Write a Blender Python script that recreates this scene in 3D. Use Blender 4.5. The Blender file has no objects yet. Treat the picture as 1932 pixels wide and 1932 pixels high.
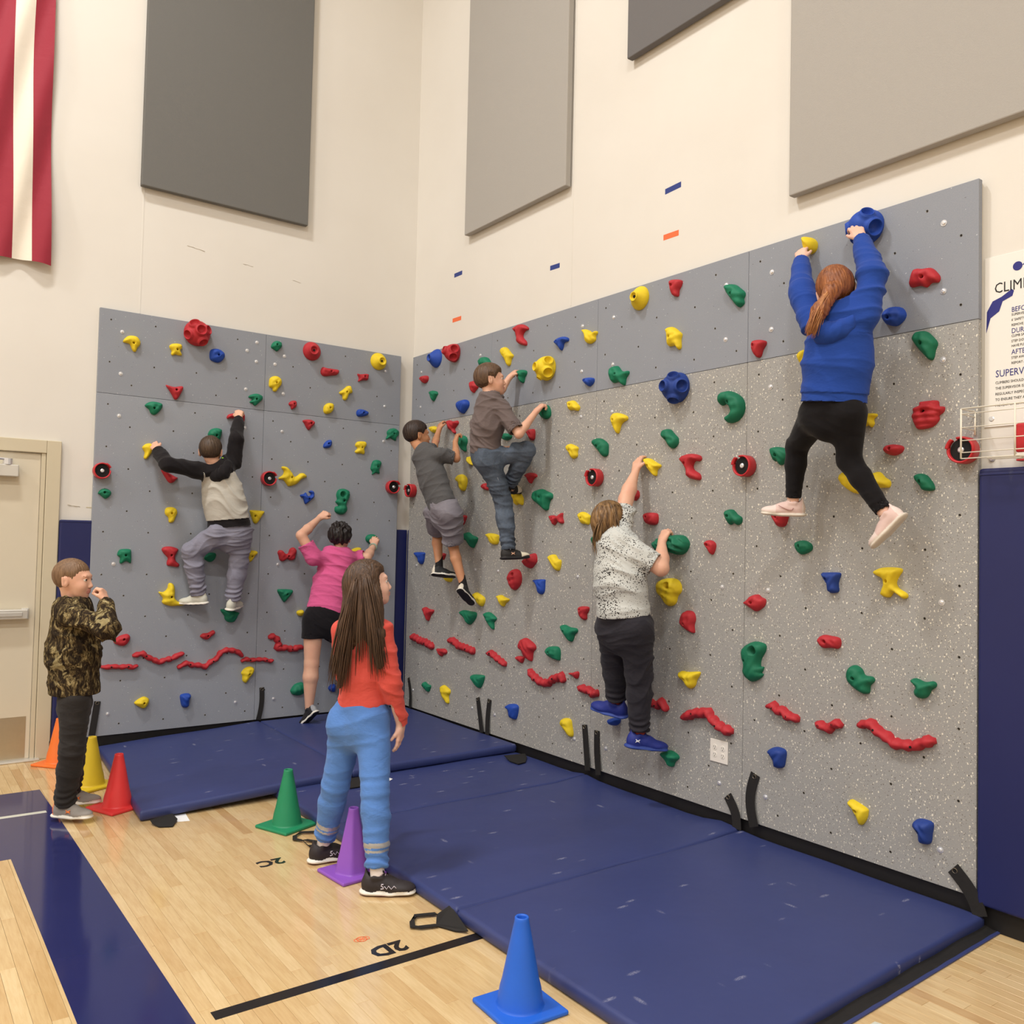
import bpy, bmesh, math, random
import numpy as np
from mathutils import Vector, Matrix
from mathutils.geometry import delaunay_2d_cdt
random.seed(7)
SC = bpy.context.scene
COL = SC.collection
V3 = lambda *a: np.array(a, dtype=float)

# ------------------------------------------------------------------ camera
cam_d = bpy.data.cameras.new('camera'); cam = bpy.data.objects.new('camera', cam_d); COL.objects.link(cam)
cam_d.sensor_width = 36.0; cam_d.sensor_height = 36.0; cam_d.lens = 36.0*1634.11/1932.0
cam_d.clip_start = 0.05; cam_d.clip_end = 100
yaw, pit, rol = 0.631393, 0.0341655, 0.0224847
CF = Vector((math.sin(yaw)*math.cos(pit), math.cos(yaw)*math.cos(pit), math.sin(pit)))
_rt = Vector((math.cos(yaw), -math.sin(yaw), 0)); _up = _rt.cross(CF)
CR = math.cos(rol)*_rt + math.sin(rol)*_up; CU = -math.sin(rol)*_rt + math.cos(rol)*_up
M = Matrix((( CR.x, CU.x, -CF.x, -3.8086), (CR.y, CU.y, -CF.y, -6.7496), (CR.z, CU.z, -CF.z, 1.5626), (0, 0, 0, 1)))
cam.matrix_world = M
SC.camera = cam

# ------------------------------------------------------------------ world, lights, exposure
SC.view_settings.view_transform = 'Standard'
SC.view_settings.look = 'None'
SC.view_settings.gamma = 1.0
SC.view_settings.use_curve_mapping = False
SC.view_settings.exposure = 0.0
world = bpy.data.worlds.new('world'); SC.world = world; world.use_nodes = True
world.node_tree.nodes['Background'].inputs[0].default_value = (1.0, 0.98, 0.95, 1)
world.node_tree.nodes['Background'].inputs[1].default_value = 0.22
CEIL = 8.6; XB = -15.0; YB = -17.0
LAMPS = [(-4.3, -2.6, 255), (-4.6, -7.6, 255), (-4.3, -12.6, 220), (-9.6, -2.6, 220), (-9.6, -7.6, 220), (-9.6, -12.6, 190), (-13.2, -5.0, 130)]

# ------------------------------------------------------------------ materials
MATS = {}
def lin(c):
    c = c/255.0
    return c/12.92 if c <= 0.04045 else ((c+0.055)/1.055)**2.4
def rgb(r, g, b): return (lin(r), lin(g), lin(b), 1.0)
class NT:
    def __init__(s, name, rough=0.6, spec=0.4, metal=0.0):
        s.m = bpy.data.materials.new(name); s.m.use_nodes = True; s.t = s.m.node_tree; s.n = s.t.nodes; s.l = s.t.links
        s.b = s.n['Principled BSDF']; s.b.inputs['Roughness'].default_value = rough
        s.b.inputs['Specular IOR Level'].default_value = spec; s.b.inputs['Metallic'].default_value = metal
        s.co = s.n.new('ShaderNodeTexCoord')
    def noise(s, scale, detail=3, rough=0.55, coord='Object', stretch=None, dist=0.0):
        nd = s.n.new('ShaderNodeTexNoise'); nd.inputs['Scale'].default_value = scale; nd.inputs['Detail'].default_value = detail
        nd.inputs['Roughness'].default_value = rough; nd.inputs['Distortion'].default_value = dist
        s.vec(nd, coord, stretch); return nd.outputs['Fac']
    def vec(s, nd, coord='Object', stretch=None):
        if stretch:
            mp = s.n.new('ShaderNodeMapping'); mp.inputs['Scale'].default_value = stretch
            s.l.new(s.co.outputs[coord], mp.inputs['Vector']); s.l.new(mp.outputs[0], nd.inputs['Vector'])
        else: s.l.new(s.co.outputs[coord], nd.inputs['Vector'])
    def vor(s, scale, feature='F1', rand=1.0, stretch=None, out='Distance'):
        nd = s.n.new('ShaderNodeTexVoronoi'); nd.inputs['Scale'].default_value = scale; nd.inputs['Randomness'].default_value = rand
        nd.feature = feature; s.vec(nd, 'Object', stretch); return nd.outputs[out]
    def ramp(s, fac, stops, interp='LINEAR'):
        r = s.n.new('ShaderNodeValToRGB'); r.color_ramp.interpolation = interp
        e = r.color_ramp.elements
        while len(e) < len(stops): e.new(0.5)
        for i, (p, c) in enumerate(stops): e[i].position = p; e[i].color = c
        s.l.new(fac, r.inputs[0]); return r.outputs[0]
    def mix(s, fac, a, b, mode='MIX'):
        x = s.n.new('ShaderNodeMix'); x.data_type = 'RGBA'; x.blend_type = mode
        for sock, v in ((x.inputs[0], fac), (x.inputs[6], a), (x.inputs[7], b)):
            if isinstance(v, (int, float)): sock.default_value = v
            elif isinstance(v, tuple): sock.default_value = v
            else: s.l.new(v, sock)
        return x.outputs[2]
    def math(s, op, a, b=0.0):
        x = s.n.new('ShaderNodeMath'); x.operation = op
        for i, v in enumerate((a, b)):
            if isinstance(v, (int, float)): x.inputs[i].default_value = v
            else: s.l.new(v, x.inputs[i])
        return x.outputs[0]
    def base(s, c):
        if isinstance(c, tuple): s.b.inputs['Base Color'].default_value = c
        else: s.l.new(c, s.b.inputs['Base Color'])
        return s
    def bump(s, h, strength=0.3, dist=0.002):
        b = s.n.new('ShaderNodeBump'); b.inputs['Strength'].default_value = strength; b.inputs['Distance'].default_value = dist
        s.l.new(h, b.inputs['Height']); s.l.new(b.outputs[0], s.b.inputs['Normal']); return s
BLK = (0, 0, 0, 1); WHT = (1, 1, 1, 1)
def g(v): return (v, v, v, 1)
def plain(name, c, rough=0.6, var=0.08, scale=30, bump=0.15, spec=0.4, metal=0.0):
    if name in MATS: return MATS[name]
    t = NT(name, rough, spec, metal); n = t.noise(scale)
    t.base(t.mix(t.math('MULTIPLY', n, 1.0), tuple([x*(1-var) for x in c[:3]]+[1]), tuple([min(1, x*(1+var)) for x in c[:3]]+[1])))
    if bump: t.bump(n, bump, 0.002)
    MATS[name] = t.m; return t.m
def cloth(name, c, var=0.10, scale=9, bump=0.45, fine=500, rough=0.9, dist=0.012):
    t = NT(name, rough, 0.15); n = t.noise(scale, 3, 0.5, stretch=(1, 1, 1.6), dist=0.6); f = t.noise(fine, 1)
    c2 = tuple([x*(1-var) for x in c[:3]]+[1]); c3 = tuple([min(1, x*(1+var)) for x in c[:3]]+[1])
    t.base(t.mix(f, c2, c3))
    t.b.inputs['Sheen Weight'].default_value = 0.08
    n2 = t.noise(26, 3, 0.5, stretch=(1, 1, 2.2), dist=1.2)
    t.bump(t.math('ADD', n, t.math('MULTIPLY', n2, 0.16)), bump*1.25, dist*1.2); return t.m

def wall_mat():
    t = NT('painted_concrete', 0.75, 0.25)
    a = t.noise(0.8, 4); b = t.noise(260, 2)
    c = t.mix(t.ramp(a, [(0.3, g(0)), (0.7, g(1))]), rgb(219, 214, 205), rgb(225, 221, 213))
    t.base(c); t.bump(b, 0.12, 0.002); return t.m
def panel_mat(name, base_c, flecks, tint, fs=1.0):
    """base colour with pale, dark and tan chips pressed into the surface"""
    t = NT(name, 0.6, 0.3)
    n = t.noise(3, 4); fine = t.noise(220, 2, 0.7)
    c = t.mix(n, tuple([x*0.94 for x in base_c[:3]]+[1]), tuple([x*1.05 for x in base_c[:3]]+[1]))
    c = t.mix(t.ramp(fine, [(0.35, g(0)), (0.75, g(1))]), c, tint)
    for k, (sc, thr, col, st) in enumerate(flecks):
        nd = t.n.new('ShaderNodeTexVoronoi'); nd.inputs['Scale'].default_value = sc
        mp = t.n.new('ShaderNodeMapping'); mp.inputs['Scale'].default_value = st; mp.inputs['Location'].default_value = (k*3.1, k*1.7, k*0.9)
        mp.inputs['Rotation'].default_value = (0.5*k, 0.7*k+.4, 0.3)
        ns = t.n.new('ShaderNodeTexNoise'); ns.inputs['Scale'].default_value = 60; t.l.new(t.co.outputs['Object'], ns.inputs['Vector'])
        vm = t.n.new('ShaderNodeVectorMath'); vm.operation = 'MULTIPLY_ADD'; t.l.new(ns.outputs['Color'], vm.inputs[0]); vm.inputs[1].default_value = (.012, .012, .012)
        t.l.new(t.co.outputs['Object'], vm.inputs[2]); t.l.new(vm.outputs[0], mp.inputs['Vector']); t.l.new(mp.outputs[0], nd.inputs['Vector'])
        size = t.math('SUBTRACT', thr, t.math('MULTIPLY', nd.outputs['Color'], thr*0.95))
        f = t.math('LESS_THAN', nd.outputs['Distance'], size)
        c = t.mix(f, c, col)
    t.base(c); t.bump(fine, 0.25, 0.002); return t.m
def plank_mat():
    t = NT('maple', 0.16, 0.5)
    oi = t.n.new('ShaderNodeObjectInfo')
    at = t.n.new('ShaderNodeAttribute'); at.attribute_name = 'tone'
    r = t.math('FRACT', t.math('ADD', oi.outputs['Random'], at.outputs['Fac']))
    tone = t.ramp(r, [(0.0, rgb(222, 196, 150)), (0.3, rgb(217, 189, 142)), (0.6, rgb(214, 185, 137)), (0.93, rgb(207, 175, 126)), (1.0, rgb(192, 154, 106))])
    gr = t.noise(9, 5, 0.6, stretch=(9, 0.9, 9), dist=0.4); gr2 = t.noise(3, 3, 0.5, stretch=(3, 1, 3))
    c = t.mix(t.ramp(gr, [(0.25, g(0.82)), (0.6, g(1.0))]), BLK, tone, 'MIX')
    c = t.mix(1.0, tone, t.ramp(gr, [(0.2, (0.86, 0.80, 0.72, 1)), (0.6, WHT)]), 'MULTIPLY')
    c = t.mix(1.0, c, t.ramp(gr2, [(0.25, (0.92, 0.88, 0.82, 1)), (0.65, WHT)]), 'MULTIPLY')
    sp = t.noise(14, 4, 0.7); c = t.mix(t.ramp(sp, [(0.70, g(0)), (0.78, g(0.45))]), c, rgb(150, 105, 60))
    t.base(c); t.b.inputs['Coat Weight'].default_value = 0.35; t.b.inputs['Coat Roughness'].default_value = 0.08
    t.bump(gr, 0.04, 0.001); return t.m
def vinyl(name, c, scuff=0.35, rough=0.45):
    t = NT(name, rough, 0.45)
    a = t.noise(2.2, 5, 0.6); s = t.noise(5, 6, 0.75, stretch=(1, 3.2, 1), dist=0.5); f = t.noise(90, 2, stretch=(1, 4, 1))
    col = t.mix(a, tuple([x*0.86 for x in c[:3]]+[1]), tuple([x*1.12 for x in c[:3]]+[1]))
    v = t.vor(2.4, stretch=(1.5, 5.0, 1)); v2 = t.vor(1.7, stretch=(4.0, 1.3, 1))
    m = t.math('MAXIMUM', t.ramp(v, [(0.05, g(1)), (0.13, g(0))]), t.ramp(v2, [(0.03, g(1)), (0.08, g(0))])); m = t.math('MULTIPLY', m, t.ramp(f, [(0.40, g(0)), (0.6, g(1))]))
    col = t.mix(t.math('MULTIPLY', m, scuff), col, rgb(150, 152, 175))
    t.base(col); t.bump(t.noise(4, 3), 0.25, 0.01); return t.m
def camo_mat():
    t = NT('camouflage_fleece', 0.95, 0.1)
    a = t.noise(16, 4, 0.6, stretch=(1.4, 1.4, 0.8), dist=1.6); b = t.noise(38, 3, 0.6, stretch=(1.6, 1.6, 0.5), dist=2.2); e = t.noise(12, 3, 0.6, dist=1.0)
    c = t.ramp(a, [(0.0, rgb(34, 27, 22)), (0.47, rgb(52, 43, 33)), (0.52, rgb(84, 70, 47)), (0.60, rgb(124, 108, 74)), (0.68, rgb(176, 160, 118))])
    c = t.mix(t.ramp(b, [(0.52, g(0)), (0.56, g(0.85))]), c, rgb(30, 24, 20))
    c = t.mix(t.ramp(e, [(0.62, g(0)), (0.66, g(0.8))]), c, rgb(158, 144, 104))
    t.base(c); t.bump(t.noise(9, 3), 0.5, 0.012); return t.m
def spatter_mat():
    t = NT('spattered_jersey', 0.9, 0.15)
    d = t.vor(95, rand=1.0); n = t.noise(7, 3)
    thr = t.math('MULTIPLY', t.ramp(n, [(0.38, g(0.12)), (0.62, g(0.42))]), 1.0)
    c = t.mix(t.math('LESS_THAN', d, thr), rgb(198, 200, 196), rgb(48, 44, 44))
    t.base(c); t.bump(t.noise(10, 3, dist=0.8), 0.55, 0.014); return t.m
def denim_mat(name, c1, c2):
    t = NT(name, 0.85, 0.2); n = t.noise(7, 4); f = t.noise(300, 2, stretch=(1, 1, .3))
    c = t.mix(t.ramp(n, [(0.35, g(0)), (0.65, g(1))]), c1, c2); c = t.mix(t.math('MULTIPLY', f, 0.35), c, rgb(130, 140, 150))
    t.base(c); t.bump(t.noise(14, 3, dist=1.0), 0.6, 0.012); return t.m
def hair_mat(name, c1, c2, stretch=(60, 60, 5), sc=1.6):
    t = NT(name, 0.45, 0.35); n = t.noise(sc, 5, 0.65, stretch=stretch, dist=0.15); a = t.noise(9, 2)
    c = t.mix(t.ramp(n, [(0.35, g(0)), (0.68, g(1))]), c1, c2); c = t.mix(t.math('MULTIPLY', a, 0.3), c, c1)
    t.base(c); t.bump(n, 0.55, 0.004); return t.m
def skin_mat(name, c, red):
    t = NT(name, 0.5, 0.35); n = t.noise(14, 4); f = t.noise(60, 3)
    c_ = t.mix(t.ramp(n, [(0.4, g(0)), (0.75, g(0.6))]), c, red)
    t.base(c_); t.b.inputs['Subsurface Weight'].default_value = 0.12; t.b.inputs['Subsurface Radius'].default_value = (0.01, 0.004, 0.002)
    t.bump(f, 0.06, 0.002); return t.m

MAT = dict(
    wall=wall_mat(),
    panel_up=panel_mat('painted_panel', rgb(137, 142, 151), [(38, 0.12, rgb(190, 192, 196), (1, 1, 1)), (30, 0.09, rgb(112, 112, 118), (1, 1, 1))], rgb(148, 151, 158)),
    panel_left=panel_mat('painted_panel_worn', rgb(143, 149, 159), [(45, 0.14, rgb(190, 193, 198), (1, 1, 1)), (40, 0.10, rgb(118, 119, 126), (1, 1, 1))], rgb(156, 158, 164)),
    panel_right=panel_mat('speckled_panel', rgb(153, 153, 151), [(85, 0.31, rgb(204, 199, 186), (1, 1, 1.3)), (95, 0.30, rgb(118, 113, 106), (1, 1, 1)), (62, 0.31, rgb(224, 219, 205), (1.5, 1.2, .8))], rgb(166, 163, 158)),
    plank=plank_mat(),
    floor_base=plain('floor_underlay', rgb(120, 90, 55), 0.6),
    blue_paint=plain('navy_floor_paint', rgb(40, 44, 92), 0.10, 0.05, 6, 0.03, 0.5),
    black_paint=plain('black_floor_paint', rgb(34, 30, 30), 0.18, 0.1, 20, 0.03),
    white_paint=plain('pale_floor_paint', rgb(206, 208, 196), 0.2, 0.04, 12, 0.03),
    rubber=plain('black_rubber_base', rgb(24, 22, 22), 0.55, 0.15, 14, 0.2),
    mat_blue=vinyl('blue_vinyl', rgb(52, 62, 112), 0.8), pad_blue=vinyl('navy_pad_vinyl', rgb(26, 33, 86), 0.12, 0.5),
    strap=plain('black_webbing', rgb(30, 28, 27), 0.75, 0.2, 60, 0.3), silver=plain('zinc_bolt', rgb(222, 223, 226), 0.25, 0.05, 60, 0.05, 0.5, 0.55),
    dark=plain('dark_recess', rgb(14, 12, 12), 0.8, 0.1, 60, 0), brass=plain('grommet_metal', rgb(120, 112, 98), 0.35, 0.1, 60, 0, 0.5, 0.8),
    acou_dark=plain('charcoal_acoustic_fabric', rgb(112, 111, 108), 0.95, 0.06, 300, 0.4, 0.1), acou_light=plain('grey_acoustic_fabric', rgb(168, 164, 158), 0.95, 0.05, 300, 0.4, 0.1),
    acou_mid=plain('slate_acoustic_fabric', rgb(112, 110, 110), 0.95, 0.05, 300, 0.4, 0.1),
    door=plain('beige_door_paint', rgb(212, 202, 180), 0.4, 0.02, 3, 0.02), door_frame=plain('beige_frame_paint', rgb(203, 192, 166), 0.4, 0.02, 3, 0.02),
    steel=plain('brushed_steel', rgb(190, 176, 150), 0.35, 0.06, 30, 0.05, 0.5, 0.7), alu=plain('pale_aluminium', rgb(214, 212, 206), 0.3, 0.03, 30, 0.02, 0.5, 0.5),
    red_plastic=plain('red_plastic', rgb(192, 44, 50), 0.4, 0.06, 20, 0.05), white_plastic=plain('white_plastic', rgb(236, 230, 220), 0.35, 0.02, 20, 0.02),
    hole=plain('outlet_slot', rgb(70, 66, 60), 0.6, 0.05, 20, 0), poster=plain('white_poster_board', rgb(232, 229, 222), 0.4, 0.01, 3, 0), ink=plain('black_ink', rgb(32, 30, 32), 0.6, 0.02, 3, 0), navy_ink=plain('navy_ink', rgb(42, 44, 122), 0.6, 0.02, 3, 0),
    wire=plain('white_coated_wire', rgb(226, 220, 204), 0.4, 0.03, 3, 0), paper=plain('white_paper', rgb(240, 240, 240), 0.7, 0.02, 3, 0),
    tape_blue=plain('blue_tape', rgb(46, 62, 130), 0.6, 0.05, 8, 0), tape_orange=plain('orange_tape', rgb(236, 112, 66), 0.6, 0.05, 8, 0),
    grime=plain('wall_grime', rgb(196, 184, 156), 0.8, 0.1, 40, 0.2),
    flag_red=cloth('flag_red_nylon', rgb(150, 48, 62), 0.05, 5, 0.2, rough=0.6), flag_white=cloth('flag_white_nylon', rgb(232, 224, 208), 0.03, 5, 0.2, rough=0.6), flag_blue=cloth('flag_blue_nylon', rgb(40, 46, 96), 0.05, 5, 0.2, rough=0.6),
    lamp_body=plain('lamp_housing', rgb(230, 230, 228), 0.5, 0.02, 8, 0), ceiling=plain('white_ceiling_deck', rgb(225, 222, 214), 0.8, 0.03, 3, 0.1),
)
def holdm(n, c): return plain(n, c, 0.62, 0.10, 45, 0.35, 0.35)
HC = dict(y=holdm('yellow_resin', rgb(228, 200, 40)), r=holdm('red_resin', rgb(178, 44, 52)), g=holdm('green_resin', rgb(22, 118, 86)), b=holdm('blue_resin', rgb(34, 72, 166)),
          d=holdm('dark_green_resin', rgb(20, 108, 78)), n=holdm('navy_resin', rgb(34, 62, 138)))

# ------------------------------------------------------------------ object helpers
def link(o, parent=None):
    COL.objects.link(o)
    if parent is not None: o.parent = parent
    return o
def mesh_obj(name, verts, faces, mat, parent=None, smooth=False, mats=None, fmat=None):
    me = bpy.data.meshes.new(name)
    me.from_pydata([tuple(v) for v in verts], [], [tuple(f) for f in faces])
    if mats:
        for m_ in mats: me.materials.append(m_)
        if fmat is not None: me.polygons.foreach_set('material_index', np.array(fmat, dtype=np.int32))
    elif mat: me.materials.append(mat)
    if smooth: me.polygons.foreach_set('use_smooth', np.ones(len(me.polygons), dtype=bool))
    me.update()
    return link(bpy.data.objects.new(name, me), parent)
def bm_obj(name, bm, mat, parent=None, smooth=False):
    me = bpy.data.meshes.new(name); bm.to_mesh(me); bm.free()
    if mat: me.materials.append(mat)
    if smooth: me.polygons.foreach_set('use_smooth', np.ones(len(me.polygons), dtype=bool))
    return link(bpy.data.objects.new(name, me), parent)
def thing(name, label, cat, loc=(0, 0, 0), group=None):
    o = bpy.data.objects.new(name, None); COL.objects.link(o); o.location = loc; o.empty_display_size = 0.05
    tag(o, label, cat, group); return o
def tag(o, label, cat, group=None):
    o['label'] = label; o['category'] = cat
    if group: o['group'] = group
    return o
def struct(o, label=None, cat=None):
    o['kind'] = 'structure'
    if label: o['label'] = label
    if cat: o['category'] = cat
    return o
def add_box(bm, lo, hi, bevel=0.0, seg=2):
    lo = Vector(lo); hi = Vector(hi)
    r = bmesh.ops.create_cube(bm, size=1.0)
    for v in r['verts']: v.co = Vector(((lo.x+hi.x)/2 + v.co.x*(hi.x-lo.x), (lo.y+hi.y)/2 + v.co.y*(hi.y-lo.y), (lo.z+hi.z)/2 + v.co.z*(hi.z-lo.z)))
    if bevel > 0:
        es = {e for v in r['verts'] for e in v.link_edges}
        bmesh.ops.bevel(bm, geom=list(es), offset=bevel, segments=seg, profile=0.5, affect='EDGES')
def box(name, lo, hi, mat, parent=None, bevel=0.0, seg=2, smooth=False):
    bm = bmesh.new(); add_box(bm, lo, hi, bevel, seg); 
    o = bm_obj(name, bm, mat, parent)
    return o
def tube_mesh(pts, r, sides=8, cap=True, rx=None):
    """sweep a circle (or ellipse) along pts; r scalar or list"""
    pts = [Vector(p) for p in pts]; n = len(pts); rr = r if isinstance(r, (list, tuple)) else [r]*n
    vs, fs = [], []; pn = None
    for i, p in enumerate(pts):
        t = (pts[min(i+1, n-1)]-pts[max(i-1, 0)]).normalized()
        a = pn - t*pn.dot(t) if pn is not None else t.cross(Vector((0, 0, 1)))
        if a.length < 1e-4: a = t.cross(Vector((1, 0, 0)))
        a.normalize(); pn = a; b = t.cross(a)
        for k in range(sides):
            th = 2*math.pi*k/sides; vs.append(p + (a*math.cos(th)+b*math.sin(th)*(rx or 1.0))*rr[i])
    for i in range(n-1):
        for k in range(sides):
            k2 = (k+1) % sides; fs.append((i*sides+k, i*sides+k2, (i+1)*sides+k2, (i+1)*sides+k))
    if cap: fs.append(tuple(range(sides))[::-1]); fs.append(tuple((n-1)*sides+k for k in range(sides)))
    return vs, fs
def merge(parts):
    V, F = [], []
    for vs, fs in parts:
        o = len(V); V += list(vs); F += [tuple(i+o for i in f) for f in fs]
    return V, F
def ribbon(pts, width_vecs, thick, normal):
    """strip of webbing: pts centre line, width_vecs half-width vectors, thick along normal"""
    vs, fs = [], []
    for i, (p, w_) in enumerate(zip(pts, width_vecs)):
        p = Vector(p); w_ = Vector(w_); nn = Vector(normal[i] if isinstance(normal, list) else normal)*thick
        vs += [p-w_, p+w_, p+w_+nn, p-w_+nn]
    n = len(pts)
    for i in range(n-1):
        for k in range(4):
            k2 = (k+1) % 4; fs.append((i*4+k, i*4+k2, (i+1)*4+k2, (i+1)*4+k))
    fs.append((3, 2, 1, 0)); fs.append(tuple((n-1)*4+k for k in range(4)))
    return vs, fs
def text_obj(s, size, mat, mw, parent, name='lettering', extrude=0.0006, bold=0.0, align='LEFT', xs=1.0):
    cu = bpy.data.curves.new(name, 'FONT'); cu.body = s; cu.size = size; cu.extrude = extrude; cu.align_x = align; cu.offset = bold; cu.resolution_u = 2
    tmp = bpy.data.objects.new(name, cu); COL.objects.link(tmp)
    dg = bpy.context.evaluated_depsgraph_get(); dg.update()
    me = bpy.data.meshes.new_from_object(tmp.evaluated_get(dg)); bpy.data.objects.remove(tmp)
    me.materials.clear(); me.materials.append(mat)
    if xs != 1.0: me.transform(Matrix.Diagonal((xs, 1, 1, 1)))
    me.transform(mw); me.name = name
    return link(bpy.data.objects.new(name, me), parent)
def frame_mat(o, x, y, z):
    return Matrix(((x[0], y[0], z[0], o[0]), (x[1], y[1], z[1], o[1]), (x[2], y[2], z[2], o[2]), (0, 0, 0, 1)))

# ------------------------------------------------------------------ room shell
struct(box('floor', (XB, YB, -0.06), (0, 0, -0.012), MAT['floor_base']))
FLOOR = bpy.data.objects['floor']
struct(box('wall_left', (XB, 0, -0.06), (0.25, 0.25, CEIL), MAT['wall']))     # the wall with the door, seen at the left
# door opening is framed in front of this wall with a real reveal cut below
WL = bpy.data.objects['wall_left']
struct(box('wall_right', (0, YB, -0.06), (0.25, 0, CEIL), MAT['wall']))
WR = bpy.data.objects['wall_right']
struct(box('wall_back', (XB-.25, YB-.25, -0.06), (0.25, YB, CEIL), MAT['wall']))
struct(box('wall_far', (XB-.25, YB, -0.06), (XB, 0.25, CEIL), MAT['wall']))
struct(box('ceiling', (XB-.25, YB-.25, CEIL), (0.25, 0.25, CEIL+.1), MAT['ceiling']))
# concrete panel joints: shallow vertical grooves with a caulk bead
box('joint', (-2.318, -0.002, 3.18), (-2.308, 0.0, CEIL), MAT['wall'], WL, 0.0008)
box('joint', (-0.002, -2.182, 3.2), (0, -2.170, CEIL), MAT['wall'], WR, 0.0008)
box('joint', (-2.62, -0.0015, 1.735), (-2.49, 0.0, 1.741), MAT['grime'], WL)
# scuffs on the wall, thin raised smears
for (x0, x1, z, th) in ((-1.99, -1.86, 3.76, .010), (-1.56, -1.48, 3.71, .006), (-1.15, -1.08, 3.66, .006), (-2.74, -2.66, 1.75, .012)):
    pts = [(x0+(x1-x0)*i/6, -0.0008, z-0.12*(x1-x0)*i/6+random.uniform(-.003, .003)) for i in range(7)]
    vs, fs = tube_mesh(pts, [th*.15+th*.35*random.random() for _ in pts], 6, rx=0.15); mesh_obj('scuff', vs, fs, MAT['grime'], WL)

# maple floor: strips 50 mm wide running parallel to the right wall
PW = 0.05
def proj(p):
    v = Vector(p)-Vector((-3.8086, -6.7496, 1.5626)); w_ = v.dot(CF)
    return (966+1634.11*v.dot(CR)/w_, 966-1634.11*v.dot(CU)/w_, w_) if w_ > 0.3 else (-9999, 0, w_)
plank_meshes = {}
cand, rest = [], []
i = 0; x = -PW
while x > -6.5:
    y = 0.0 - random.uniform(0, .6)
    if y < 0: rest.append((x, 0, -y, i))
    while y > -7.5:
        L_ = random.choice((.3, .42, .55, .7, .85, 1.0, 1.15)); cx, cy = x+PW/2, y-L_/2
        px, py, w_ = proj((cx, cy, 0)); e1 = proj((cx, y, 0)); e2 = proj((cx, y-L_, 0))
        vis = (-40 < px < 1970 and -40 < py < 1975) or (0 < e1[0] < 1932 and 0 < e1[1] < 1932) or (0 < e2[0] < 1932 and 0 < e2[1] < 1932)
        under_mat = (cx > -1.86 and y-L_ > -5.02) or (cx > -2.58 and y-L_ > -1.72 and y < 0) or (-3.23 < cx < -2.92 and y < -.8)
        (cand if vis and not under_mat else rest).append((x, y, L_, i))
        y -= L_
    x -= PW; i += 1
cand.sort(key=lambda c: proj((c[0], c[1]-c[2]/2, 0))[2])
rest += cand[290:]; cand = cand[:290]
def plank_geo(x, y, L_, b=0.0007):
    x0, x1, y0, y1 = x+.0004, x+PW-.0004, y-L_+.0004, y-.0004
    vs = [(x0, y0, -.012), (x1, y0, -.012), (x1, y1, -.012), (x0, y1, -.012), (x0, y0, -b), (x1, y0, -b), (x1, y1, -b), (x0, y1, -b),
          (x0+b, y0+b, 0), (x1-b, y0+b, 0), (x1-b, y1-b, 0), (x0+b, y1-b, 0)]
    fs = [(3, 2, 1, 0), (0, 1, 5, 4), (1, 2, 6, 5), (2, 3, 7, 6), (3, 0, 4, 7), (4, 5, 9, 8), (5, 6, 10, 9), (6, 7, 11, 10), (7, 4, 8, 11), (8, 9, 10, 11)]
    return vs, fs
for (x, y, L_, i) in cand:
    k = round(L_, 3)
    if k not in plank_meshes:
        vs, fs = plank_geo(0, 0, L_); me = bpy.data.meshes.new('plank'); me.from_pydata(vs, [], fs); me.materials.append(MAT['plank']); plank_meshes[k] = me
    o = bpy.data.objects.new('plank', plank_meshes[k]); o.location = (x, y, 0); link(o, FLOOR)
vs, fs = merge([plank_geo(*r[:3]) for r in rest])
o = mesh_obj('plank_field', vs, fs, MAT['plank'], FLOOR); o['kind'] = 'stuff'
at = o.data.attributes.new('tone', 'FLOAT', 'FACE'); tv = []
for r in rest: tv += [random.random()]*10
at.data.foreach_set('value', tv)
box('floor_border', (XB, YB, -0.012), (-6.5, 0, 0), MAT['plank'], FLOOR)
box('floor_border', (-6.5, YB, -0.012), (0, -8.7, 0), MAT['plank'], FLOOR)
# painted lines and letters
def decal(name, poly, mat, z=0.0004, parent=FLOOR):
    n = len(poly); vs = [(p[0], p[1], 0.0) for p in poly]+[(p[0], p[1], z) for p in poly]
    fs = [tuple(range(n, 2*n)), tuple(range(n))[::-1]]+[(k, (k+1) % n, n+(k+1) % n, n+k) for k in range(n)]
    return mesh_obj(name, vs, fs, mat, parent)
decal('painted_band', [(-3.235, -8.0), (-2.892, -8.0), (-2.948, -1.55), (-2.958, -.812), (-4.6, -.812), (-4.6, -1.995), (-3.238, -1.995)], MAT['blue_paint'])
decal('painted_line', [(-4.6, -1.245), (-2.99, -1.275), (-2.99, -1.315), (-4.6, -1.285)], MAT['white_paint'], 0.0008)
decal('painted_line', [(-2.87, -3.855), (-1.80, -3.855), (-1.80, -3.91), (-2.87, -3.91)], MAT['black_paint'])
decal('painted_line', [(-3.235, -3.96), (-2.90, -3.94), (-2.90, -3.99), (-3.235, -4.01)], MAT['black_paint'], 0.0008)
decal('painted_line', [(-1.08, -5.12), (-.96, -5.5), (-1.0, -5.5), (-1.13, -5.12)], MAT['white_paint'])
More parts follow.
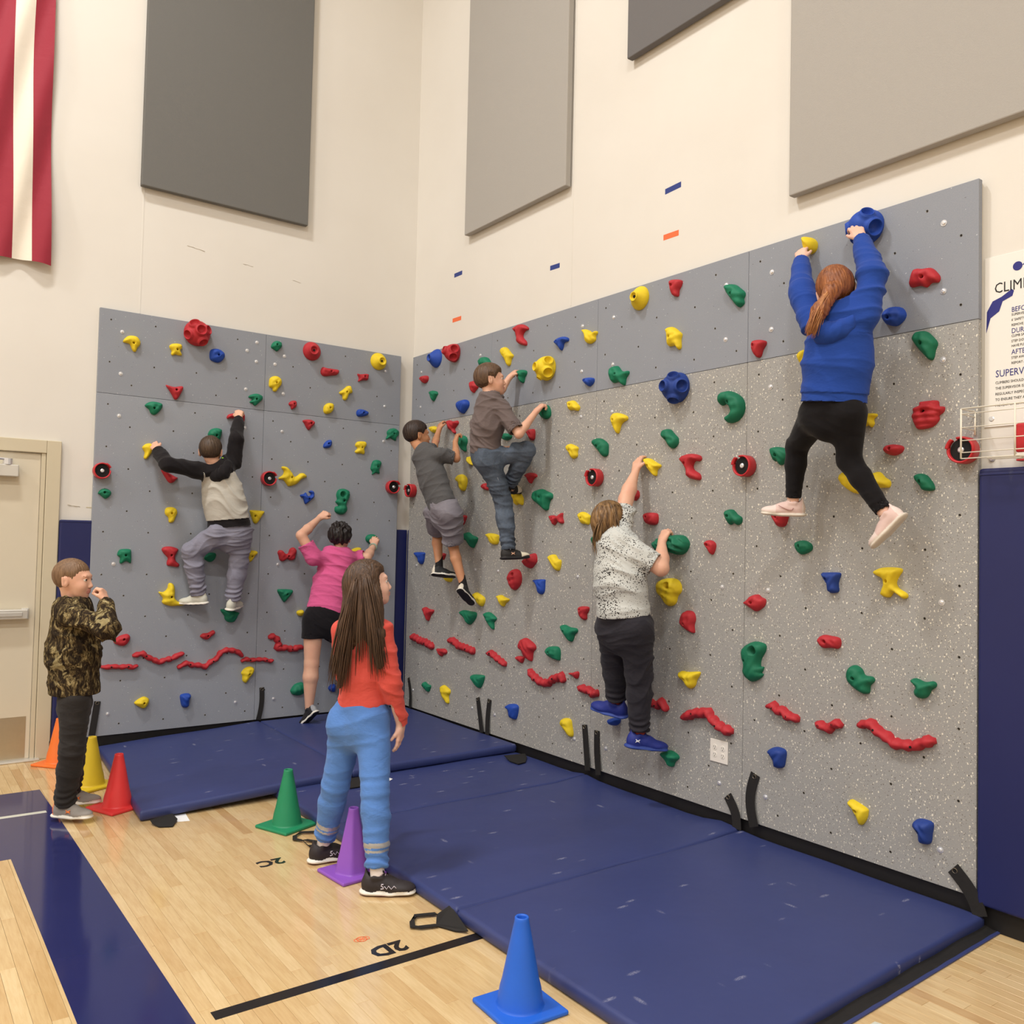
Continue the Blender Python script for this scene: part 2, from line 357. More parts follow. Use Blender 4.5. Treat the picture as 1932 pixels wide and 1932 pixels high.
# court labels read from the far side of the line
text_obj('2D', 0.115, MAT['black_paint'], frame_mat((-2.105, -3.745, 0.0006), (-1, 0, 0), (0, -1, 0), (0, 0, 1)), FLOOR, 'floor_letters', 0.0003, 0.0045)
text_obj('2C', 0.105, MAT['black_paint'], frame_mat((-2.165, -2.66, 0.0006), (-1, 0, 0), (0, -1, 0), (0, 0, 1)), FLOOR, 'floor_letters', 0.0003, 0.004)
def ring(c, r, wd, n=20): 
    vs = []; 
    for k in range(n):
        a = 2*math.pi*k/n
        for rr in (r, r-wd): vs.append((c[0]+rr*math.cos(a), c[1]+rr*math.sin(a), 0.0009))
    return vs, [(2*k, 2*((k+1) % n), 2*((k+1) % n)+1, 2*k+1) for k in range(n)]
bx_, by_ = -2.225, -3.655
vs, fs = merge([ring((bx_, by_), .022, .004), tube_mesh([(bx_-.02, by_, .0009), (bx_+.02, by_, .0009)], .0012, 4), tube_mesh([(bx_, by_-.02, .0009), (bx_, by_+.02, .0009)], .0012, 4), ring((bx_-.018, by_), .015, .003, 12), ring((bx_+.018, by_), .015, .003, 12)])
mesh_obj('floor_emblem', vs, fs, MAT['tape_orange'], FLOOR)

# baseboards
struct(box('baseboard_left', (-2.80, -0.035, 0), (-.02, 0, 0.118), MAT['rubber'], None, 0.003))
struct(box('baseboard_right', (-0.035, -6.6, 0), (0, -.02, 0.118), MAT['rubber'], None, 0.003))

# ------------------------------------------------------------------ door at far left
dr = bpy.data.objects.new('door_1', None); COL.objects.link(dr); dr['kind'] = 'structure'; dr.location = (-3.35, 0, 0)
DZ = -0.0
def dbox(name, lo, hi, mat, bevel=0.0):
    o = box(name, lo, hi, mat, None, bevel); o.parent = dr; o.matrix_parent_inverse = Matrix.Translation((3.35, 0, 0)); return o
for side in ((-2.885, -2.795), (-4.005, -3.915)):
    dbox('door_jamb', (side[0], -0.03, 0), (side[1], 0.0, 2.19), MAT['door_frame'], .004)
dbox('door_head', (-3.9145, -0.03, 2.10), (-2.8855, 0.0, 2.19), MAT['door_frame'], .004)
dbox('door_stop', (-2.915, -0.02, 0.01), (-2.888, 0.0, 2.10), MAT['door_frame'], .002)
dbox('door_leaf', (-3.91, -0.008, 0.012), (-2.918, -0.0005, 2.095), MAT['door'], .002)
dbox('kick_plate', (-3.90, -0.0105, 0.02), (-2.945, -0.008, 0.30), MAT['steel'], .0005)
dbox('push_bar', (-3.85, -0.075, 0.965), (-2.965, -0.02, 1.03), MAT['alu'], .006)
dbox('push_bar_strip', (-3.85, -0.083, 0.985), (-3.0, -0.074, 1.012), MAT['alu'], .002)
dbox('bar_bracket', (-3.0, -0.03, 0.96), (-2.955, -0.005, 1.035), MAT['alu'], .003)
dbox('closer_body', (-3.45, -0.075, 1.925), (-3.055, -0.01, 2.005), MAT['alu'], .005)
vs, fs = tube_mesh([(-3.12, -.05, 2.005), (-3.12, -.05, 2.045)], .03, 14); q = mesh_obj('closer_pinion', vs, fs, MAT['silver'], None); q.parent = dr; q.matrix_parent_inverse = Matrix.Translation((3.35, 0, 0))
vs, fs = merge([tube_mesh([(-3.12, -.05, 2.04), (-3.45, -.20, 2.05)], .009, 6), tube_mesh([(-3.45, -.20, 2.06), (-3.6, -.01, 2.075)], .008, 6)]); q = mesh_obj('closer_arm', vs, fs, MAT['silver'], None); q.parent = dr; q.matrix_parent_inverse = Matrix.Translation((3.35, 0, 0))
dbox('threshold', (-4.0, -0.07, 0.0), (-2.86, -0.008, 0.013), MAT['alu'], .004)

# ------------------------------------------------------------------ wall pads
wp = thing('wall_pad', 'navy vinyl wall pad between the beige door frame and the left climbing wall', 'wall pad', (-2.69, 0, 0))
def child_box(parent, name, lo, hi, mat, bevel=0.0, seg=2, smooth=False):
    o = box(name, lo, hi, mat, None, bevel, seg, smooth); o.parent = parent; o.matrix_parent_inverse = Matrix.Translation(-Vector(parent.location)); return o
def child(parent, o):
    o.parent = parent; o.matrix_parent_inverse = Matrix.Translation(-Vector(parent.location)); return o
child_box(wp, 'cover', (-2.79, -0.045, 0.125), (-2.58, -0.001, 1.645), MAT['pad_blue'], .012, 3)
child_box(wp, 'seam_strip', (-2.79, -0.047, 1.628), (-2.58, -0.040, 1.640), MAT['pad_blue'], .002)
wp = thing('wall_pad', 'narrow navy wall pad in the gap between the two climbing walls', 'wall pad', (-0.06, -0.03, 0))
child_box(wp, 'cover', (-0.150, -0.03, 0.125), (-.036, -.0005, 1.645), MAT['pad_blue'], .006, 2)
child_box(wp, 'cover', (-0.034, -0.078, 0.125), (-.0005, -.032, 1.645), MAT['pad_blue'], .006, 2)
wp = thing('wall_pad', 'tall navy vinyl wall pad at the right edge beside the speckled climbing wall', 'wall pad', (0, -5.4, 0))
bm = bmesh.new(); add_box(bm, (-0.062, -6.5, 0.10), (-0.001, -4.962, 1.915), 0.012, 3)
for v in bm.verts:
    if v.co.z < .35 and v.co.y > -5.2: v.co.y += 0.0; v.co.x -= 0.02*(.35-v.co.z)
child(wp, bm_obj('cover', bm, MAT['pad_blue'], None))
child_box(wp, 'seam_strip', (-0.065, -6.5, 1.885), (-0.058, -4.966, 1.895), MAT['pad_blue'], .002)

# ------------------------------------------------------------------ climbing walls
W4, G1, G2 = 1.2192, 0.1513, 0.0779
T0, T1 = 0.020, 0.050
def climbing_wall(left):
    if left: cw = thing('climbing_wall', 'blue-grey two-column climbing wall on the wall left of the corner', 'climbing wall', (-1.37, -0.03, 0.12))
    else: cw = thing('climbing_wall', 'long four-column climbing wall right of the corner with speckled lower panels', 'climbing wall', (-0.03, -2.5, 0.12))
    def S(s, z, d):      # s = distance from corner along the wall, d = distance off the wall
        return (-s, -d, z) if left else (-d, -s, z)
    g0 = G1 if left else G2; n = 2 if left else 4
    nuts = []; bolts = []
    for k in range(n):
        a = g0+k*W4+.001; b = g0+(k+1)*W4-.001
        for (z0, z1, mt) in ((0.12, 2.5574, 'panel_left' if left else 'panel_right'), (2.5594, 3.168, 'panel_up')):
            p, q = S(a, z0, T0), S(b, z1, T1)
            lo = [min(p[i], q[i]) for i in range(3)]; hi = [max(p[i], q[i]) for i in range(3)]
            child_box(cw, 'panel', lo, hi, MAT[mt], .0015, 1)
        for i in range(8):
            for j in range(20):
                # 6 inch lattice, every other point
                par = (i+j) % 2 if not left else ((7-i)+j) % 2
                if par == 1: nuts.append((g0+k*W4+(3+6*i)*.0254, .12+(3+6*j)*.0254))
        for u in (6, 42):
            for zz in (6, 48, 90, 102, 114): bolts.append((g0+k*W4+u*.0254, .12+zz*.0254))
        if left:
            for zz in (117, 111): bolts.append((g0+k*W4+(3 if k else 45)*.0254, .12+zz*.0254))
    parts = []
    for s, z in nuts:
        vs = []; N = 8
        for rr, d in ((.0066, T1+.0002), (.0056, T1+.0010), (.0044, T1+.0003)):
            for t in range(N):
                a = 2*math.pi*t/N; vs.append(S(s+rr*math.cos(a), z+rr*math.sin(a), d))
        fs = [tuple(r*N+q for q in (t, (t+1) % N))+tuple(r*N+q for q in ((t+1) % N+N, t+N)) for r in range(2) for t in range(N)]
        parts.append((vs, fs))
    V, F = merge(parts); o = child(cw, mesh_obj('nut_rim', V, F, MAT['brass'])); o['kind'] = 'stuff'
    parts = []
    for s, z in nuts:
        N = 8; vs = [S(s+.0048*math.cos(2*math.pi*t/N), z+.0048*math.sin(2*math.pi*t/N), T1+.0004) for t in range(N)]
        parts.append((vs, [tuple(range(N))]))
    V, F = merge(parts); o = child(cw, mesh_obj('nut_hole', V, F, MAT['dark'])); o['kind'] = 'stuff'
    for s, z in bolts:
        vs = []; N = 12
        for rr, d in ((.014, T1), (.014, T1+.002), (.009, T1+.002), (.0085, T1+.007), (.005, T1+.0085)):
            for t in range(N):
                a = 2*math.pi*t/N; vs.append(S(s+rr*math.cos(a), z+rr*math.sin(a), d))
        fs = [(r*N+t, r*N+(t+1) % N, (r+1)*N+(t+1) % N, (r+1)*N+t) for r in range(4) for t in range(N)]+[tuple(4*N+t for t in range(N))]
        child(cw, mesh_obj('bolt', vs, fs, MAT['silver']))
    # vertical edge batten behind the panels, so the wall reads as mounted boards
    for s in (g0+.03, g0+n*W4-.03):
        p, q = S(s-.02, .12, 0.0), S(s+.02, 3.16, T0); lo = [min(p[i], q[i]) for i in range(3)]; hi = [max(p[i], q[i]) for i in range(3)]
        child_box(cw, 'batten', lo, hi, MAT['door_frame'])
climbing_wall(True); climbing_wall(False)

# ------------------------------------------------------------------ distance-field modelling tools
A_ = lambda v: np.asarray(v, dtype=np.float64)
def unit(v): v = A_(v); return v/np.linalg.norm(v)
def frame(fw, up):
    fw = unit(fw); sd = unit(np.cross(fw, A_(up))); return fw, sd, np.cross(sd, fw)     # forward, right, up
class Cone:
    def __init__(s, a, b, r1, r2, k=.02, flat=None, ratio=1.0):
        s.a, s.b, s.r1, s.r2, s.k, s.n, s.q = A_(a), A_(b), r1, r2, k, (unit(flat) if flat is not None else None), ratio
        m = max(r1, r2)*max(1, ratio)+.03+k; s.lo = np.minimum(s.a, s.b)-m; s.hi = np.maximum(s.a, s.b)+m
    def d(s, X, Y, Z):
        ba = s.b-s.a; bb = ba@ba+1e-12; px, py, pz = X-s.a[0], Y-s.a[1], Z-s.a[2]
        t = np.clip((px*ba[0]+py*ba[1]+pz*ba[2])/bb, 0, 1); vx, vy, vz = px-ba[0]*t, py-ba[1]*t, pz-ba[2]*t
        if s.n is not None:
            q = (vx*s.n[0]+vy*s.n[1]+vz*s.n[2])*(1/s.q-1); vx, vy, vz = vx+s.n[0]*q, vy+s.n[1]*q, vz+s.n[2]*q
        return (np.sqrt(vx*vx+vy*vy+vz*vz)-(s.r1+(s.r2-s.r1)*t))*(min(s.q, 1)**.5)
class Ell:
    def __init__(s, c, fr, r, k=.01):
        s.c, s.fr, s.r, s.k = A_(c), [A_(f) for f in fr], r, k; m = max(r)+.02+k; s.lo = s.c-m; s.hi = s.c+m
    def d(s, X, Y, Z):
        px, py, pz = X-s.c[0], Y-s.c[1], Z-s.c[2]; k0 = 0; k1 = 0
        for f, r in zip(s.fr, s.r):
            u = px*f[0]+py*f[1]+pz*f[2]; k0 = k0+(u/r)**2; k1 = k1+(u/(r*r))**2
        k0 = np.sqrt(k0); return k0*(k0-1)/np.maximum(np.sqrt(k1), 1e-6)
def smin(a, b, k):
    if k <= 0: return np.minimum(a, b)
    h_ = np.maximum(k-np.abs(a-b), 0)/k; return np.minimum(a, b)-h_*h_*k*.25
class Grid:
    def __init__(s, prims, h, lo=None, hi=None):
        s.h = h; lo = np.min([p.lo for p in prims], 0) if lo is None else A_(lo); hi = np.max([p.hi for p in prims], 0) if hi is None else A_(hi)
        n = np.maximum(((hi-lo)/h).astype(int)+2, 4); s.lo = lo; s.n = n
        s.ax = [lo[i]+np.arange(n[i])*h for i in range(3)]
        s.X, s.Y, s.Z = s.ax[0][:, None, None], s.ax[1][None, :, None], s.ax[2][None, None, :]
        s.D = np.full(tuple(n), .08, dtype=np.float32)
        for p in prims: s.add(p)
    def sl(s, lo, hi):
        i0 = np.clip(((A_(lo)-s.lo)/s.h).astype(int), 0, s.n); i1 = np.clip(((A_(hi)-s.lo)/s.h).astype(int)+2, 0, s.n); return i0, i1
    def part(s, p):
        a, b = s.sl(p.lo, p.hi)
        if (b <= a).any(): return None
        S = (slice(a[0], b[0]), slice(a[1], b[1]), slice(a[2], b[2])); return S, p.d(s.X[S[0]], s.Y[:, S[1]], s.Z[:, :, S[2]])
    def add(s, p):
        r = s.part(p)
        if r: s.D[r[0]] = smin(s.D[r[0]], r[1], p.k)
    def sub(s, p, k=.004):
        r = s.part(p)
        if r: s.D[r[0]] = -smin(-s.D[r[0]], r[1], k)
    def cut(s, c, n, within=None):
        """remove everything on the side of plane (c) that n points to; optionally only inside prim's reach"""
        n = unit(n); c = A_(c)
        if within is None: s.D = np.maximum(s.D, (s.X-c[0])*n[0]+(s.Y-c[1])*n[1]+(s.Z-c[2])*n[2]); return
        r = s.part(within)
        if r:
            S, q = r; pl = (s.X[S[0]]-c[0])*n[0]+(s.Y[:, S[1]]-c[1])*n[1]+(s.Z[:, :, S[2]]-c[2])*n[2]
            m = (pl > 0) & (q < .02); D = s.D[S]; D[m] = np.maximum(D[m], np.broadcast_to(pl, q.shape)[m]); s.D[S] = D
    def mesh(s):
        D = s.D; D = np.pad(D, 1, constant_values=.05); lo = s.lo-s.h; ins = D < 0
        n = D.shape; idx = np.full((n[0]-1, n[1]-1, n[2]-1), -1, dtype=np.int64)
        cnt = np.zeros(idx.shape, dtype=np.int8)
        for dx in (0, 1):
            for dy in (0, 1):
                for dz in (0, 1): cnt += ins[dx:n[0]-1+dx, dy:n[1]-1+dy, dz:n[2]-1+dz]
        cells = np.argwhere((cnt > 0) & (cnt < 8)); idx[tuple(cells.T)] = np.arange(len(cells))
        acc = np.zeros((len(cells), 3)); ct = np.zeros(len(cells)); c = cells
        corners = [(0, 0, 0), (1, 0, 0), (0, 1, 0), (1, 1, 0), (0, 0, 1), (1, 0, 1), (0, 1, 1), (1, 1, 1)]
        val = {q: D[c[:, 0]+q[0], c[:, 1]+q[1], c[:, 2]+q[2]] for q in corners}
        for a in corners:
            for ax in range(3):
                if a[ax]: continue
                b = list(a); b[ax] = 1; b = tuple(b); va, vb = val[a], val[b]; m = (va < 0) != (vb < 0)
                t = va/(va-vb+1e-20); p = np.tile(A_(a), (len(c), 1)); p[:, ax] = t; acc[m] += p[m]; ct[m] += 1
        V = (acc/np.maximum(ct, 1)[:, None]+cells)*s.h+lo
        F = []
        for ax in range(3):
            o1, o2 = [(1, 2), (2, 0), (0, 1)][ax]
            A = np.take(ins, range(0, n[ax]-1), ax); B = np.take(ins, range(1, n[ax]), ax)
            e = np.argwhere(A != B); e = e[(e[:, o1] > 0) & (e[:, o2] > 0) & (e[:, o1] < n[o1]-1) & (e[:, o2] < n[o2]-1)]
            q = []
            for d1, d2 in ((-1, -1), (0, -1), (0, 0), (-1, 0)):
                k = e.copy(); k[:, o1] += d1; k[:, o2] += d2; q.append(idx[tuple(k.T)])
            q = np.stack(q, 1); fl = ins[tuple(e.T)]; q[~fl] = q[~fl][:, ::-1]; F.append(q)
        F = np.concatenate(F); F = F[(F >= 0).all(1)]
        return V, F
def np_mesh(name, V, F, mat, parent=None, mats=None, fm=None):
    me = bpy.data.meshes.new(name); V = np.asarray(V, dtype=np.float32); F = np.asarray(F, dtype=np.int32)
    me.vertices.add(len(V)); me.vertices.foreach_set('co', V.ravel()); me.loops.add(F.size); me.loops.foreach_set('vertex_index', F.ravel())
    me.polygons.add(len(F)); me.polygons.foreach_set('loop_start', np.arange(0, F.size, 4, dtype=np.int32)); me.polygons.foreach_set('loop_total', np.full(len(F), 4, dtype=np.int32))
    me.polygons.foreach_set('use_smooth', np.ones(len(F), dtype=bool))
    for m_ in (mats or [mat]): me.materials.append(m_)
    if fm is not None: me.polygons.foreach_set('material_index', fm.astype(np.int32))
    me.update(calc_edges=True); me.validate()
    return link(bpy.data.objects.new(name, me), parent)
def split(V, F, cls, sides=None):
    """yield sub-meshes per face class"""
    fc = V[F].mean(1); c = cls(fc)
    for k in np.unique(c):
        f0 = F[c == k]; ids = [np.ones(len(f0), bool)]
        if k and sides is not None:
            sd_ = sides(V[f0].mean(1), int(k)); ids = [sd_ == j for j in np.unique(sd_)]
        for m_ in ids:
            f = f0[m_]; u, inv = np.unique(f, return_inverse=True); yield int(k), V[u], inv.reshape(f.shape)
def smooth(V, F, it=1, w=.5):
    for _ in range(it):
        S = np.zeros_like(V); N = np.zeros(len(V))
        for a, b in ((0, 1), (1, 2), (2, 3), (3, 0)):
            np.add.at(S, F[:, a], V[F[:, b]]); np.add.at(S, F[:, b], V[F[:, a]]); np.add.at(N, F[:, a], 1); np.add.at(N, F[:, b], 1)
        V = V*(1-w)+w*S/np.maximum(N, 1)[:, None]
    return V
def folds(V, amp, seed, freq=1.0, dirv=(0, 0, 1), anis=.35):
    """drapery: warped ridges running mostly across dirv"""
    r = np.random.RandomState(seed); P = V-V.mean(0); d = unit(dirv); out = np.zeros(len(V))
    W1 = sum(np.sin(P@(r.randn(3)*9*freq)+r.rand()*6) for _ in range(3))
    for i in range(4):
        k = d*r.uniform(38, 80)*freq+r.randn(3)*18*freq*anis*2.2; out += (1-np.abs(np.sin(P@k*.5+W1*1.1+r.rand()*6)))**2.2*r.uniform(.5, 1)
    gate = .35+.65*np.clip(.5+.5*np.sin(P@(r.randn(3)*14)+2), 0, 1)
    return (np.clip(out/1.9, 0, 1.5)-.22)*amp*1.6*gate
def vnormals(V, F):
    n = np.cross(V[F[:, 2]]-V[F[:, 0]], V[F[:, 3]]-V[F[:, 1]]); N = np.zeros_like(V)
    for i in range(4): np.add.at(N, F[:, i], n)
    return N/np.maximum(np.linalg.norm(N, axis=1), 1e-12)[:, None]

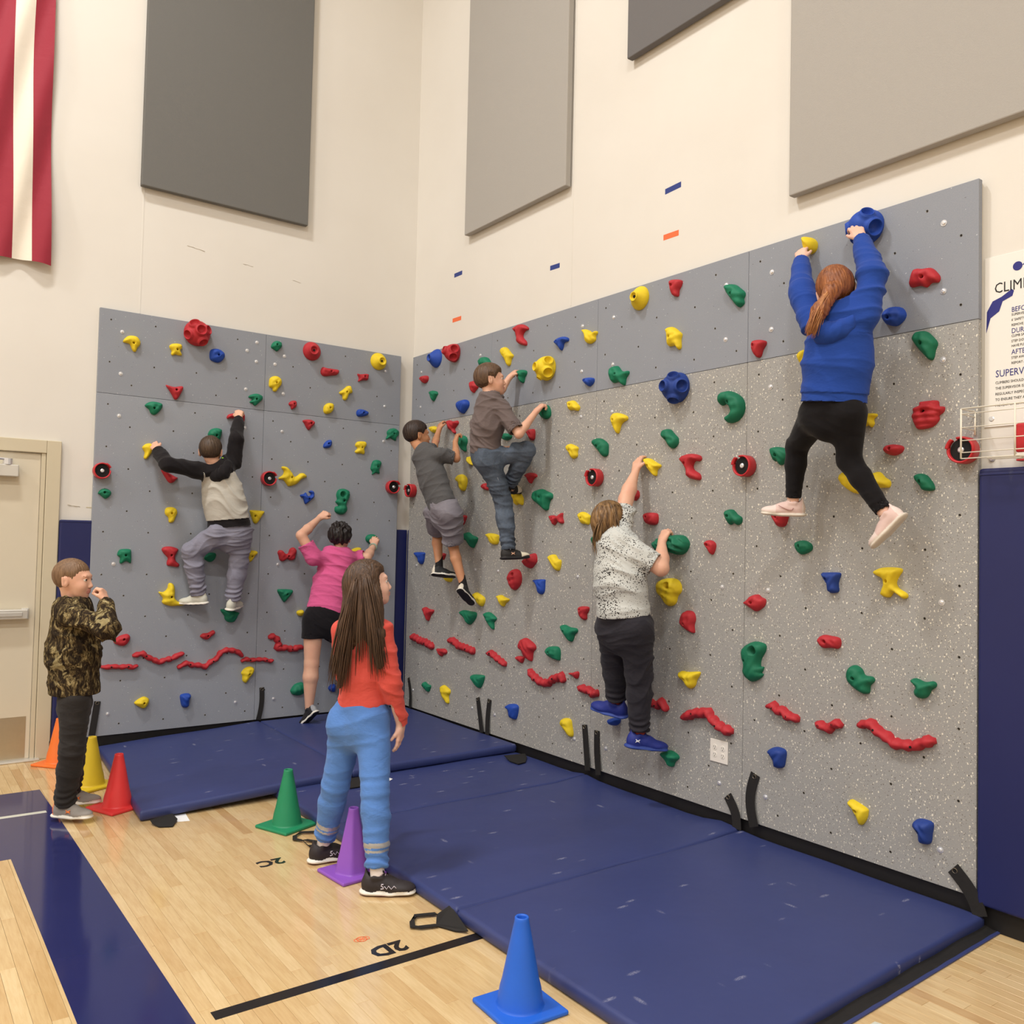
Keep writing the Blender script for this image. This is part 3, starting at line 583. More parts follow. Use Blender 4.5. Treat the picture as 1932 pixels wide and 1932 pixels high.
# ------------------------------------------------------------------ climbing holds
HOLDS = """L|h|y|40|-2362,2942|-2431,2945 -2407,2983 -2374,2996 -2336,2992 -2312,2959 -2319,2930 -2333,2911 -2340,2886 -2355,2882 -2370,2902 -2383,2932 -2405,2938|yellow three-lobed hold nearest the top left corner of the left climbing wall
L|h|y|38|-2055,2941|-2108,2962 -2089,2980 -2049,2988 -2021,2981 -2018,2955 -2030,2937 -2016,2906 -2039,2901 -2062,2905 -2082,2894 -2094,2903 -2091,2926 -2103,2942|yellow waisted hold left below the big red multi-cup hold
L|p|r|110||-1911,3088,98;-1949,3148,37;-1907,3097,37;-1989,3059,34;-1882,3017,35;-1851,3110,33|large red dome hold with five cups on the top edge of the left climbing wall
L|h|b|50|-1752,2942|-1811,2960 -1795,2984 -1749,2991 -1713,2975 -1697,2943 -1721,2901 -1754,2886 -1792,2895 -1809,2910|blue blocky hold right below the large red dome with cups
L|h|r|45|-2052,2638|-2124,2667 -2086,2661 -2055,2660 -2012,2672 -1999,2659 -2014,2616 -2040,2570 -2060,2569 -2076,2596 -2101,2634|red triangular hold just above the seam on the left climbing wall
L|h|g|45|-2205,2483|-2265,2501 -2237,2526 -2199,2533 -2152,2526 -2143,2502 -2165,2463 -2195,2436 -2222,2445 -2235,2472 -2254,2486|green triangular hold just below the seam near the left edge of the left wall
L|h|g|40|-1442,2638|-1501,2650 -1480,2671 -1437,2684 -1396,2673 -1389,2647 -1417,2614 -1447,2587 -1469,2603 -1491,2611 -1470,2634|green finned hold above the seam junction in the middle of the left wall
L|h|r|45||-1664,2479 -1639,2503 -1545,2517 -1527,2485 -1535,2449 -1561,2464 -1630,2470 -1659,2462|red hold gripped by the raised hand of the boy in the grey and black hoodie
L|h|g|50|-1746,2323|-1804,2330 -1786,2365 -1745,2382 -1705,2373 -1702,2339 -1717,2287 -1721,2266 -1759,2292 -1793,2310|green hold just above the head of the boy in the grey and black hoodie
L|h|y|45||-2272,2192 -2249,2217 -2211,2222 -2187,2190 -2208,2155 -2237,2109 -2259,2113 -2254,2152 -2266,2175|yellow hold gripped by the left hand of the boy in the grey and black hoodie
L|h|r|40||-2137,2035 -2103,2025 -2031,1989 -2015,1982 -2045,1947 -2073,1942 -2097,1969|red pointed hold half hidden under the bent arm of the hoodie boy
L|k|r|65||-2543,1999,50|red cup hook with a black disc at the left edge of the left climbing wall
L|h|g|40|-2518,1847|-2558,1839 -2539,1868 -2503,1875 -2473,1855 -2476,1828 -2504,1803 -2526,1814 -2545,1832|green hold directly below the red hook at the left edge of the left wall
L|h|g|40|-1292,3093|-1332,3078 -1316,3110 -1289,3127 -1254,3120 -1244,3091 -1257,3070 -1283,3044 -1306,3055 -1326,3064|small round green hold in the top left corner of the second left-wall panel
L|c|r|80||-986,3089,77;-996,3086,34|red bell-shaped hold on the top edge of the left climbing wall
L|c|y|75||-377,3091,74;-372,3085,32|yellow bell-shaped hold at the top right of the left climbing wall
L|h|r|45|-822,2942|-905,2933 -890,2970 -857,2967 -799,2967 -752,2965 -746,2943 -764,2921 -805,2911 -863,2898 -892,2904|long horizontal red hold right below the red bell-shaped hold
L|h|r|40|-513,2940|-573,2956 -541,2957 -484,2968 -472,2952 -478,2915 -513,2910 -544,2898 -565,2893 -557,2920|small notched red hold left below the yellow bell-shaped hold
L|h|y|40|-1286,2788|-1339,2778 -1333,2819 -1303,2841 -1265,2841 -1238,2817 -1239,2779 -1262,2750 -1280,2721 -1303,2722 -1311,2744 -1335,2752|yellow skull-shaped hold right of the vertical seam in the upper left wall
L|h|y|38|-673,2789|-733,2780 -700,2807 -666,2839 -637,2844 -623,2821 -618,2790 -647,2774 -663,2729 -684,2719 -701,2729 -705,2760 -724,2765|yellow arrow-shaped hold above the blue hold on the left wall seam
L|h|r|35|-1131,2636|-1170,2637 -1152,2657 -1117,2665 -1105,2644 -1108,2617 -1123,2602 -1146,2591 -1155,2615 -1167,2624|tiny red hold just above the seam on the second left wall panel
L|h|y|50|-824,2636|-870,2623 -864,2651 -836,2676 -799,2678 -783,2656 -789,2620 -813,2594 -850,2587 -867,2600|round yellow knob hold just above the seam on the left wall
L|h|b|40|-516,2629|-572,2624 -558,2652 -523,2659 -474,2647 -462,2628 -478,2610 -530,2595 -560,2598|blue horizontal hold resting just above the seam at the right of the left wall
L|h|r|45|-984,2492|-1048,2509 -1022,2520 -982,2523 -951,2511 -948,2488 -968,2467 -991,2438 -1012,2451 -1033,2487|red pointed hold just below the seam on the second left wall panel
L|h|g|40|-219,2477|-277,2489 -251,2516 -206,2527 -168,2508 -163,2475 -185,2445 -189,2420 -221,2429 -244,2439 -285,2425 -272,2461|green curved hold at the right edge of the left wall just under the seam
L|h|b|35|-822,2340|-862,2315 -852,2343 -824,2368 -796,2371 -789,2340 -801,2312 -834,2302 -855,2304|tiny blue tilted hold in the middle of the second left wall panel
L|h|y|38|-517,2333|-574,2347 -553,2380 -497,2387 -474,2379 -474,2351 -490,2326 -485,2294 -493,2278 -524,2283 -559,2281 -575,2295 -551,2325|yellow crumpled hold right of the tiny blue hold on the left wall
L|h|g|38|-367,2178|-413,2204 -399,2229 -368,2239 -332,2230 -327,2198 -343,2157 -338,2121 -374,2126 -409,2110 -405,2132 -423,2155 -420,2179|green squid-shaped hold above the red hook near the corner of the left wall
L|h|y|45|-1134,2041|-1214,2113 -1203,2125 -1168,2120 -1131,2084 -1107,2048 -1079,2058 -1056,2078 -1024,2080 -1001,2059 -1007,2047 -1046,2029 -1085,1989 -1147,1968 -1167,1984 -1196,2016 -1232,2022 -1231,2033 -1201,2057 -1194,2088|large yellow wing-shaped hold beside a red hook in the middle of the left wall
L|k|r|65||-1326,2018,46|red cup hook with a black disc in the middle of the left climbing wall
L|k|r|65||-220,2012,47|red cup hook with a black disc at the right edge of the left climbing wall
R|k|r|65||151,1986,37|red cup hook at the corner edge of the right climbing wall
L|h|b|40|-978,1875|-1048,1904 -1018,1913 -1004,1926 -995,1907 -977,1896 -960,1905 -960,1920 -978,1934 -950,1944 -933,1922 -936,1887 -960,1863 -999,1831 -1012,1845 -1025,1879 -1045,1889|blue crescent hold below the large yellow wing-shaped hold
L|h|g|50|-672,1872|-733,1920 -717,1960 -675,1974 -628,1961 -614,1926 -626,1886 -641,1838 -632,1800 -660,1763 -702,1758 -741,1780 -740,1819 -713,1827 -722,1843 -739,1861 -725,1881;-688,1926,26|tall green ring-topped hold on the left climbing wall
L|h|y|40|-1423,1718|-1460,1759 -1430,1764 -1355,1760 -1346,1749 -1369,1711 -1397,1666 -1419,1660 -1435,1680 -1452,1730|yellow pointed hold beside the black hem of the hoodie boy
L|h|y|38|-1436,1402|-1481,1412 -1471,1434 -1434,1447 -1397,1442 -1389,1424 -1411,1402 -1432,1365 -1457,1359 -1469,1380 -1462,1394|small yellow hold beside the right knee of the hoodie boy
L|h|r|42|-1137,1405|-1224,1433 -1212,1452 -1184,1449 -1160,1426 -1137,1427 -1123,1464 -1091,1476 -1068,1450 -1074,1412 -1084,1378 -1119,1371 -1143,1382 -1178,1363 -1205,1374 -1214,1404|red double-lobed bow-tie hold left of the child in the pink shirt
L|h|g|45||-452,1568 -429,1593 -377,1598 -340,1571 -348,1539 -400,1510 -427,1525 -447,1541|green hold gripped by the right hand of the child in the pink shirt
L|h|y|40|-522,1417|-604,1444 -555,1476 -508,1484 -493,1465 -494,1409 -510,1400 -562,1409|yellow hold between the pink shirt and the long brown hair
L|h|g|50|-1146,1100|-1215,1133 -1203,1141 -1105,1137 -1091,1119 -1108,1090 -1149,1042 -1165,1042 -1193,1084 -1213,1118|green downward triangle hold left of the pink shirt hem
L|h|y|40||-1049,949 -1035,966 -995,967 -994,925 -1034,926|yellow hold peeking out beside the waist of the black shorts
L|h|y|40|-2053,1715|-2098,1731 -2088,1755 -2053,1763 -2021,1752 -2009,1723 -2019,1693 -2032,1656 -2049,1647 -2067,1651 -2072,1684 -2093,1705|yellow drop-shaped hold left of the torso of the hoodie boy
L|h|g|40|-2362,1402|-2415,1406 -2404,1438 -2371,1447 -2331,1445 -2322,1425 -2321,1347 -2341,1354 -2361,1357 -2384,1341 -2397,1350 -2395,1382 -2409,1396|green blocky two-footed hold near the left edge of the left wall
L|h|r|42|-2045,1405|-2111,1446 -2092,1466 -2043,1469 -1994,1451 -1999,1429 -2013,1399 -2008,1363 -1982,1337 -1992,1317 -2031,1322 -2067,1329 -2071,1355 -2065,1384 -2091,1413|red hourglass hold left of the bent knee of the hoodie boy
L|h|g|45||-1799,1386 -1767,1424 -1715,1421 -1721,1379 -1750,1356 -1780,1364|dark green hold in the shadow between the legs of the hoodie boy
L|h|y|48|-2033,1096|-2123,1134 -2088,1133 -2061,1158 -2055,1191 -2038,1199 -2016,1183 -2006,1135 -2006,1088 -1977,1058 -1915,1047 -1944,1031 -1993,1028 -2036,1028 -2078,1042 -2096,1060 -2090,1089|large yellow spiked hold under the left shoe of the hoodie boy
L|h|g|60||-1662,983 -1642,994 -1527,968 -1530,945 -1555,896 -1601,894 -1628,918 -1633,944|green hold under the right shoe of the hoodie boy
L|h|r|42|-2353,799|-2418,783 -2389,817 -2350,832 -2323,833 -2307,809 -2321,771 -2347,751 -2386,757|red arrowhead hold beside the elbow of the boy in the camouflage jacket
L|h|r|38|-1756,794|-1810,797 -1790,815 -1753,817 -1717,836 -1701,826 -1704,807 -1730,786 -1759,766 -1788,774 -1804,785|small slanted red hold above the long red foot rail on the left wall
L|r|r|35|14|-2494,610 -2461,604 -2414,607 -2363,599 -2315,602 -2281,590 -2248,604|lowest short red knobbly foot rail beside the camouflage jacket
L|r|r|38|16|-2288,675 -2255,681 -2217,689 -2186,661 -2147,643 -2100,616 -2055,633 -2008,638 -1969,660 -1926,674|red V-shaped foot rail at the left of the left climbing wall
L|r|r|38|16|-1970,567 -1939,581 -1904,599 -1859,580 -1814,577 -1765,561 -1725,596 -1684,614 -1652,662 -1603,681 -1543,669 -1508,654 -1481,623|longest red foot rail rising to a hump at the centre of the left wall
L|r|r|35|14|-1492,585 -1454,600 -1410,589 -1358,591 -1305,588 -1259,571 -1233,580|short straight red foot rail crossing the vertical seam of the left wall
L|r|r|38|20|-1280,761 -1238,767 -1207,743 -1187,705 -1213,677 -1174,667 -1127,672 -1072,654 -1017,670 -985,664|red stepped foot rail behind the black shorts on the left wall
L|h|y|42|-1430,483|-1486,496 -1461,528 -1418,541 -1387,523 -1390,489 -1416,457 -1436,425 -1453,416 -1474,436 -1477,474|yellow teardrop hold below the straight red foot rail
L|h|y|45|-2200,329|-2262,338 -2229,363 -2196,374 -2165,357 -2164,330 -2178,299 -2204,290 -2235,308 -2254,322|yellow lemon-shaped hold low on the left wall above the mat
L|h|b|50||-1942,358 -1921,371 -1881,371 -1864,352 -1875,320 -1878,279 -1902,267 -1926,280 -1937,317|dark blue foot hold low on the left wall right of the yellow lemon-shaped hold
L|h|g|50||-1080,330 -1049,371 -1007,384 -982,382 -946,331 -979,290 -1021,282 -1063,293 -1076,310|green hold beside the bare shin of the child in the pink shirt
L|h|b|45||-754,319 -730,346 -695,343 -697,286 -737,293|dark blue hold just left of the hem of the red long-sleeved shirt
R|c|b|75||489,3095,79;474,3095,28|blue bell-shaped hold at the corner end of the right wall top row
R|p|r|110||777,3092,76;889,3123,34;765,3107,29;866,3018,34;933,2967,0|dark red dome hold with three cups beside the blue bell-shaped hold
R|h|g|45|1195,2954|1151,2972 1191,2992 1248,2981 1288,2948 1307,2904 1240,2904 1177,2910 1156,2942|green hold just above the head of the boy in the brown shirt
R|h|y|38|1495,2956|1438,3000 1471,3024 1514,3009 1558,2968 1587,2947 1585,2932 1565,2917 1556,2882 1535,2871 1514,2888 1491,2929 1452,2966|yellow leaf-shaped hold right above the brown shirt boy
R|h|r|45|1648,3107|1596,3139 1637,3153 1697,3155 1758,3124 1769,3104 1730,3099 1705,3076 1711,3051 1747,3020 1753,2995 1733,2991 1683,3007 1647,3029 1645,3063 1634,3098 1607,3119|red bone-shaped hold on the top edge above the yellow leaf-shaped hold
R|h|g|45||1639,2820 1700,2818 1750,2806 1761,2784 1737,2757 1728,2725 1708,2722 1687,2746 1681,2777 1645,2794|green hold gripped by the far hand of the boy in the brown shirt
R|p|y|110||2003,2784,87;2087,2832,32;1991,2786,29;2095,2723,35;1984,2716,21|large yellow dome hold with cups right of the brown shirt boy
R|h|b|40|2130,2949|2085,2959 2126,2975 2180,2977 2224,2959 2222,2939 2181,2935 2170,2906 2153,2886 2128,2913 2091,2943|blue boomerang hold above the large yellow dome
R|h|r|40|294,2944|241,2954 265,2975 342,2968 361,2944 345,2918 297,2909 256,2930|small red round hold below the blue bell-shaped hold near the corner
R|h|g|38||397,2816 437,2827 505,2811 522,2789 500,2771 462,2735 434,2755 418,2788|small green pointed hold near the corner above the grey shirt boy
R|h|r|40||1024,2812 1056,2824 1103,2814 1134,2771 1095,2744 1072,2728 1042,2747 1029,2778|red hold just behind the head of the boy in the brown shirt
R|h|b|50||853,2654 876,2684 949,2690 998,2670 1005,2636 977,2607 930,2579 886,2597 857,2627|blue faceted hold on the seam left of the brown shirt collar
R|h|y|38||1152,2669 1176,2695 1233,2688 1235,2649 1173,2637|yellow hold half hidden behind the neck of the brown shirt boy
R|h|y|42||435,2513 482,2521 529,2500 530,2476 491,2462 450,2476|yellow hold in front of the face of the grey shirt boy
R|h|r|40||695,2536 720,2547 778,2531 840,2532 857,2510 830,2489 800,2465 820,2440 801,2428 769,2455 724,2469 710,2501|red lobed hold just above the near hand of the grey shirt boy
R|h|g|50||878,2385 932,2403 981,2383 994,2349 978,2311 982,2274 956,2274 918,2299 892,2337|green hold gripped by the near hand of the grey shirt boy
R|h|g|50||1929,2490 1975,2520 2012,2524 2040,2495 2049,2454 2024,2430 1982,2429 1949,2453|green hold gripped by the near hand of the boy in the brown shirt
R|h|g|45||1478,2356 1522,2369 1585,2350 1588,2329 1540,2314 1492,2327|dark green hold under the bent elbow of the brown shirt boy
R|h|r|45||1786,2354 1815,2369 1864,2367 1873,2325 1866,2297 1837,2290 1812,2325|red hold just above the raised knee of the brown shirt boy
R|h|y|35||1013,2204 1032,2227 1051,2201 1082,2157 1034,2170|thin yellow hold behind the waist of the brown shirt boy
R|h|y|42||856,2059 894,2089 952,2087 1002,2053 1001,2004 977,1963 945,1957 912,1979 897,2022 864,2038|yellow hold between the two climbing boys at elbow height
R|h|r|40||1229,1985 1270,2007 1301,1985 1308,1952 1248,1960|red hold mostly hidden behind the standing thigh in jeans
R|h|y|45||1608,1902 1667,1933 1710,1918 1749,1879 1746,1828 1703,1839 1671,1830 1648,1856|yellow hold under the raised shoe of the boy in jeans
R|h|r|40||1782,2046 1829,2059 1891,2047 1907,2027 1871,2013 1842,1980 1821,1997 1809,2019 1786,2030|small red mushroom-shaped hold below the raised knee in jeans
R|h|g|55|1987,1877|1881,1894 1913,1927 1973,1936 2023,1920 2082,1900 2088,1870 2064,1855 2051,1822 2042,1791 2013,1786 1977,1811 1926,1837 1887,1863|large green curled hold right of the boy in jeans
R|h|r|38|2114,1727|2067,1747 2106,1750 2148,1742 2200,1766 2201,1734 2214,1700 2185,1692 2155,1712 2117,1682 2095,1701 2076,1728|small red star-shaped hold right below the large green curled hold
R|h|y|40||1295,1613 1351,1623 1444,1611 1456,1591 1446,1545 1389,1538 1354,1554 1335,1583|yellow hold left of the straight leg in jeans
R|h|g|48||984,1608 1040,1629 1104,1605 1172,1588 1167,1561 1144,1534 1120,1506 1083,1519 1043,1553 994,1573|green hold right beside the grey shorts
R|h|r|40||914,1761 1004,1760 1005,1736 969,1688 930,1691|red hold half hidden behind the hip of the grey shorts
R|h|b|35||211,1451 367,1454 373,1425 364,1380 336,1353 291,1362 274,1396 219,1432|blue wedge hold near the corner left of the black sock
R|h|r|35||638,1453 706,1451 707,1430 675,1400|red hold behind the black sock of the grey shirt boy
R|h|r|60||1789,1431 1901,1484 1928,1435 1904,1403 1864,1376 1822,1388 1795,1415|red hold under the toe of the near shoe of the boy in jeans
R|h|y|40||2065,1457 2084,1477 2132,1479 2161,1451 2193,1443 2191,1401 2173,1372 2135,1378 2105,1410 2076,1440|yellow grooved hold level with the near shoe of the boy in jeans
R|h|r|50|1662,1277|1604,1303 1638,1349 1686,1365 1734,1347 1752,1297 1738,1252 1681,1211 1637,1228 1614,1265;1693,1325,15|large red lens-shaped hold with an eyelet below the shoe of the boy in jeans
R|h|b|35||1889,1291 1915,1298 2014,1305 2023,1286 2019,1225 1993,1200 1958,1206 1942,1239 1926,1269|blue wedge hold right of the large red lens-shaped hold
R|h|y|45||714,1276 814,1291 825,1260 804,1227 744,1231|yellow hold under the left shoe of the grey shirt boy
R|h|y|42||1145,1146 1180,1165 1223,1154 1284,1131 1291,1098 1263,1063 1227,1070 1196,1095 1164,1123|yellow hold right beside the lower shoe of the grey shirt boy
R|h|y|40||1462,1153 1507,1165 1552,1152 1607,1140 1592,1122 1565,1108 1543,1082 1515,1091 1491,1122|small yellow hold left below the large red lens-shaped hold
R|h|r|42||389,980 417,996 476,983 544,981 541,959 500,930 473,886 452,890 421,931 397,959|red triangular hold low near the corner of the right wall
R|h|g|50||965,996 1005,1015 1093,1013 1174,1009 1181,979 1146,939 1098,908 1060,922 1033,953 988,974|green hold directly below the lower shoe of the grey shirt boy
R|h|g|42||1301,1007 1326,1024 1375,1023 1444,994 1448,977 1421,954 1423,905 1399,907 1360,935 1328,967|green comma-shaped hold right of the hold under the grey shirt boy
R|r|r|45|24|197,726 270,721 358,703 435,703 512,684 565,678|red foot rail nearest the corner on the right wall
R|h|r|30||615,668 659,673 731,681 767,663 754,639 719,631 691,612 654,623 631,647|small red foot chip between the first two red rails of the right wall
R|r|r|45|23|808,758 878,758 948,728 1030,726 1097,716 1175,709|second red foot rail from the corner on the right wall
R|r|r|45|19|1359,717 1414,724 1476,696 1530,679 1590,659|third red foot rail from the corner sloping down on the right wall
R|h|r|28||1708,731 1743,743 1799,742 1802,726 1784,697 1756,700 1716,715|small red foot chip touching the dark red scooped hold
R|h|r|50|1815,811|1752,817 1773,859 1817,880 1866,869 1927,842 1936,814 1907,788 1898,728 1866,727 1822,745 1798,782 1762,791|dark red scooped hold above the red foot rails of the right wall
R|r|r|45|22|1882,667 1899,637 1954,612 2007,594 2080,594 2139,632 2199,652 2228,669 2259,630|fourth red foot rail from the corner, bent like a hook
R|h|r|30||2308,698 2341,704 2388,719 2403,705 2394,676 2375,669 2346,685 2313,686|small red foot chip left of the dark trousers
R|h|g|42|2272,969|2216,1002 2250,1012 2304,1001 2371,998 2379,977 2353,956 2335,917 2321,906 2292,913 2257,947 2232,969|green T-shaped hold left of the waist of the dark trousers
R|h|g|48|2117,812|2063,819 2093,848 2174,857 2204,835 2206,779 2192,766 2146,768 2095,781 2069,800|green beak-shaped hold right of the dark red scooped hold
R|h|g|35||405,348 437,372 476,358 529,354 523,327 499,296 464,306 417,326|tiny green hold low by the corner of the right wall
R|h|y|38||696,368 736,388 779,380 829,361 830,335 808,310 817,259 792,249 756,272 718,303 702,338|yellow twisted hold low near the corner of the right wall
R|h|g|48||1153,514 1172,533 1299,543 1310,522 1289,477 1259,441 1227,446 1181,475 1158,493|green wedge hold above the first pair of black mat straps
R|h|b|48||1606,360 1643,383 1711,394 1745,383 1746,350 1731,301 1715,285 1669,287 1651,307 1650,337 1615,348|blue foot hold right of the first pair of black mat straps
R|h|y|42|2273,342|2235,359 2255,387 2304,397 2333,386 2344,348 2356,301 2341,281 2307,289 2277,317 2242,341|yellow tongue-shaped hold low left of the second pair of mat straps
R|h|y|38||2374,2983 2402,2987 2446,2969 2468,2954 2512,2955 2521,2941 2502,2923 2503,2897 2460,2881 2421,2892 2404,2918 2403,2948|yellow star-shaped hold left of a seam on the top row of the right wall
R|c|y|80||2909,3087,74;2925,3082,27|yellow bell-shaped hold on the top edge of the right climbing wall
R|h|r|42|3195,3099|3168,3118 3181,3135 3224,3130 3258,3114 3251,3086 3235,3064 3231,3032 3213,3031 3187,3045 3173,3084|red tapered hold right of the yellow bell-shaped hold on the right wall
R|h|g|48|3644,2949|3587,2997 3605,3012 3650,3002 3681,2979 3715,2947 3717,2926 3708,2910 3712,2885 3683,2870 3660,2887 3637,2916 3606,2956|large green hold on the top row left of the girl in the blue hoodie
R|h|y|45|3187,2793|3144,2846 3179,2856 3210,2844 3241,2819 3263,2798 3255,2767 3258,2722 3239,2711 3212,2739 3164,2743 3154,2772 3153,2812|yellow two-legged hold above the large dark blue dome
R|h|g|48|2734,2635|2656,2661 2671,2687 2722,2692 2763,2652 2817,2647 2823,2629 2799,2605 2790,2563 2765,2568 2734,2590 2684,2590 2660,2625|green fish-shaped hold just above the seam on the right wall
R|h|b|40|2434,2637|2398,2647 2423,2658 2489,2648 2495,2623 2469,2601 2447,2599 2413,2623|small dark blue round hold just above the seam on the right wall
R|p|n|120||3236,2486,90;3266,2544,31;3225,2485,31;3327,2479,37;3252,2407,33|large dark blue dome hold with cups in the middle of the right wall
R|h|d|55|3639,2352|3554,2382 3571,2411 3617,2418 3663,2402 3708,2370 3727,2326 3717,2279 3681,2247 3632,2239 3605,2252 3599,2274 3620,2284 3641,2300 3634,2324 3611,2342 3611,2357 3588,2345 3566,2345|large dark green C-shaped hook hold on the right wall
R|h|y|40|2282,2492|2245,2519 2293,2523 2327,2501 2357,2472 2340,2448 2295,2459 2260,2461 2248,2488|small yellow hold just below the seam right of the brown shirt boy's hand
R|h|y|45|2720,2346|2678,2369 2708,2393 2759,2385 2814,2362 2817,2341 2785,2330 2761,2312 2742,2265 2722,2267 2695,2311 2681,2341|yellow hooked hold between two green holds below the seam of the right wall
R|h|d|42|2562,2192|2502,2229 2534,2246 2587,2238 2640,2204 2646,2168 2642,2133 2611,2120 2585,2137 2547,2175 2512,2203|dark green bean-shaped hold below the yellow hooked hold
R|h|d|45|3171,2191|3124,2225 3144,2248 3184,2245 3215,2217 3248,2185 3242,2150 3212,2130 3186,2141 3159,2176 3130,2201|dark green kidney hold below the large dark blue dome
R|h|y|38|2280,2186|2236,2213 2266,2232 2313,2218 2350,2199 2342,2176 2343,2143 2304,2128 2281,2143 2266,2170 2245,2186|small yellow bumpy hold left of the dark green bean-shaped hold
R|k|r|65||2548,1989,43|red cup hook left of the raised arm of the patterned shirt child
R|k|r|65||3749,1995,44|red cup hook with a black disc between the red bone hold and the girl's legs
R|h|y|45|3031,2037|2979,2083 3021,2084 3072,2058 3110,2039 3107,2026 3082,2011 3078,1979 3060,1978 3027,2007 2999,2042|yellow hold touched by the raised hand of the patterned shirt child
R|h|r|50|3327,2034|3278,2067 3309,2087 3368,2088 3417,2074 3427,2054 3410,2043 3381,2045 3365,2021 3374,1995 3415,1971 3424,1943 3404,1936 3346,1949 3324,1966 3324,1998 3302,2031 3280,2051|large red bone-shaped hold right of the patterned shirt child's raised hand
R|h|r|38||2876,1894 2924,1892 2933,1858 2916,1839 2897,1832 2873,1853|small red hold right behind the raised forearm of the patterned shirt child
R|h|y|38|2419,1728|2372,1751 2405,1770 2449,1761 2486,1739 2483,1717 2473,1686 2440,1689 2407,1692 2384,1721|yellow three-pronged hold left of the streaked brown hair
R|h|r|45|3022,1728|2987,1737 3006,1755 3079,1752 3096,1729 3089,1690 3053,1680 3007,1690 2990,1713|red barrel-shaped hold above the green ball hold
R|h|d|42|3641,1728|3606,1748 3625,1764 3659,1762 3685,1738 3715,1720 3714,1693 3690,1679 3664,1691 3641,1681 3622,1700 3610,1724|dark green saddle-shaped hold below the red hook near the girl's legs
R|h|d|95||3099,1559 3120,1598 3199,1618 3294,1622 3336,1594 3345,1563 3321,1525 3279,1508 3227,1516 3201,1522 3122,1520 3102,1539|big dark green ribbed ball hold under the hand of the patterned shirt child
R|h|d|40||2512,1585 2530,1610 2583,1607 2585,1529 2542,1543|dark green hold half hidden behind the streaked brown hair
R|h|r|38|3495,1570|3465,1581 3487,1595 3518,1591 3538,1573 3535,1545 3520,1517 3504,1520 3488,1544 3470,1562|small red comma-shaped hold right of the green ball hold
R|h|y|60|3186,1262|3110,1312 3130,1352 3191,1369 3252,1366 3285,1338 3289,1297 3263,1270 3251,1231 3221,1209 3186,1211 3159,1244 3123,1274;3219,1328,22|large yellow ring hold right of the patterned shirt
R|h|r|38|2426,1124|2396,1135 2418,1148 2483,1149 2489,1128 2469,1098 2469,1070 2443,1060 2409,1079 2397,1107|red tapered foot hold left of the patterned shirt hem
R|h|r|45|3338,1115|3290,1127 3310,1173 3343,1192 3384,1185 3400,1149 3390,1111 3395,1074 3378,1068 3337,1081 3299,1103|red ear-shaped hold below the large yellow ring hold
R|h|r|45|3804,1269|3740,1264 3769,1286 3789,1304 3828,1314 3852,1300 3877,1290 3874,1262 3853,1241 3820,1224 3790,1236 3755,1253|red four-cornered hold beside the seam at mid height of the right wall
R|r|r|48|21|2417,622 2455,614 2488,611 2520,616 2552,597 2599,611|red foot rail piece just left of the left blue shoe
R|r|r|45|19|2853,646 2883,624 2977,616 3078,623 3123,617 3149,644 3176,620 3198,598|red foot rail passing behind the dark trousers
R|r|r|50|22|3324,582 3365,602 3414,622 3462,631 3509,645 3529,618 3572,590 3618,569 3678,569|long red foot rail above the white wall outlet
R|h|y|45|3345,801|3290,832 3308,844 3350,844 3432,856 3438,840 3416,807 3405,774 3377,753 3352,760 3326,788 3294,802|yellow shield-shaped hold right of the dark trousers
R|h|b|60||2726,471 2796,483 2796,456 2762,433 2732,438|dark blue hold under the left blue shoe
R|h|g|60||3166,348 3213,374 3265,369 3293,347 3262,315 3250,287 3228,289 3206,316|green hold under the toe of the right blue shoe
R|h|y|65||4097,3133 4135,3130 4163,3100 4159,3064 4132,3049 4106,3066|yellow knob hold gripped by the left hand of the girl in the blue hoodie
R|p|b|120||4439,3097,83;4516,3064,38;4482,3137,30;4406,3015,27;4376,3090,28|blue dome hold with cups gripped by the girl in the blue hoodie
R|h|r|45|4721,2788|4654,2788 4677,2836 4711,2831 4751,2826 4775,2802 4790,2776 4782,2755 4752,2759 4729,2744 4698,2758 4657,2760|large lumpy red hold at the upper right of the right climbing wall
R|h|b|60|4567,2635|4526,2652 4545,2675 4577,2684 4616,2674 4634,2637 4613,2607 4585,2596 4545,2610 4529,2631|blue blocky hold right of the blue hoodie sleeve
R|h|d|50|4721,2489|4670,2524 4691,2547 4728,2545 4754,2522 4780,2485 4771,2454 4762,2416 4745,2414 4722,2439 4694,2473 4674,2503|green pear-shaped hold just below the seam at the right end of the right wall
R|h|r|42|3798,2638|3774,2652 3798,2669 3854,2656 3861,2637 3841,2610 3828,2577 3804,2575 3779,2608|red tapered hold just above the seam left of the blue hoodie
R|h|y|42||4063,2543 4089,2564 4123,2555 4124,2481 4090,2486 4068,2516|yellow hold half hidden behind the left side of the blue hoodie
R|h|r|50|4727,2184|4673,2179 4679,2205 4703,2215 4706,2228 4730,2230 4782,2227 4789,2202 4812,2196 4809,2174 4789,2160 4789,2141 4757,2112 4697,2107 4680,2132 4669,2159|large red ribbed hold at the right end of the right wall
R|h|y|42||4420,2196 4451,2205 4491,2200 4494,2188 4478,2175 4481,2153 4468,2138 4454,2149 4427,2148|yellow star-shaped hold right behind the girl's black leggings
R|h|d|45|3947,2040|3902,2071 3925,2085 3974,2079 4014,2056 4011,2022 3979,1994 3959,1990 3942,2013 3922,2014|dark green hold just left of the bent knee in black leggings
R|h|r|45|4576,2027|4536,2028 4555,2047 4590,2047 4622,2037 4626,2021 4609,2004 4578,1997 4546,2009|red oval hold right of the black leggings
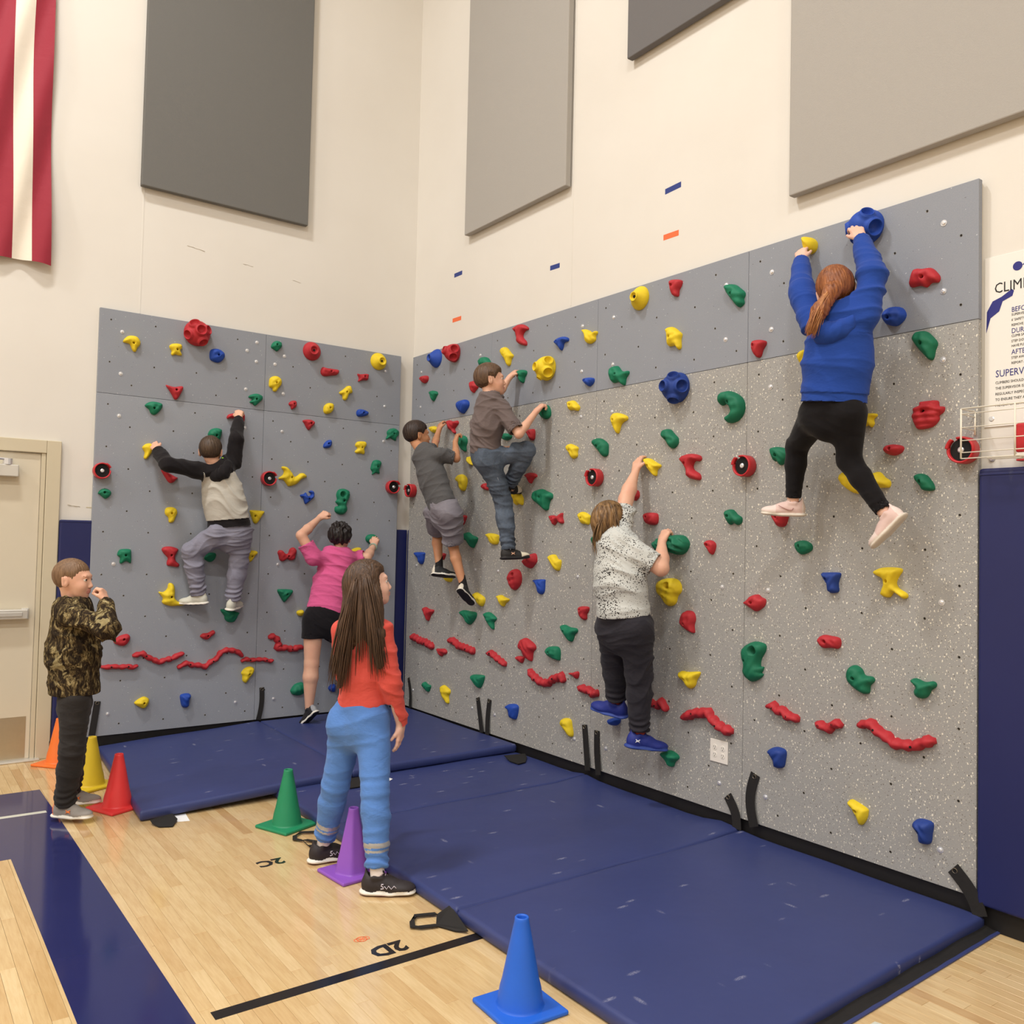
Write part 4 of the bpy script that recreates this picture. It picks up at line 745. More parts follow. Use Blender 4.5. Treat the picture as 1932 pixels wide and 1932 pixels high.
R|k|r|75||4907,1996,45|red cup hook with a black disc behind the white wire basket
R|h|y|60||4309,1903 4320,1928 4348,1933 4410,1914 4478,1920 4511,1925 4537,1899 4563,1880 4560,1853 4531,1851 4492,1849 4438,1826 4384,1831 4335,1861 4313,1887|wide yellow hold crossing behind the lower leg in black leggings
R|h|d|42|4717,1870|4683,1896 4702,1908 4730,1902 4751,1881 4769,1851 4766,1831 4721,1832 4709,1850 4687,1878|dark green hold right of the wide yellow hold near the right edge
R|h|r|60|3969,1722|3918,1754 4007,1742 4007,1705 3992,1675 3960,1670 3943,1692|red hold under the left pink shoe
R|h|d|42|4097,1572|4060,1585 4082,1600 4120,1599 4151,1580 4151,1554 4121,1537 4091,1531 4067,1552|small dark green hold below the two pink shoes
R|h|n|45|4249,1415|4214,1442 4228,1446 4300,1449 4313,1437 4300,1398 4303,1360 4279,1348 4250,1354 4244,1389 4228,1414|dark blue wedge hold left of the big yellow three-armed hold
R|h|y|48|4564,1420|4487,1457 4512,1476 4557,1484 4614,1482 4624,1468 4608,1444 4596,1414 4609,1390 4646,1369 4649,1351 4628,1345 4587,1371 4565,1346 4532,1350 4524,1367 4538,1398 4538,1423 4532,1431 4499,1445|big yellow three-armed hold below the right pink shoe
R|h|r|42|4246,1112|4196,1118 4223,1141 4265,1140 4310,1134 4317,1102 4302,1082 4265,1082 4224,1077 4202,1097|red barrel hold below the dark blue wedge hold
R|h|d|55|3778,959|3738,991 3752,1032 3811,1065 3878,1058 3881,1023 3856,981 3851,941 3871,940 3866,920 3857,906 3869,900 3852,878 3804,853 3770,867 3746,896 3753,937;3827,1022,25|tall dark green ring hold on the lower right wall
R|h|d|52|4404,957|4357,970 4370,1004 4398,1016 4429,1001 4445,975 4483,973 4493,954 4472,930 4468,898 4445,888 4414,897 4375,923 4359,946|dark green two-lobed hold left of the lowest green hold at the right end
R|h|d|45||4672,983 4692,996 4733,985 4767,993 4783,985 4781,969 4761,952 4747,924 4724,910 4696,916 4687,941 4696,959|dark green bird-shaped hold at the far right above the longest red rail
R|r|r|45|19|3904,741 3937,751 3965,728 4001,735 4020,715 4056,710 4091,705|red foot rail above the dark blue hold beside the wall outlet
R|r|r|42|18|4194,712 4228,696 4261,692 4278,716 4310,726 4331,715|short red foot rail second from the right end of the right wall
R|r|r|48|20|4423,739 4453,752 4491,755 4518,726 4559,713 4592,689 4638,691 4688,695 4729,720 4756,731 4783,737|longest red foot rail at the right end of the right wall
R|h|n|50||3912,518 3950,542 3996,543 4015,528 4011,489 4002,453 3980,441 3952,442 3944,475 3923,498|dark blue foot hold right of the white wall outlet
R|h|y|42|4417,342|4370,375 4386,385 4425,375 4463,360 4466,344 4460,314 4441,283 4426,281 4414,309 4394,339 4374,358|yellow pointed hold low at the right end of the right wall
R|h|n|50|4721,332|4686,352 4701,378 4731,386 4772,379 4769,333 4763,292 4739,280 4715,285 4711,317 4698,333|dark blue foot hold lowest at the right end of the right wall"""
def catmull(P, sub=3):
    n = len(P); out = []
    for i in range(n):
        p0, p1, p2, p3 = (P[(i+j-1) % n] for j in range(4))
        for k in range(sub):
            t = k/sub; out.append(tuple(.5*((2*p1[a])+(-p0[a]+p2[a])*t+(2*p0[a]-5*p1[a]+4*p2[a]-p3[a])*t*t+(-p0[a]+3*p1[a]-3*p2[a]+p3[a])*t**3) for a in (0, 1)))
    return out
def seg_dist(P, A, B):
    """min distance of points P(n,2) to closed polygon edges A->B"""
    AB = B-A; d = np.full(len(P), 9.0)
    for a, ab in zip(A, AB):
        t = np.clip(((P-a)@ab)/max(ab@ab, 1e-12), 0, 1); d = np.minimum(d, np.hypot(*(P-a-t[:, None]*ab).T))
    return d
def hold_mesh(out, h, bolt, ringh, seed, ribs=None):
    rnd = random.Random(seed)
    P = catmull([(a/1000., b/1000.) for a, b in out], 3)
    P = np.array(P); ar = .5*np.sum(P[:, 0]*np.roll(P[:, 1], -1)-np.roll(P[:, 0], -1)*P[:, 1])
    if ar < 0: P = P[::-1]
    R = math.sqrt(abs(ar)/math.pi); st = max(.0052, R*0.14) if not ribs else .0058
    lo, hi = P.min(0), P.max(0); pts = []
    yy = lo[1]; r = 0
    while yy < hi[1]:
        xx = lo[0]+(r % 2)*st/2
        while xx < hi[0]: pts.append((xx, yy)); xx += st
        yy += st*.87; r += 1
    pts = np.array(pts)
    # inside test
    ins = np.zeros(len(pts), bool); A = P; B = np.roll(P, -1, 0)
    for a, b in zip(A, B):
        c = ((a[1] > pts[:, 1]) != (b[1] > pts[:, 1])); 
        with np.errstate(divide='ignore', invalid='ignore'):
            xi = (b[0]-a[0])*(pts[:, 1]-a[1])/(b[1]-a[1])+a[0]
        ins ^= c & (pts[:, 0] < xi)
    pts = pts[ins]; d = seg_dist(pts, A, B); pts = pts[d > st*.45]
    rings = []
    holes = []
    if bolt: holes.append((bolt[0]/1000., bolt[1]/1000., .0095, .65))
    if ringh: holes.append((ringh[0]/1000., ringh[1]/1000., ringh[2]/1000., .93))
    for (bx, by, br, _) in holes:
        pts = pts[np.hypot(pts[:, 0]-bx, pts[:, 1]-by) > br*1.5]
        for k in range(12):
            a = 2*math.pi*k/12
            for f in ((1.25, 1.0, .82) if br < .012 else (1.35, 1.15, 1.0, .88, .6, .3)): rings.append((bx+f*br*math.cos(a), by+f*br*math.sin(a)))
        rings.append((bx, by))
    allp = np.vstack([P, pts]+([np.array(rings)] if rings else []))
    n = len(P)
    vo, eo, fo, ov, oe, of = delaunay_2d_cdt([Vector(p) for p in allp], [(i, (i+1) % n) for i in range(n)], [], 1, 1e-6)
    Q = np.array([tuple(v) for v in vo]); d = seg_dist(Q, A, B)
    Rm = max(min(d.max(), .045), .008)
    u = np.clip(d/(Rm*.95), 0, 1); z = h*(0.22+0.78*np.sqrt(np.clip(1-(1-u)**2, 0, 1)))
    ph = [rnd.uniform(0, 6.28) for _ in range(6)]; fx = [rnd.uniform(40, 95)*rnd.choice((-1, 1)) for _ in range(4)]
    lump = np.sin(Q[:, 0]*fx[0]+Q[:, 1]*fx[1]+ph[0])*np.sin(Q[:, 0]*fx[2]-Q[:, 1]*fx[3]+ph[1])
    z *= 1+.16*lump*u
    if ribs: z *= .70+.30*np.abs(np.sin((Q[:, 0]*ribs[0]+Q[:, 1]*ribs[1])+ribs[2]*np.sin(Q[:, 0]*30)))
    # a lip: the top side stands prouder than the bottom
    cy = (Q[:, 1]-Q[:, 1].mean())/(hi[1]-lo[1]); z *= 1+.28*cy
    for (bx, by, br, dep) in holes:
        rr = np.hypot(Q[:, 0]-bx, Q[:, 1]-by); loc = z[np.argmin(rr)] if len(z) else h
        z = np.where(rr < br*.9, z*(1-dep), np.where(rr < br*1.05, z*.97, z))
    z[d < 1e-5] = 0.22*h
    V = [(q[0], q[1], zz) for q, zz in zip(Q, z)]; F = [tuple(f) for f in fo if len(f) >= 3]
    # rim wall down to the board
    bnd = [i for i in range(len(Q)) if d[i] < 1e-5]
    from collections import Counter
    ec = {}
    for f in F:
        for a, b in zip(f, f[1:]+f[:1]): ec[(a, b)] = 1
    m = {}
    for (a, b) in list(ec):
        if (b, a) not in ec:
            for v in (a, b):
                if v not in m: m[v] = len(V); V.append((Q[v][0], Q[v][1], 0.0))
            F.append((b, a, m[a], m[b]))
    return V, F
def orient(w, V, off=0.05):
    if w == 'L': return [(v[0], -(off+v[2]), v[1]) for v in V]
    return [(-(off+v[2]), -v[0], v[1]) for v in V]
def fix_normals(o):
    bm = bmesh.new(); bm.from_mesh(o.data); bmesh.ops.recalc_face_normals(bm, faces=bm.faces); bm.to_mesh(o.data); bm.free()
def lathe(base, axis, prof, n=24, sx=None):
    ax = Vector(axis).normalized(); a = ax.orthogonal().normalized(); b = ax.cross(a); vs = []; base = Vector(base)
    for r, t in prof:
        for k in range(n):
            th = 2*math.pi*k/n; vs.append(base+ax*t+(a*math.cos(th)+b*math.sin(th))*r)
    fs = [(i*n+k, i*n+(k+1) % n, (i+1)*n+(k+1) % n, (i+1)*n+k) for i in range(len(prof)-1) for k in range(n)]
    return vs, fs
GL = 'climbing holds bolted to the left wall'; GR = 'climbing holds bolted to the right wall'
for hi_, ln in enumerate(HOLDS.strip().split('\n')):
    w, kind, col, h, ex, pts, label = ln.split('|'); h = int(h)/1000.
    grp = GL if w == 'L' else GR; mt = HC[col]
    if kind == 'h':
        pp = pts.split(';'); out = [tuple(map(int, p.split(','))) for p in pp[0].split()]
        bolt = tuple(map(int, ex.split(','))) if ex else None; rh = tuple(map(int, pp[1].split(','))) if len(pp) > 1 else None
        V, F = hold_mesh(out, h, bolt, rh, hi_, None if 'ribbed' not in label else ((48, 62, .3) if 'ball' in label else (18, 105, .8)))
        c = np.mean(np.array(out), 0)/1000.
        base = orient(w, [(c[0], c[1], 0)])[0]
        root = thing('climbing_hold', label, 'climbing hold', base, grp)
        o = mesh_obj('hold_body', orient(w, V), F, mt, None, True); child(root, o); fix_normals(o)
        if bolt:
            cc = (bolt[0]/1000., bolt[1]/1000.); dp = h*.38
            vs = [(cc[0]+r*math.cos(2*math.pi*k/10), cc[1]+r*math.sin(2*math.pi*k/10), z) for r, z in ((.0078, dp-.004), (.0078, dp), (.004, dp), (.0035, dp-.003)) for k in range(10)]
            fs = [(r*10+k, r*10+(k+1) % 10, (r+1)*10+(k+1) % 10, (r+1)*10+k) for r in range(3) for k in range(10)]+[tuple(30+k for k in range(10))]
            o = mesh_obj('bolt', orient(w, vs), fs, MAT['dark']); child(root, o); fix_normals(o)
    elif kind == 'r':
        P = [tuple(int(v)/1000. for v in p.split(',')) for p in pts.split()]; r0 = max(int(ex)/1000., .012)*1.22; rnd = random.Random(hi_)
        n = len(P); line = []
        for i in range(n-1):
            m_ = max(2, int(math.dist(P[i], P[i+1])/.012))
            for k in range(m_): t = k/m_; line.append((P[i][0]*(1-t)+P[i+1][0]*t, P[i][1]*(1-t)+P[i+1][1]*t))
        line.append(P[-1]); base = orient(w, [(P[n//2][0], P[n//2][1], 0)])[0]
        root = thing('foot_rail', label, 'foot rail', base, 'red foot rails low on the climbing walls')
        # knobbly bar: surface of overlapping nodules, built as a swept half tube with bulges
        sides = 9; vs = []; acc = 0
        for i, p in enumerate(line):
            a = line[max(i-1, 0)]; b = line[min(i+1, len(line)-1)]; tx, ty = b[0]-a[0], b[1]-a[1]; L_ = math.hypot(tx, ty) or 1; nx, ny = -ty/L_, tx/L_
            if i: acc += math.dist(p, line[i-1])
            e = min(1, (min(i, len(line)-1-i)+.6)/2.2); bul = (.58+.50*abs(math.sin(acc*62+hi_))**.7+.10*rnd.random())*math.sqrt(e)
            for k in range(sides+1):
                th = math.pi*k/sides; rr = r0*bul*(1+.22*math.sin(3*th+acc*90)*math.sin(th))
                vs.append((p[0]+nx*math.cos(th)*rr, p[1]+ny*math.cos(th)*rr, max(0, math.sin(th))*h*min(1, .55+bul*.4)))
        N = sides+1; m_ = len(line)
        fs = [(i*N+k, i*N+k+1, (i+1)*N+k+1, (i+1)*N+k) for i in range(m_-1) for k in range(sides)]+[tuple(range(N)), tuple((m_-1)*N+k for k in range(N))]
        o = mesh_obj('rail_body', orient(w, vs), fs, mt, None, True); child(root, o); fix_normals(o)
        nb = max(2, int(acc/.16)); bp = []
        for k in range(nb):
            p = line[int((k+.5)/nb*(m_-1))]; hh = h*.93
            vs = [(p[0]+.006*math.cos(2*math.pi*q/8), p[1]+.006*math.sin(2*math.pi*q/8), z) for z in (hh*.5, hh+.002) for q in range(8)]
            o = mesh_obj('bolt', orient(w, vs), [(q, (q+1) % 8, 8+(q+1) % 8, 8+q) for q in range(8)]+[tuple(8+q for q in range(8))], MAT['dark']); child(root, o)
    else:
        Cs = [tuple(int(v)/1000. for v in c.split(',')) for c in pts.split(';')]
        cx, cz, R = Cs[0]; base = orient(w, [(cx, cz, 0)])[0]
        tw = lambda x_, z_, d_: Vector(orient(w, [(x_, z_, d_)])[0])
        if kind == 'p':
            root = thing('climbing_hold', label, 'climbing hold', base, grp)
            U_ = A_(tw(1, 0, 0)-tw(0, 0, 0)); W_ = A_(tw(0, 1, 0)-tw(0, 0, 0)); N_ = A_(tw(0, 0, 1)-tw(0, 0, 0)); c0 = A_(tw(cx, cz, -.004))
            gp = Grid([Ell(c0, (U_, W_, N_), (R, R, h*.98), 0)], .0036); cups = []
            for (ux, uz, ur) in Cs[1:]:
                if ur <= .004: continue
                dx, dz = ux-cx, uz-cz; rr = math.hypot(dx, dz)/R
                if rr > .86: dx *= .86/rr; dz *= .86/rr; rr = .86
                hh = math.sqrt(1-rr*rr); p = c0+U_*dx+W_*dz+N_*h*hh; nrm = unit(U_*dx/R/R+W_*dz/R/R+N_*hh/h); cups.append((p, nrm, ur*1.05))
            for p, nrm, ur in cups: gp.add(Cone(p-nrm*.03, p+nrm*.003, ur*1.02, ur*1.02, .006, nrm, .25)); gp.add(Cone(p-nrm*.035, p-nrm*.0, ur*1.0, ur*.98, .008))if False else gp.add(Ell(p-nrm*.010, (nrm, unit(np.cross(nrm, U_+W_*.3)), unit(np.cross(nrm, np.cross(nrm, U_+W_*.3)))), (.024, ur*1.1, ur*1.1), .010))
            for p, nrm, ur in cups: gp.cut(p+nrm*.008, nrm, Ell(p, (U_, W_, N_), (ur*1.2,)*3)); 
            for p, nrm, ur in cups: gp.sub(Ell(p+nrm*.014, (nrm, unit(np.cross(nrm, U_+W_*.3)), unit(np.cross(nrm, np.cross(nrm, U_+W_*.3)))), (.040, ur*.86, ur*.86)), .003)
            gp.cut(A_(tw(cx, cz, 0.0)), -N_)
            V, F = gp.mesh(); V = smooth(V, F, 1, .4); child(root, np_mesh('dome', V, F, mt))
            for p, nrm, ur in cups:
                a_, b_ = lathe(Vector(p+nrm*.004), Vector(nrm), [(ur*.99, .0), (ur*.99, .005), (ur*.93, .0065), (ur*.87, .004), (ur*.86, -.004)], 26); child(root, mesh_obj('cup_rim', a_, b_, mt, None, True))
        elif kind == 'c':
            root = thing('climbing_hold', label, 'climbing hold', base, grp)
            ux, uz, ur = Cs[1]; tip = tw(ux, uz, h); b0 = tw(cx, cz, 0); n0 = (tw(cx, cz, 1)-b0)
            vs = []; ns = 32; prof = [(0, R), (.12, R*.99), (.3, R*.9), (.5, R*.74), (.7, R*.56), (.85, ur*1.25), (.95, ur*1.12), (1.0, ur*1.12), (1.01, ur*1.0), (1.0, ur*.84), (.9, ur*.78), (.8, ur*.6), (.79, .002)]
            for t, r in prof:
                c_ = b0.lerp(tip, t); 
                for k in range(ns):
                    th = 2*math.pi*k/ns; e = tw(r*math.cos(th), r*math.sin(th), 0)-tw(0, 0, 0); vs.append(c_+e)
            fs = [(i*ns+k, i*ns+(k+1) % ns, (i+1)*ns+(k+1) % ns, (i+1)*ns+k) for i in range(len(prof)-1) for k in range(ns)]
            o = mesh_obj('bell', vs, fs, mt, None, True); child(root, o); fix_normals(o)
            a_, b_ = lathe(b0.lerp(tip, .8), n0, [(.001, .006), (.009, .006), (.009, 0)], 10); child(root, mesh_obj('bolt', a_, b_, MAT['dark']))
        else:
            root = thing('mat_hook', label, 'mat hook', base, 'red cup hooks across the climbing walls')
            R = .058; ns = 40; vs, fs = [], []; prof = [(R*.93, 0), (R, .006), (R, .05), (R*.97, .062), (R*.86, .062), (R*.82, .054), (R*.80, .01)]
            gap = (.12, 1.05) if w == 'L' else (math.pi*.62, math.pi*.93)
            for k in range(ns):
                th = 2*math.pi*k/ns; cut = gap[0] < th < gap[1]
                for r, d_ in prof: vs.append((cx+r*math.cos(th), cz+r*math.sin(th), min(d_, .022) if cut else d_))
            N = len(prof); fs = [(k*N+i, k*N+i+1, ((k+1) % ns)*N+i+1, ((k+1) % ns)*N+i) for k in range(ns) for i in range(N-1)]
            o = mesh_obj('cup', orient(w, vs), fs, MAT['red_plastic'], None, True); child(root, o); fix_normals(o)
            # curved lip over the gap
            vs = []; 
            for i in range(9):
                th = gap[1]+.25-(gap[1]-gap[0]+.1)*i/8; th = gap[1]+.1-(gap[1]-gap[0])*.8*i/8
                for r, d_ in ((R*1.02, .045), (R*1.06, .068), (R*.86+.01*i/8, .07), (R*.84, .046)): vs.append((cx+r*math.cos(th), cz+r*math.sin(th), d_))
            fs = [(i*4+k, i*4+(k+1) % 4, (i+1)*4+(k+1) % 4, (i+1)*4+k) for i in range(8) for k in range(4)]+[(0, 1, 2, 3), (32, 33, 34, 35)]
            o = mesh_obj('lip', orient(w, vs), fs, MAT['red_plastic'], None, True); child(root, o); fix_normals(o)
            a_, b_ = lathe(tw(cx, cz, .0), tw(0, 0, 1)-tw(0, 0, 0), [(R*.81, .02), (R*.81, .048), (.001, .048)], 30); o = child(root, mesh_obj('disc', a_, b_, MAT['dark'])); fix_normals(o)
            a_, b_ = lathe(tw(cx, cz, .0), tw(0, 0, 1)-tw(0, 0, 0), [(.013, .045), (.013, .054), (.008, .057), (.001, .057)], 12); o = child(root, mesh_obj('bolt', a_, b_, MAT['silver'])); fix_normals(o)

# ------------------------------------------------------------------ crash mats
def slab(name, corners, ztop, zbot, mat, parent, bevel=.012, sag=None, nx=14, ny=10):
    """soft slab: corners (4 xy, ccw), ztop/zbot per corner; rounded rim"""
    c = [Vector((*p, 0)) for p in corners]; V = []; F = []
    def P(u, v, zs): 
        b = c[0]*(1-u)*(1-v)+c[1]*u*(1-v)+c[2]*u*v+c[3]*(1-u)*v; z = zs[0]*(1-u)*(1-v)+zs[1]*u*(1-v)+zs[2]*u*v+zs[3]*(1-u)*v
        return b, z
    us = [0, .004, .012]+[i/nx for i in range(1, nx)]+[.988, .996, 1]; vsn = [0, .005, .015]+[i/ny for i in range(1, ny)]+[.985, .995, 1]
    for sgn, zs in ((1, ztop), (-1, zbot)):
        for v in vsn:
            for u in us:
                b, z = P(u, v, zs); e = min(u, 1-u)*(c[1]-c[0]).length; f = min(v, 1-v)*(c[3]-c[0]).length; d = min(e, f)
                rd = bevel*(1-math.sqrt(max(0, 1-(1-min(d/bevel, 1))**2)))
                if sgn > 0 and sag: z += sag(b.x, b.y)
                V.append((b.x, b.y, z-sgn*rd))
    nu, nv = len(us), len(vsn)
    for s in (0, 1):
        o = s*nu*nv
        for j in range(nv-1):
            for i in range(nu-1):
                q = (o+j*nu+i, o+j*nu+i+1, o+(j+1)*nu+i+1, o+(j+1)*nu+i); F.append(q if s == 0 else q[::-1])
    rim = [(i, 0) for i in range(nu)]+[(nu-1, j) for j in range(1, nv)]+[(i, nv-1) for i in range(nu-2, -1, -1)]+[(0, j) for j in range(nv-2, 0, -1)]
    o2 = nu*nv
    for a, b in zip(rim, rim[1:]+rim[:1]):
        ia, ib = a[1]*nu+a[0], b[1]*nu+b[0]; F.append((ia, o2+ia, o2+ib, ib))
    return child(parent, mesh_obj(name, V, F, mat, None, True))
MH = .055
big = thing('crash_mat', 'large navy blue folding floor mat along the foot of the speckled right climbing wall', 'mat', (-.93, -2.6, 0))
def dimple(x_, y_):
    r = 0
    for (a, b, w_, h_) in ((-.10, -3.62, .12, .025), (-.10, -2.48, .08, .02)): r += h_*math.exp(-((x_-a)**2+(y_-b)**2)/w_**2)
    r += .0025*math.sin(x_*9+y_*4)*math.sin(y_*7-x_*3)
    return r
xs_l = -1.835
for (y0, y1) in ((-1.24, -.10), (-2.48, -1.25), (-3.725, -2.49), (-5.055, -3.735)):
    slab('mat_section', [(xs_l, y0), (-.045, y0+(.07 if y0 < -5 else 0)), (-.045, y1), (xs_l, y1)], [MH]*4, [.001]*4, MAT['mat_blue'], big, .012, dimple)
for y in (-1.245, -2.485, -3.73):
    child_box(big, 'hinge', (xs_l+.01, y-.012, .012), (-.05, y+.012, .047), MAT['mat_blue'])
# velcro flap along the near short end
vs, fs, v2 = [], [], []
for i in range(25):
    x_ = -1.83+1.80*i/24; wv = .003*math.sin(i*1.3); ye = -5.055+.07*i/24
    vs += [(x_, ye+.004, .018+wv), (x_, ye-.02, .011+wv), (x_, ye-.048, .006+abs(wv)), (x_, ye-.048, .001), (x_, ye+.004, .010)]
    v2 += [(x_, ye-.047, .0075+abs(wv)), (x_, ye-.058, .005+abs(wv)*.5), (x_, ye-.058, .001), (x_, ye-.047, .001)]
fs = [(i*5+k, i*5+(k+1) % 5, (i+1)*5+(k+1) % 5, (i+1)*5+k) for i in range(24) for k in range(5)]
o = child(big, mesh_obj('velcro_flap', vs, fs, MAT['strap'], None, False)); fix_normals(o)
o = child(big, mesh_obj('flap_hem', v2, [(i*4+k, i*4+(k+1) % 4, (i+1)*4+(k+1) % 4, (i+1)*4+k) for i in range(24) for k in range(4)], MAT['mat_blue'], None, False)); fix_normals(o)
left_mat = thing('crash_mat', 'navy blue floor mat below the left climbing wall, overlapping the larger mat', 'mat', (-1.3, -.9, 0))
zl, zr = .058, .113
slab('mat_section', [(-2.605, -1.76), (-1.36, -1.76), (-1.34, -.07), (-2.50, -.07)], [zl, zr, zr, zl], [.003, .0585, .0585, .003], MAT['mat_blue'], left_mat, .012, lambda a, b: .002*math.sin(a*8+b*5))
slab('mat_section', [(-1.35, -1.76), (-.06, -1.74), (-.06, -.07), (-1.33, -.07)], [zr]*4, [.0585]*4, MAT['mat_blue'], left_mat, .012, lambda a, b: .002*math.sin(a*7-b*5))
child_box(left_mat, 'hinge', (-1.365, -1.74, .07), (-1.335, -.08, .105), MAT['mat_blue'])
# straps standing up against the wall, each with a grommet
def wall_strap(parent, w, s0, z0, s1, z1, wd=.019, lean=0.0, d0=.06, d1=.058, bow=.0):
    pts = []; ws = []
    n = 12
    for i in range(n+1):
        t = i/n; s = s0+(s1-s0)*t+lean*math.sin(math.pi*t); z = z0+(z1-z0)*t; d = d0+(d1-d0)*t+bow*math.sin(math.pi*t)
        pts.append((s, z, d))
    cen = [Vector((-p[0], -p[2], p[1])) if w == 'L' else Vector((-p[2], -p[0], p[1])) for p in pts]
    nrm = Vector((0, -1, 0)) if w == 'L' else Vector((-1, 0, 0))
    for i in range(n+1):
        t = (cen[min(i+1, n)]-cen[max(i-1, 0)]).normalized(); ws.append(t.cross(nrm).normalized()*wd)
    v, f = ribbon(cen, ws, .003, nrm); st = child(parent, mesh_obj('strap', v, f, MAT['strap'])); fix_normals(st)
    p = cen[-1].lerp(cen[-2], .6)+nrm*.0035; 
    a_, b_ = lathe(p, nrm, [(.0125, 0), (.0125, .002), (.010, .003), (.0085, .001)], 16); gm = mesh_obj('grommet', a_, b_, MAT['brass'], st)
    a_, b_ = lathe(p, nrm, [(.0088, 0), (.0088, .0008), (.0001, .0008)], 12); mesh_obj('eyelet', a_, b_, MAT['dark'], st)
    return st
STRAPS = [('L', 'left', 1.343, 0.121, 1.318, 0.369, 0.019, -0.012, 0.068, 0.0535, 0.0), ('L', 'left', 2.539, 0.132, 2.508, 0.368, 0.022, 0.0, 0.068, 0.0535, 0.0), ('R', 'left', 0.215, 0.12, 0.152, 0.364, 0.018, 0.02, 0.068, 0.0535, 0.0), ('R', 'big', 1.311, 0.115, 1.226, 0.364, 0.024, 0.0, 0.068, 0.0535, 0.0), ('R', 'big', 1.383, 0.111, 1.385, 0.375, 0.024, -0.01, 0.068, 0.0535, 0.0), ('R', 'big', 2.521, 0.104, 2.467, 0.384, 0.024, 0.0, 0.068, 0.0535, 0.0), ('R', 'big', 2.625, 0.1, 2.588, 0.369, 0.024, -0.008, 0.068, 0.0535, 0.0), ('R', 'big', 3.721, 0.063, 3.644, 0.22, 0.029, 0.02, 0.068, 0.0535, 0.0), ('R', 'big', 3.833, 0.107, 3.826, 0.375, 0.029, -0.03, 0.068, 0.0535, 0.0), ('R', 'big', 4.98, 0.056, 4.859, 0.214, 0.031, 0.02, 0.068, 0.0535, 0.0)]
for (wch, who, *a) in STRAPS: wall_strap(big if who == 'big' else left_mat, wch, *a)
# loose flaps and loops lying on the floor at the mat edges
def flap(parent, name, poly, z0, z1, up=0.0):
    n = len(poly); vs = [(p[0], p[1], p[2]) for p in poly]+[(p[0], p[1], p[2]+.004) for p in poly]
    fs = [tuple(range(n, 2*n)), tuple(range(n))[::-1]]+[(k, (k+1) % n, n+(k+1) % n, n+k) for k in range(n)]
    return child(parent, mesh_obj(name, vs, fs, MAT['strap']))
flap(left_mat, 'corner_flap', [(-2.567, -1.817, 0.02), (-2.439, -1.769, 0.02), (-2.433, -1.851, 0.012), (-2.48, -1.936, 0.004), (-2.543, -1.907, 0.004), (-2.563, -1.855, 0.01)], 0, 0)
flap(big, 'corner_flap', [(-1.829, -3.671, 0.045), (-1.857, -3.85, 0.012), (-1.891, -3.807, 0.004), (-1.929, -3.723, 0.004), (-1.876, -3.641, 0.006)], 0, 0)
flap(left_mat, 'corner_flap', [(-0.242, -1.843, 0.075), (-0.084, -1.876, 0.075), (-0.114, -1.938, 0.066), (-0.185, -2.015, 0.06), (-0.256, -2.03, 0.06), (-0.265, -1.947, 0.062)], 0, 0)
flap(left_mat, 'corner_flap', [(-1.388, -1.763, 0.06), (-1.291, -1.765, 0.06), (-1.38, -1.959, 0.06), (-1.465, -1.96, 0.06)], 0, 0)
V, F = ribbon([(-1.874, -3.634, 0.008), (-1.956, -3.604, 0.008), (-1.993, -3.641, 0.008), (-2.016, -3.686, 0.008), (-1.996, -3.707, 0.008), (-1.928, -3.729, 0.008)], [Vector((0,0,.0))+Vector((.0,.012,0)) if k in (0,1,4,5) else Vector((.012,.0,0)) for k in range(6)], .004, (0,0,1)); o = child(big, mesh_obj('strap_loop', V, F, MAT['strap'])); fix_normals(o)
V, F = ribbon([(-1.884, -2.427, 0.008), (-1.954, -2.393, 0.008), (-1.999, -2.427, 0.008), (-2.019, -2.476, 0.008), (-1.992, -2.514, 0.008), (-2.0, -2.608, 0.008), (-1.96, -2.614, 0.008), (-1.939, -2.568, 0.008), (-1.978, -2.513, 0.008)], [Vector((0,0,.0))+Vector((.0,.012,0)) if k in (0,1,4,5) else Vector((.012,.0,0)) for k in range(9)], .004, (0,0,1)); o = child(big, mesh_obj('strap_loop', V, F, MAT['strap'])); fix_normals(o)


# ------------------------------------------------------------------ cones
def cone(label, x_, y_, z_, col, rot, h=.305, hex_=False, tilt=0):
    root = thing('sports_cone', label, 'cone', (x_, y_, z_), 'coloured plastic floor cones')
    mt = plain('cone_plastic_'+label.split()[0], col, .42, .04, 25, .12, .45)
    s = .118
    bm = bmesh.new(); add_box(bm, (-s, -s, 0), (s, s, .017), .007, 3); 
    b = bm_obj('base', bm, mt, root); b.rotation_euler = (0, 0, rot)
    prof = [(.083, .016), (.0795, .020), (.0775, .026), (.070, .075)]
    prof += [(.0775-(.0775-.0235)*(z-.026)/(h-.03), z) for z in (.1, .15, .2, .25)]+[(.0245, h-.012), (.0240, h-.003), (.0215, h), (.0165, h-.0015), (.0155, h-.006), (.0150, h-.06), (.0005, h-.06)]
    prof = sorted(prof[:8], key=lambda q: q[1])+prof[8:]
    n = 40; vs = []
    for r, z in prof:
        for k in range(n):
            th = 2*math.pi*k/n; rr = r
            if hex_ and z < h*.9:      # faintly faceted body
                rr = r*(.94/max(abs(math.cos((th % (math.pi/3))-math.pi/6)), .9))
            vs.append((rr*math.cos(th), rr*math.sin(th), z))
    fs = [(i*n+k, i*n+(k+1) % n, (i+1)*n+(k+1) % n, (i+1)*n+k) for i in range(len(prof)-1) for k in range(n)]
    o = mesh_obj('body', vs, fs, mt, root, True)
    return root
cone('blue plastic cone in the foreground beside the large blue mat', -2.012, -4.401, 0, rgb(34, 98, 206), -0.05, 0.305, False)
cone('purple plastic cone beside the shoe of the girl in blue sweatpants', -1.964, -3.027, 0, rgb(140, 84, 186), 0.1, 0.305, True)
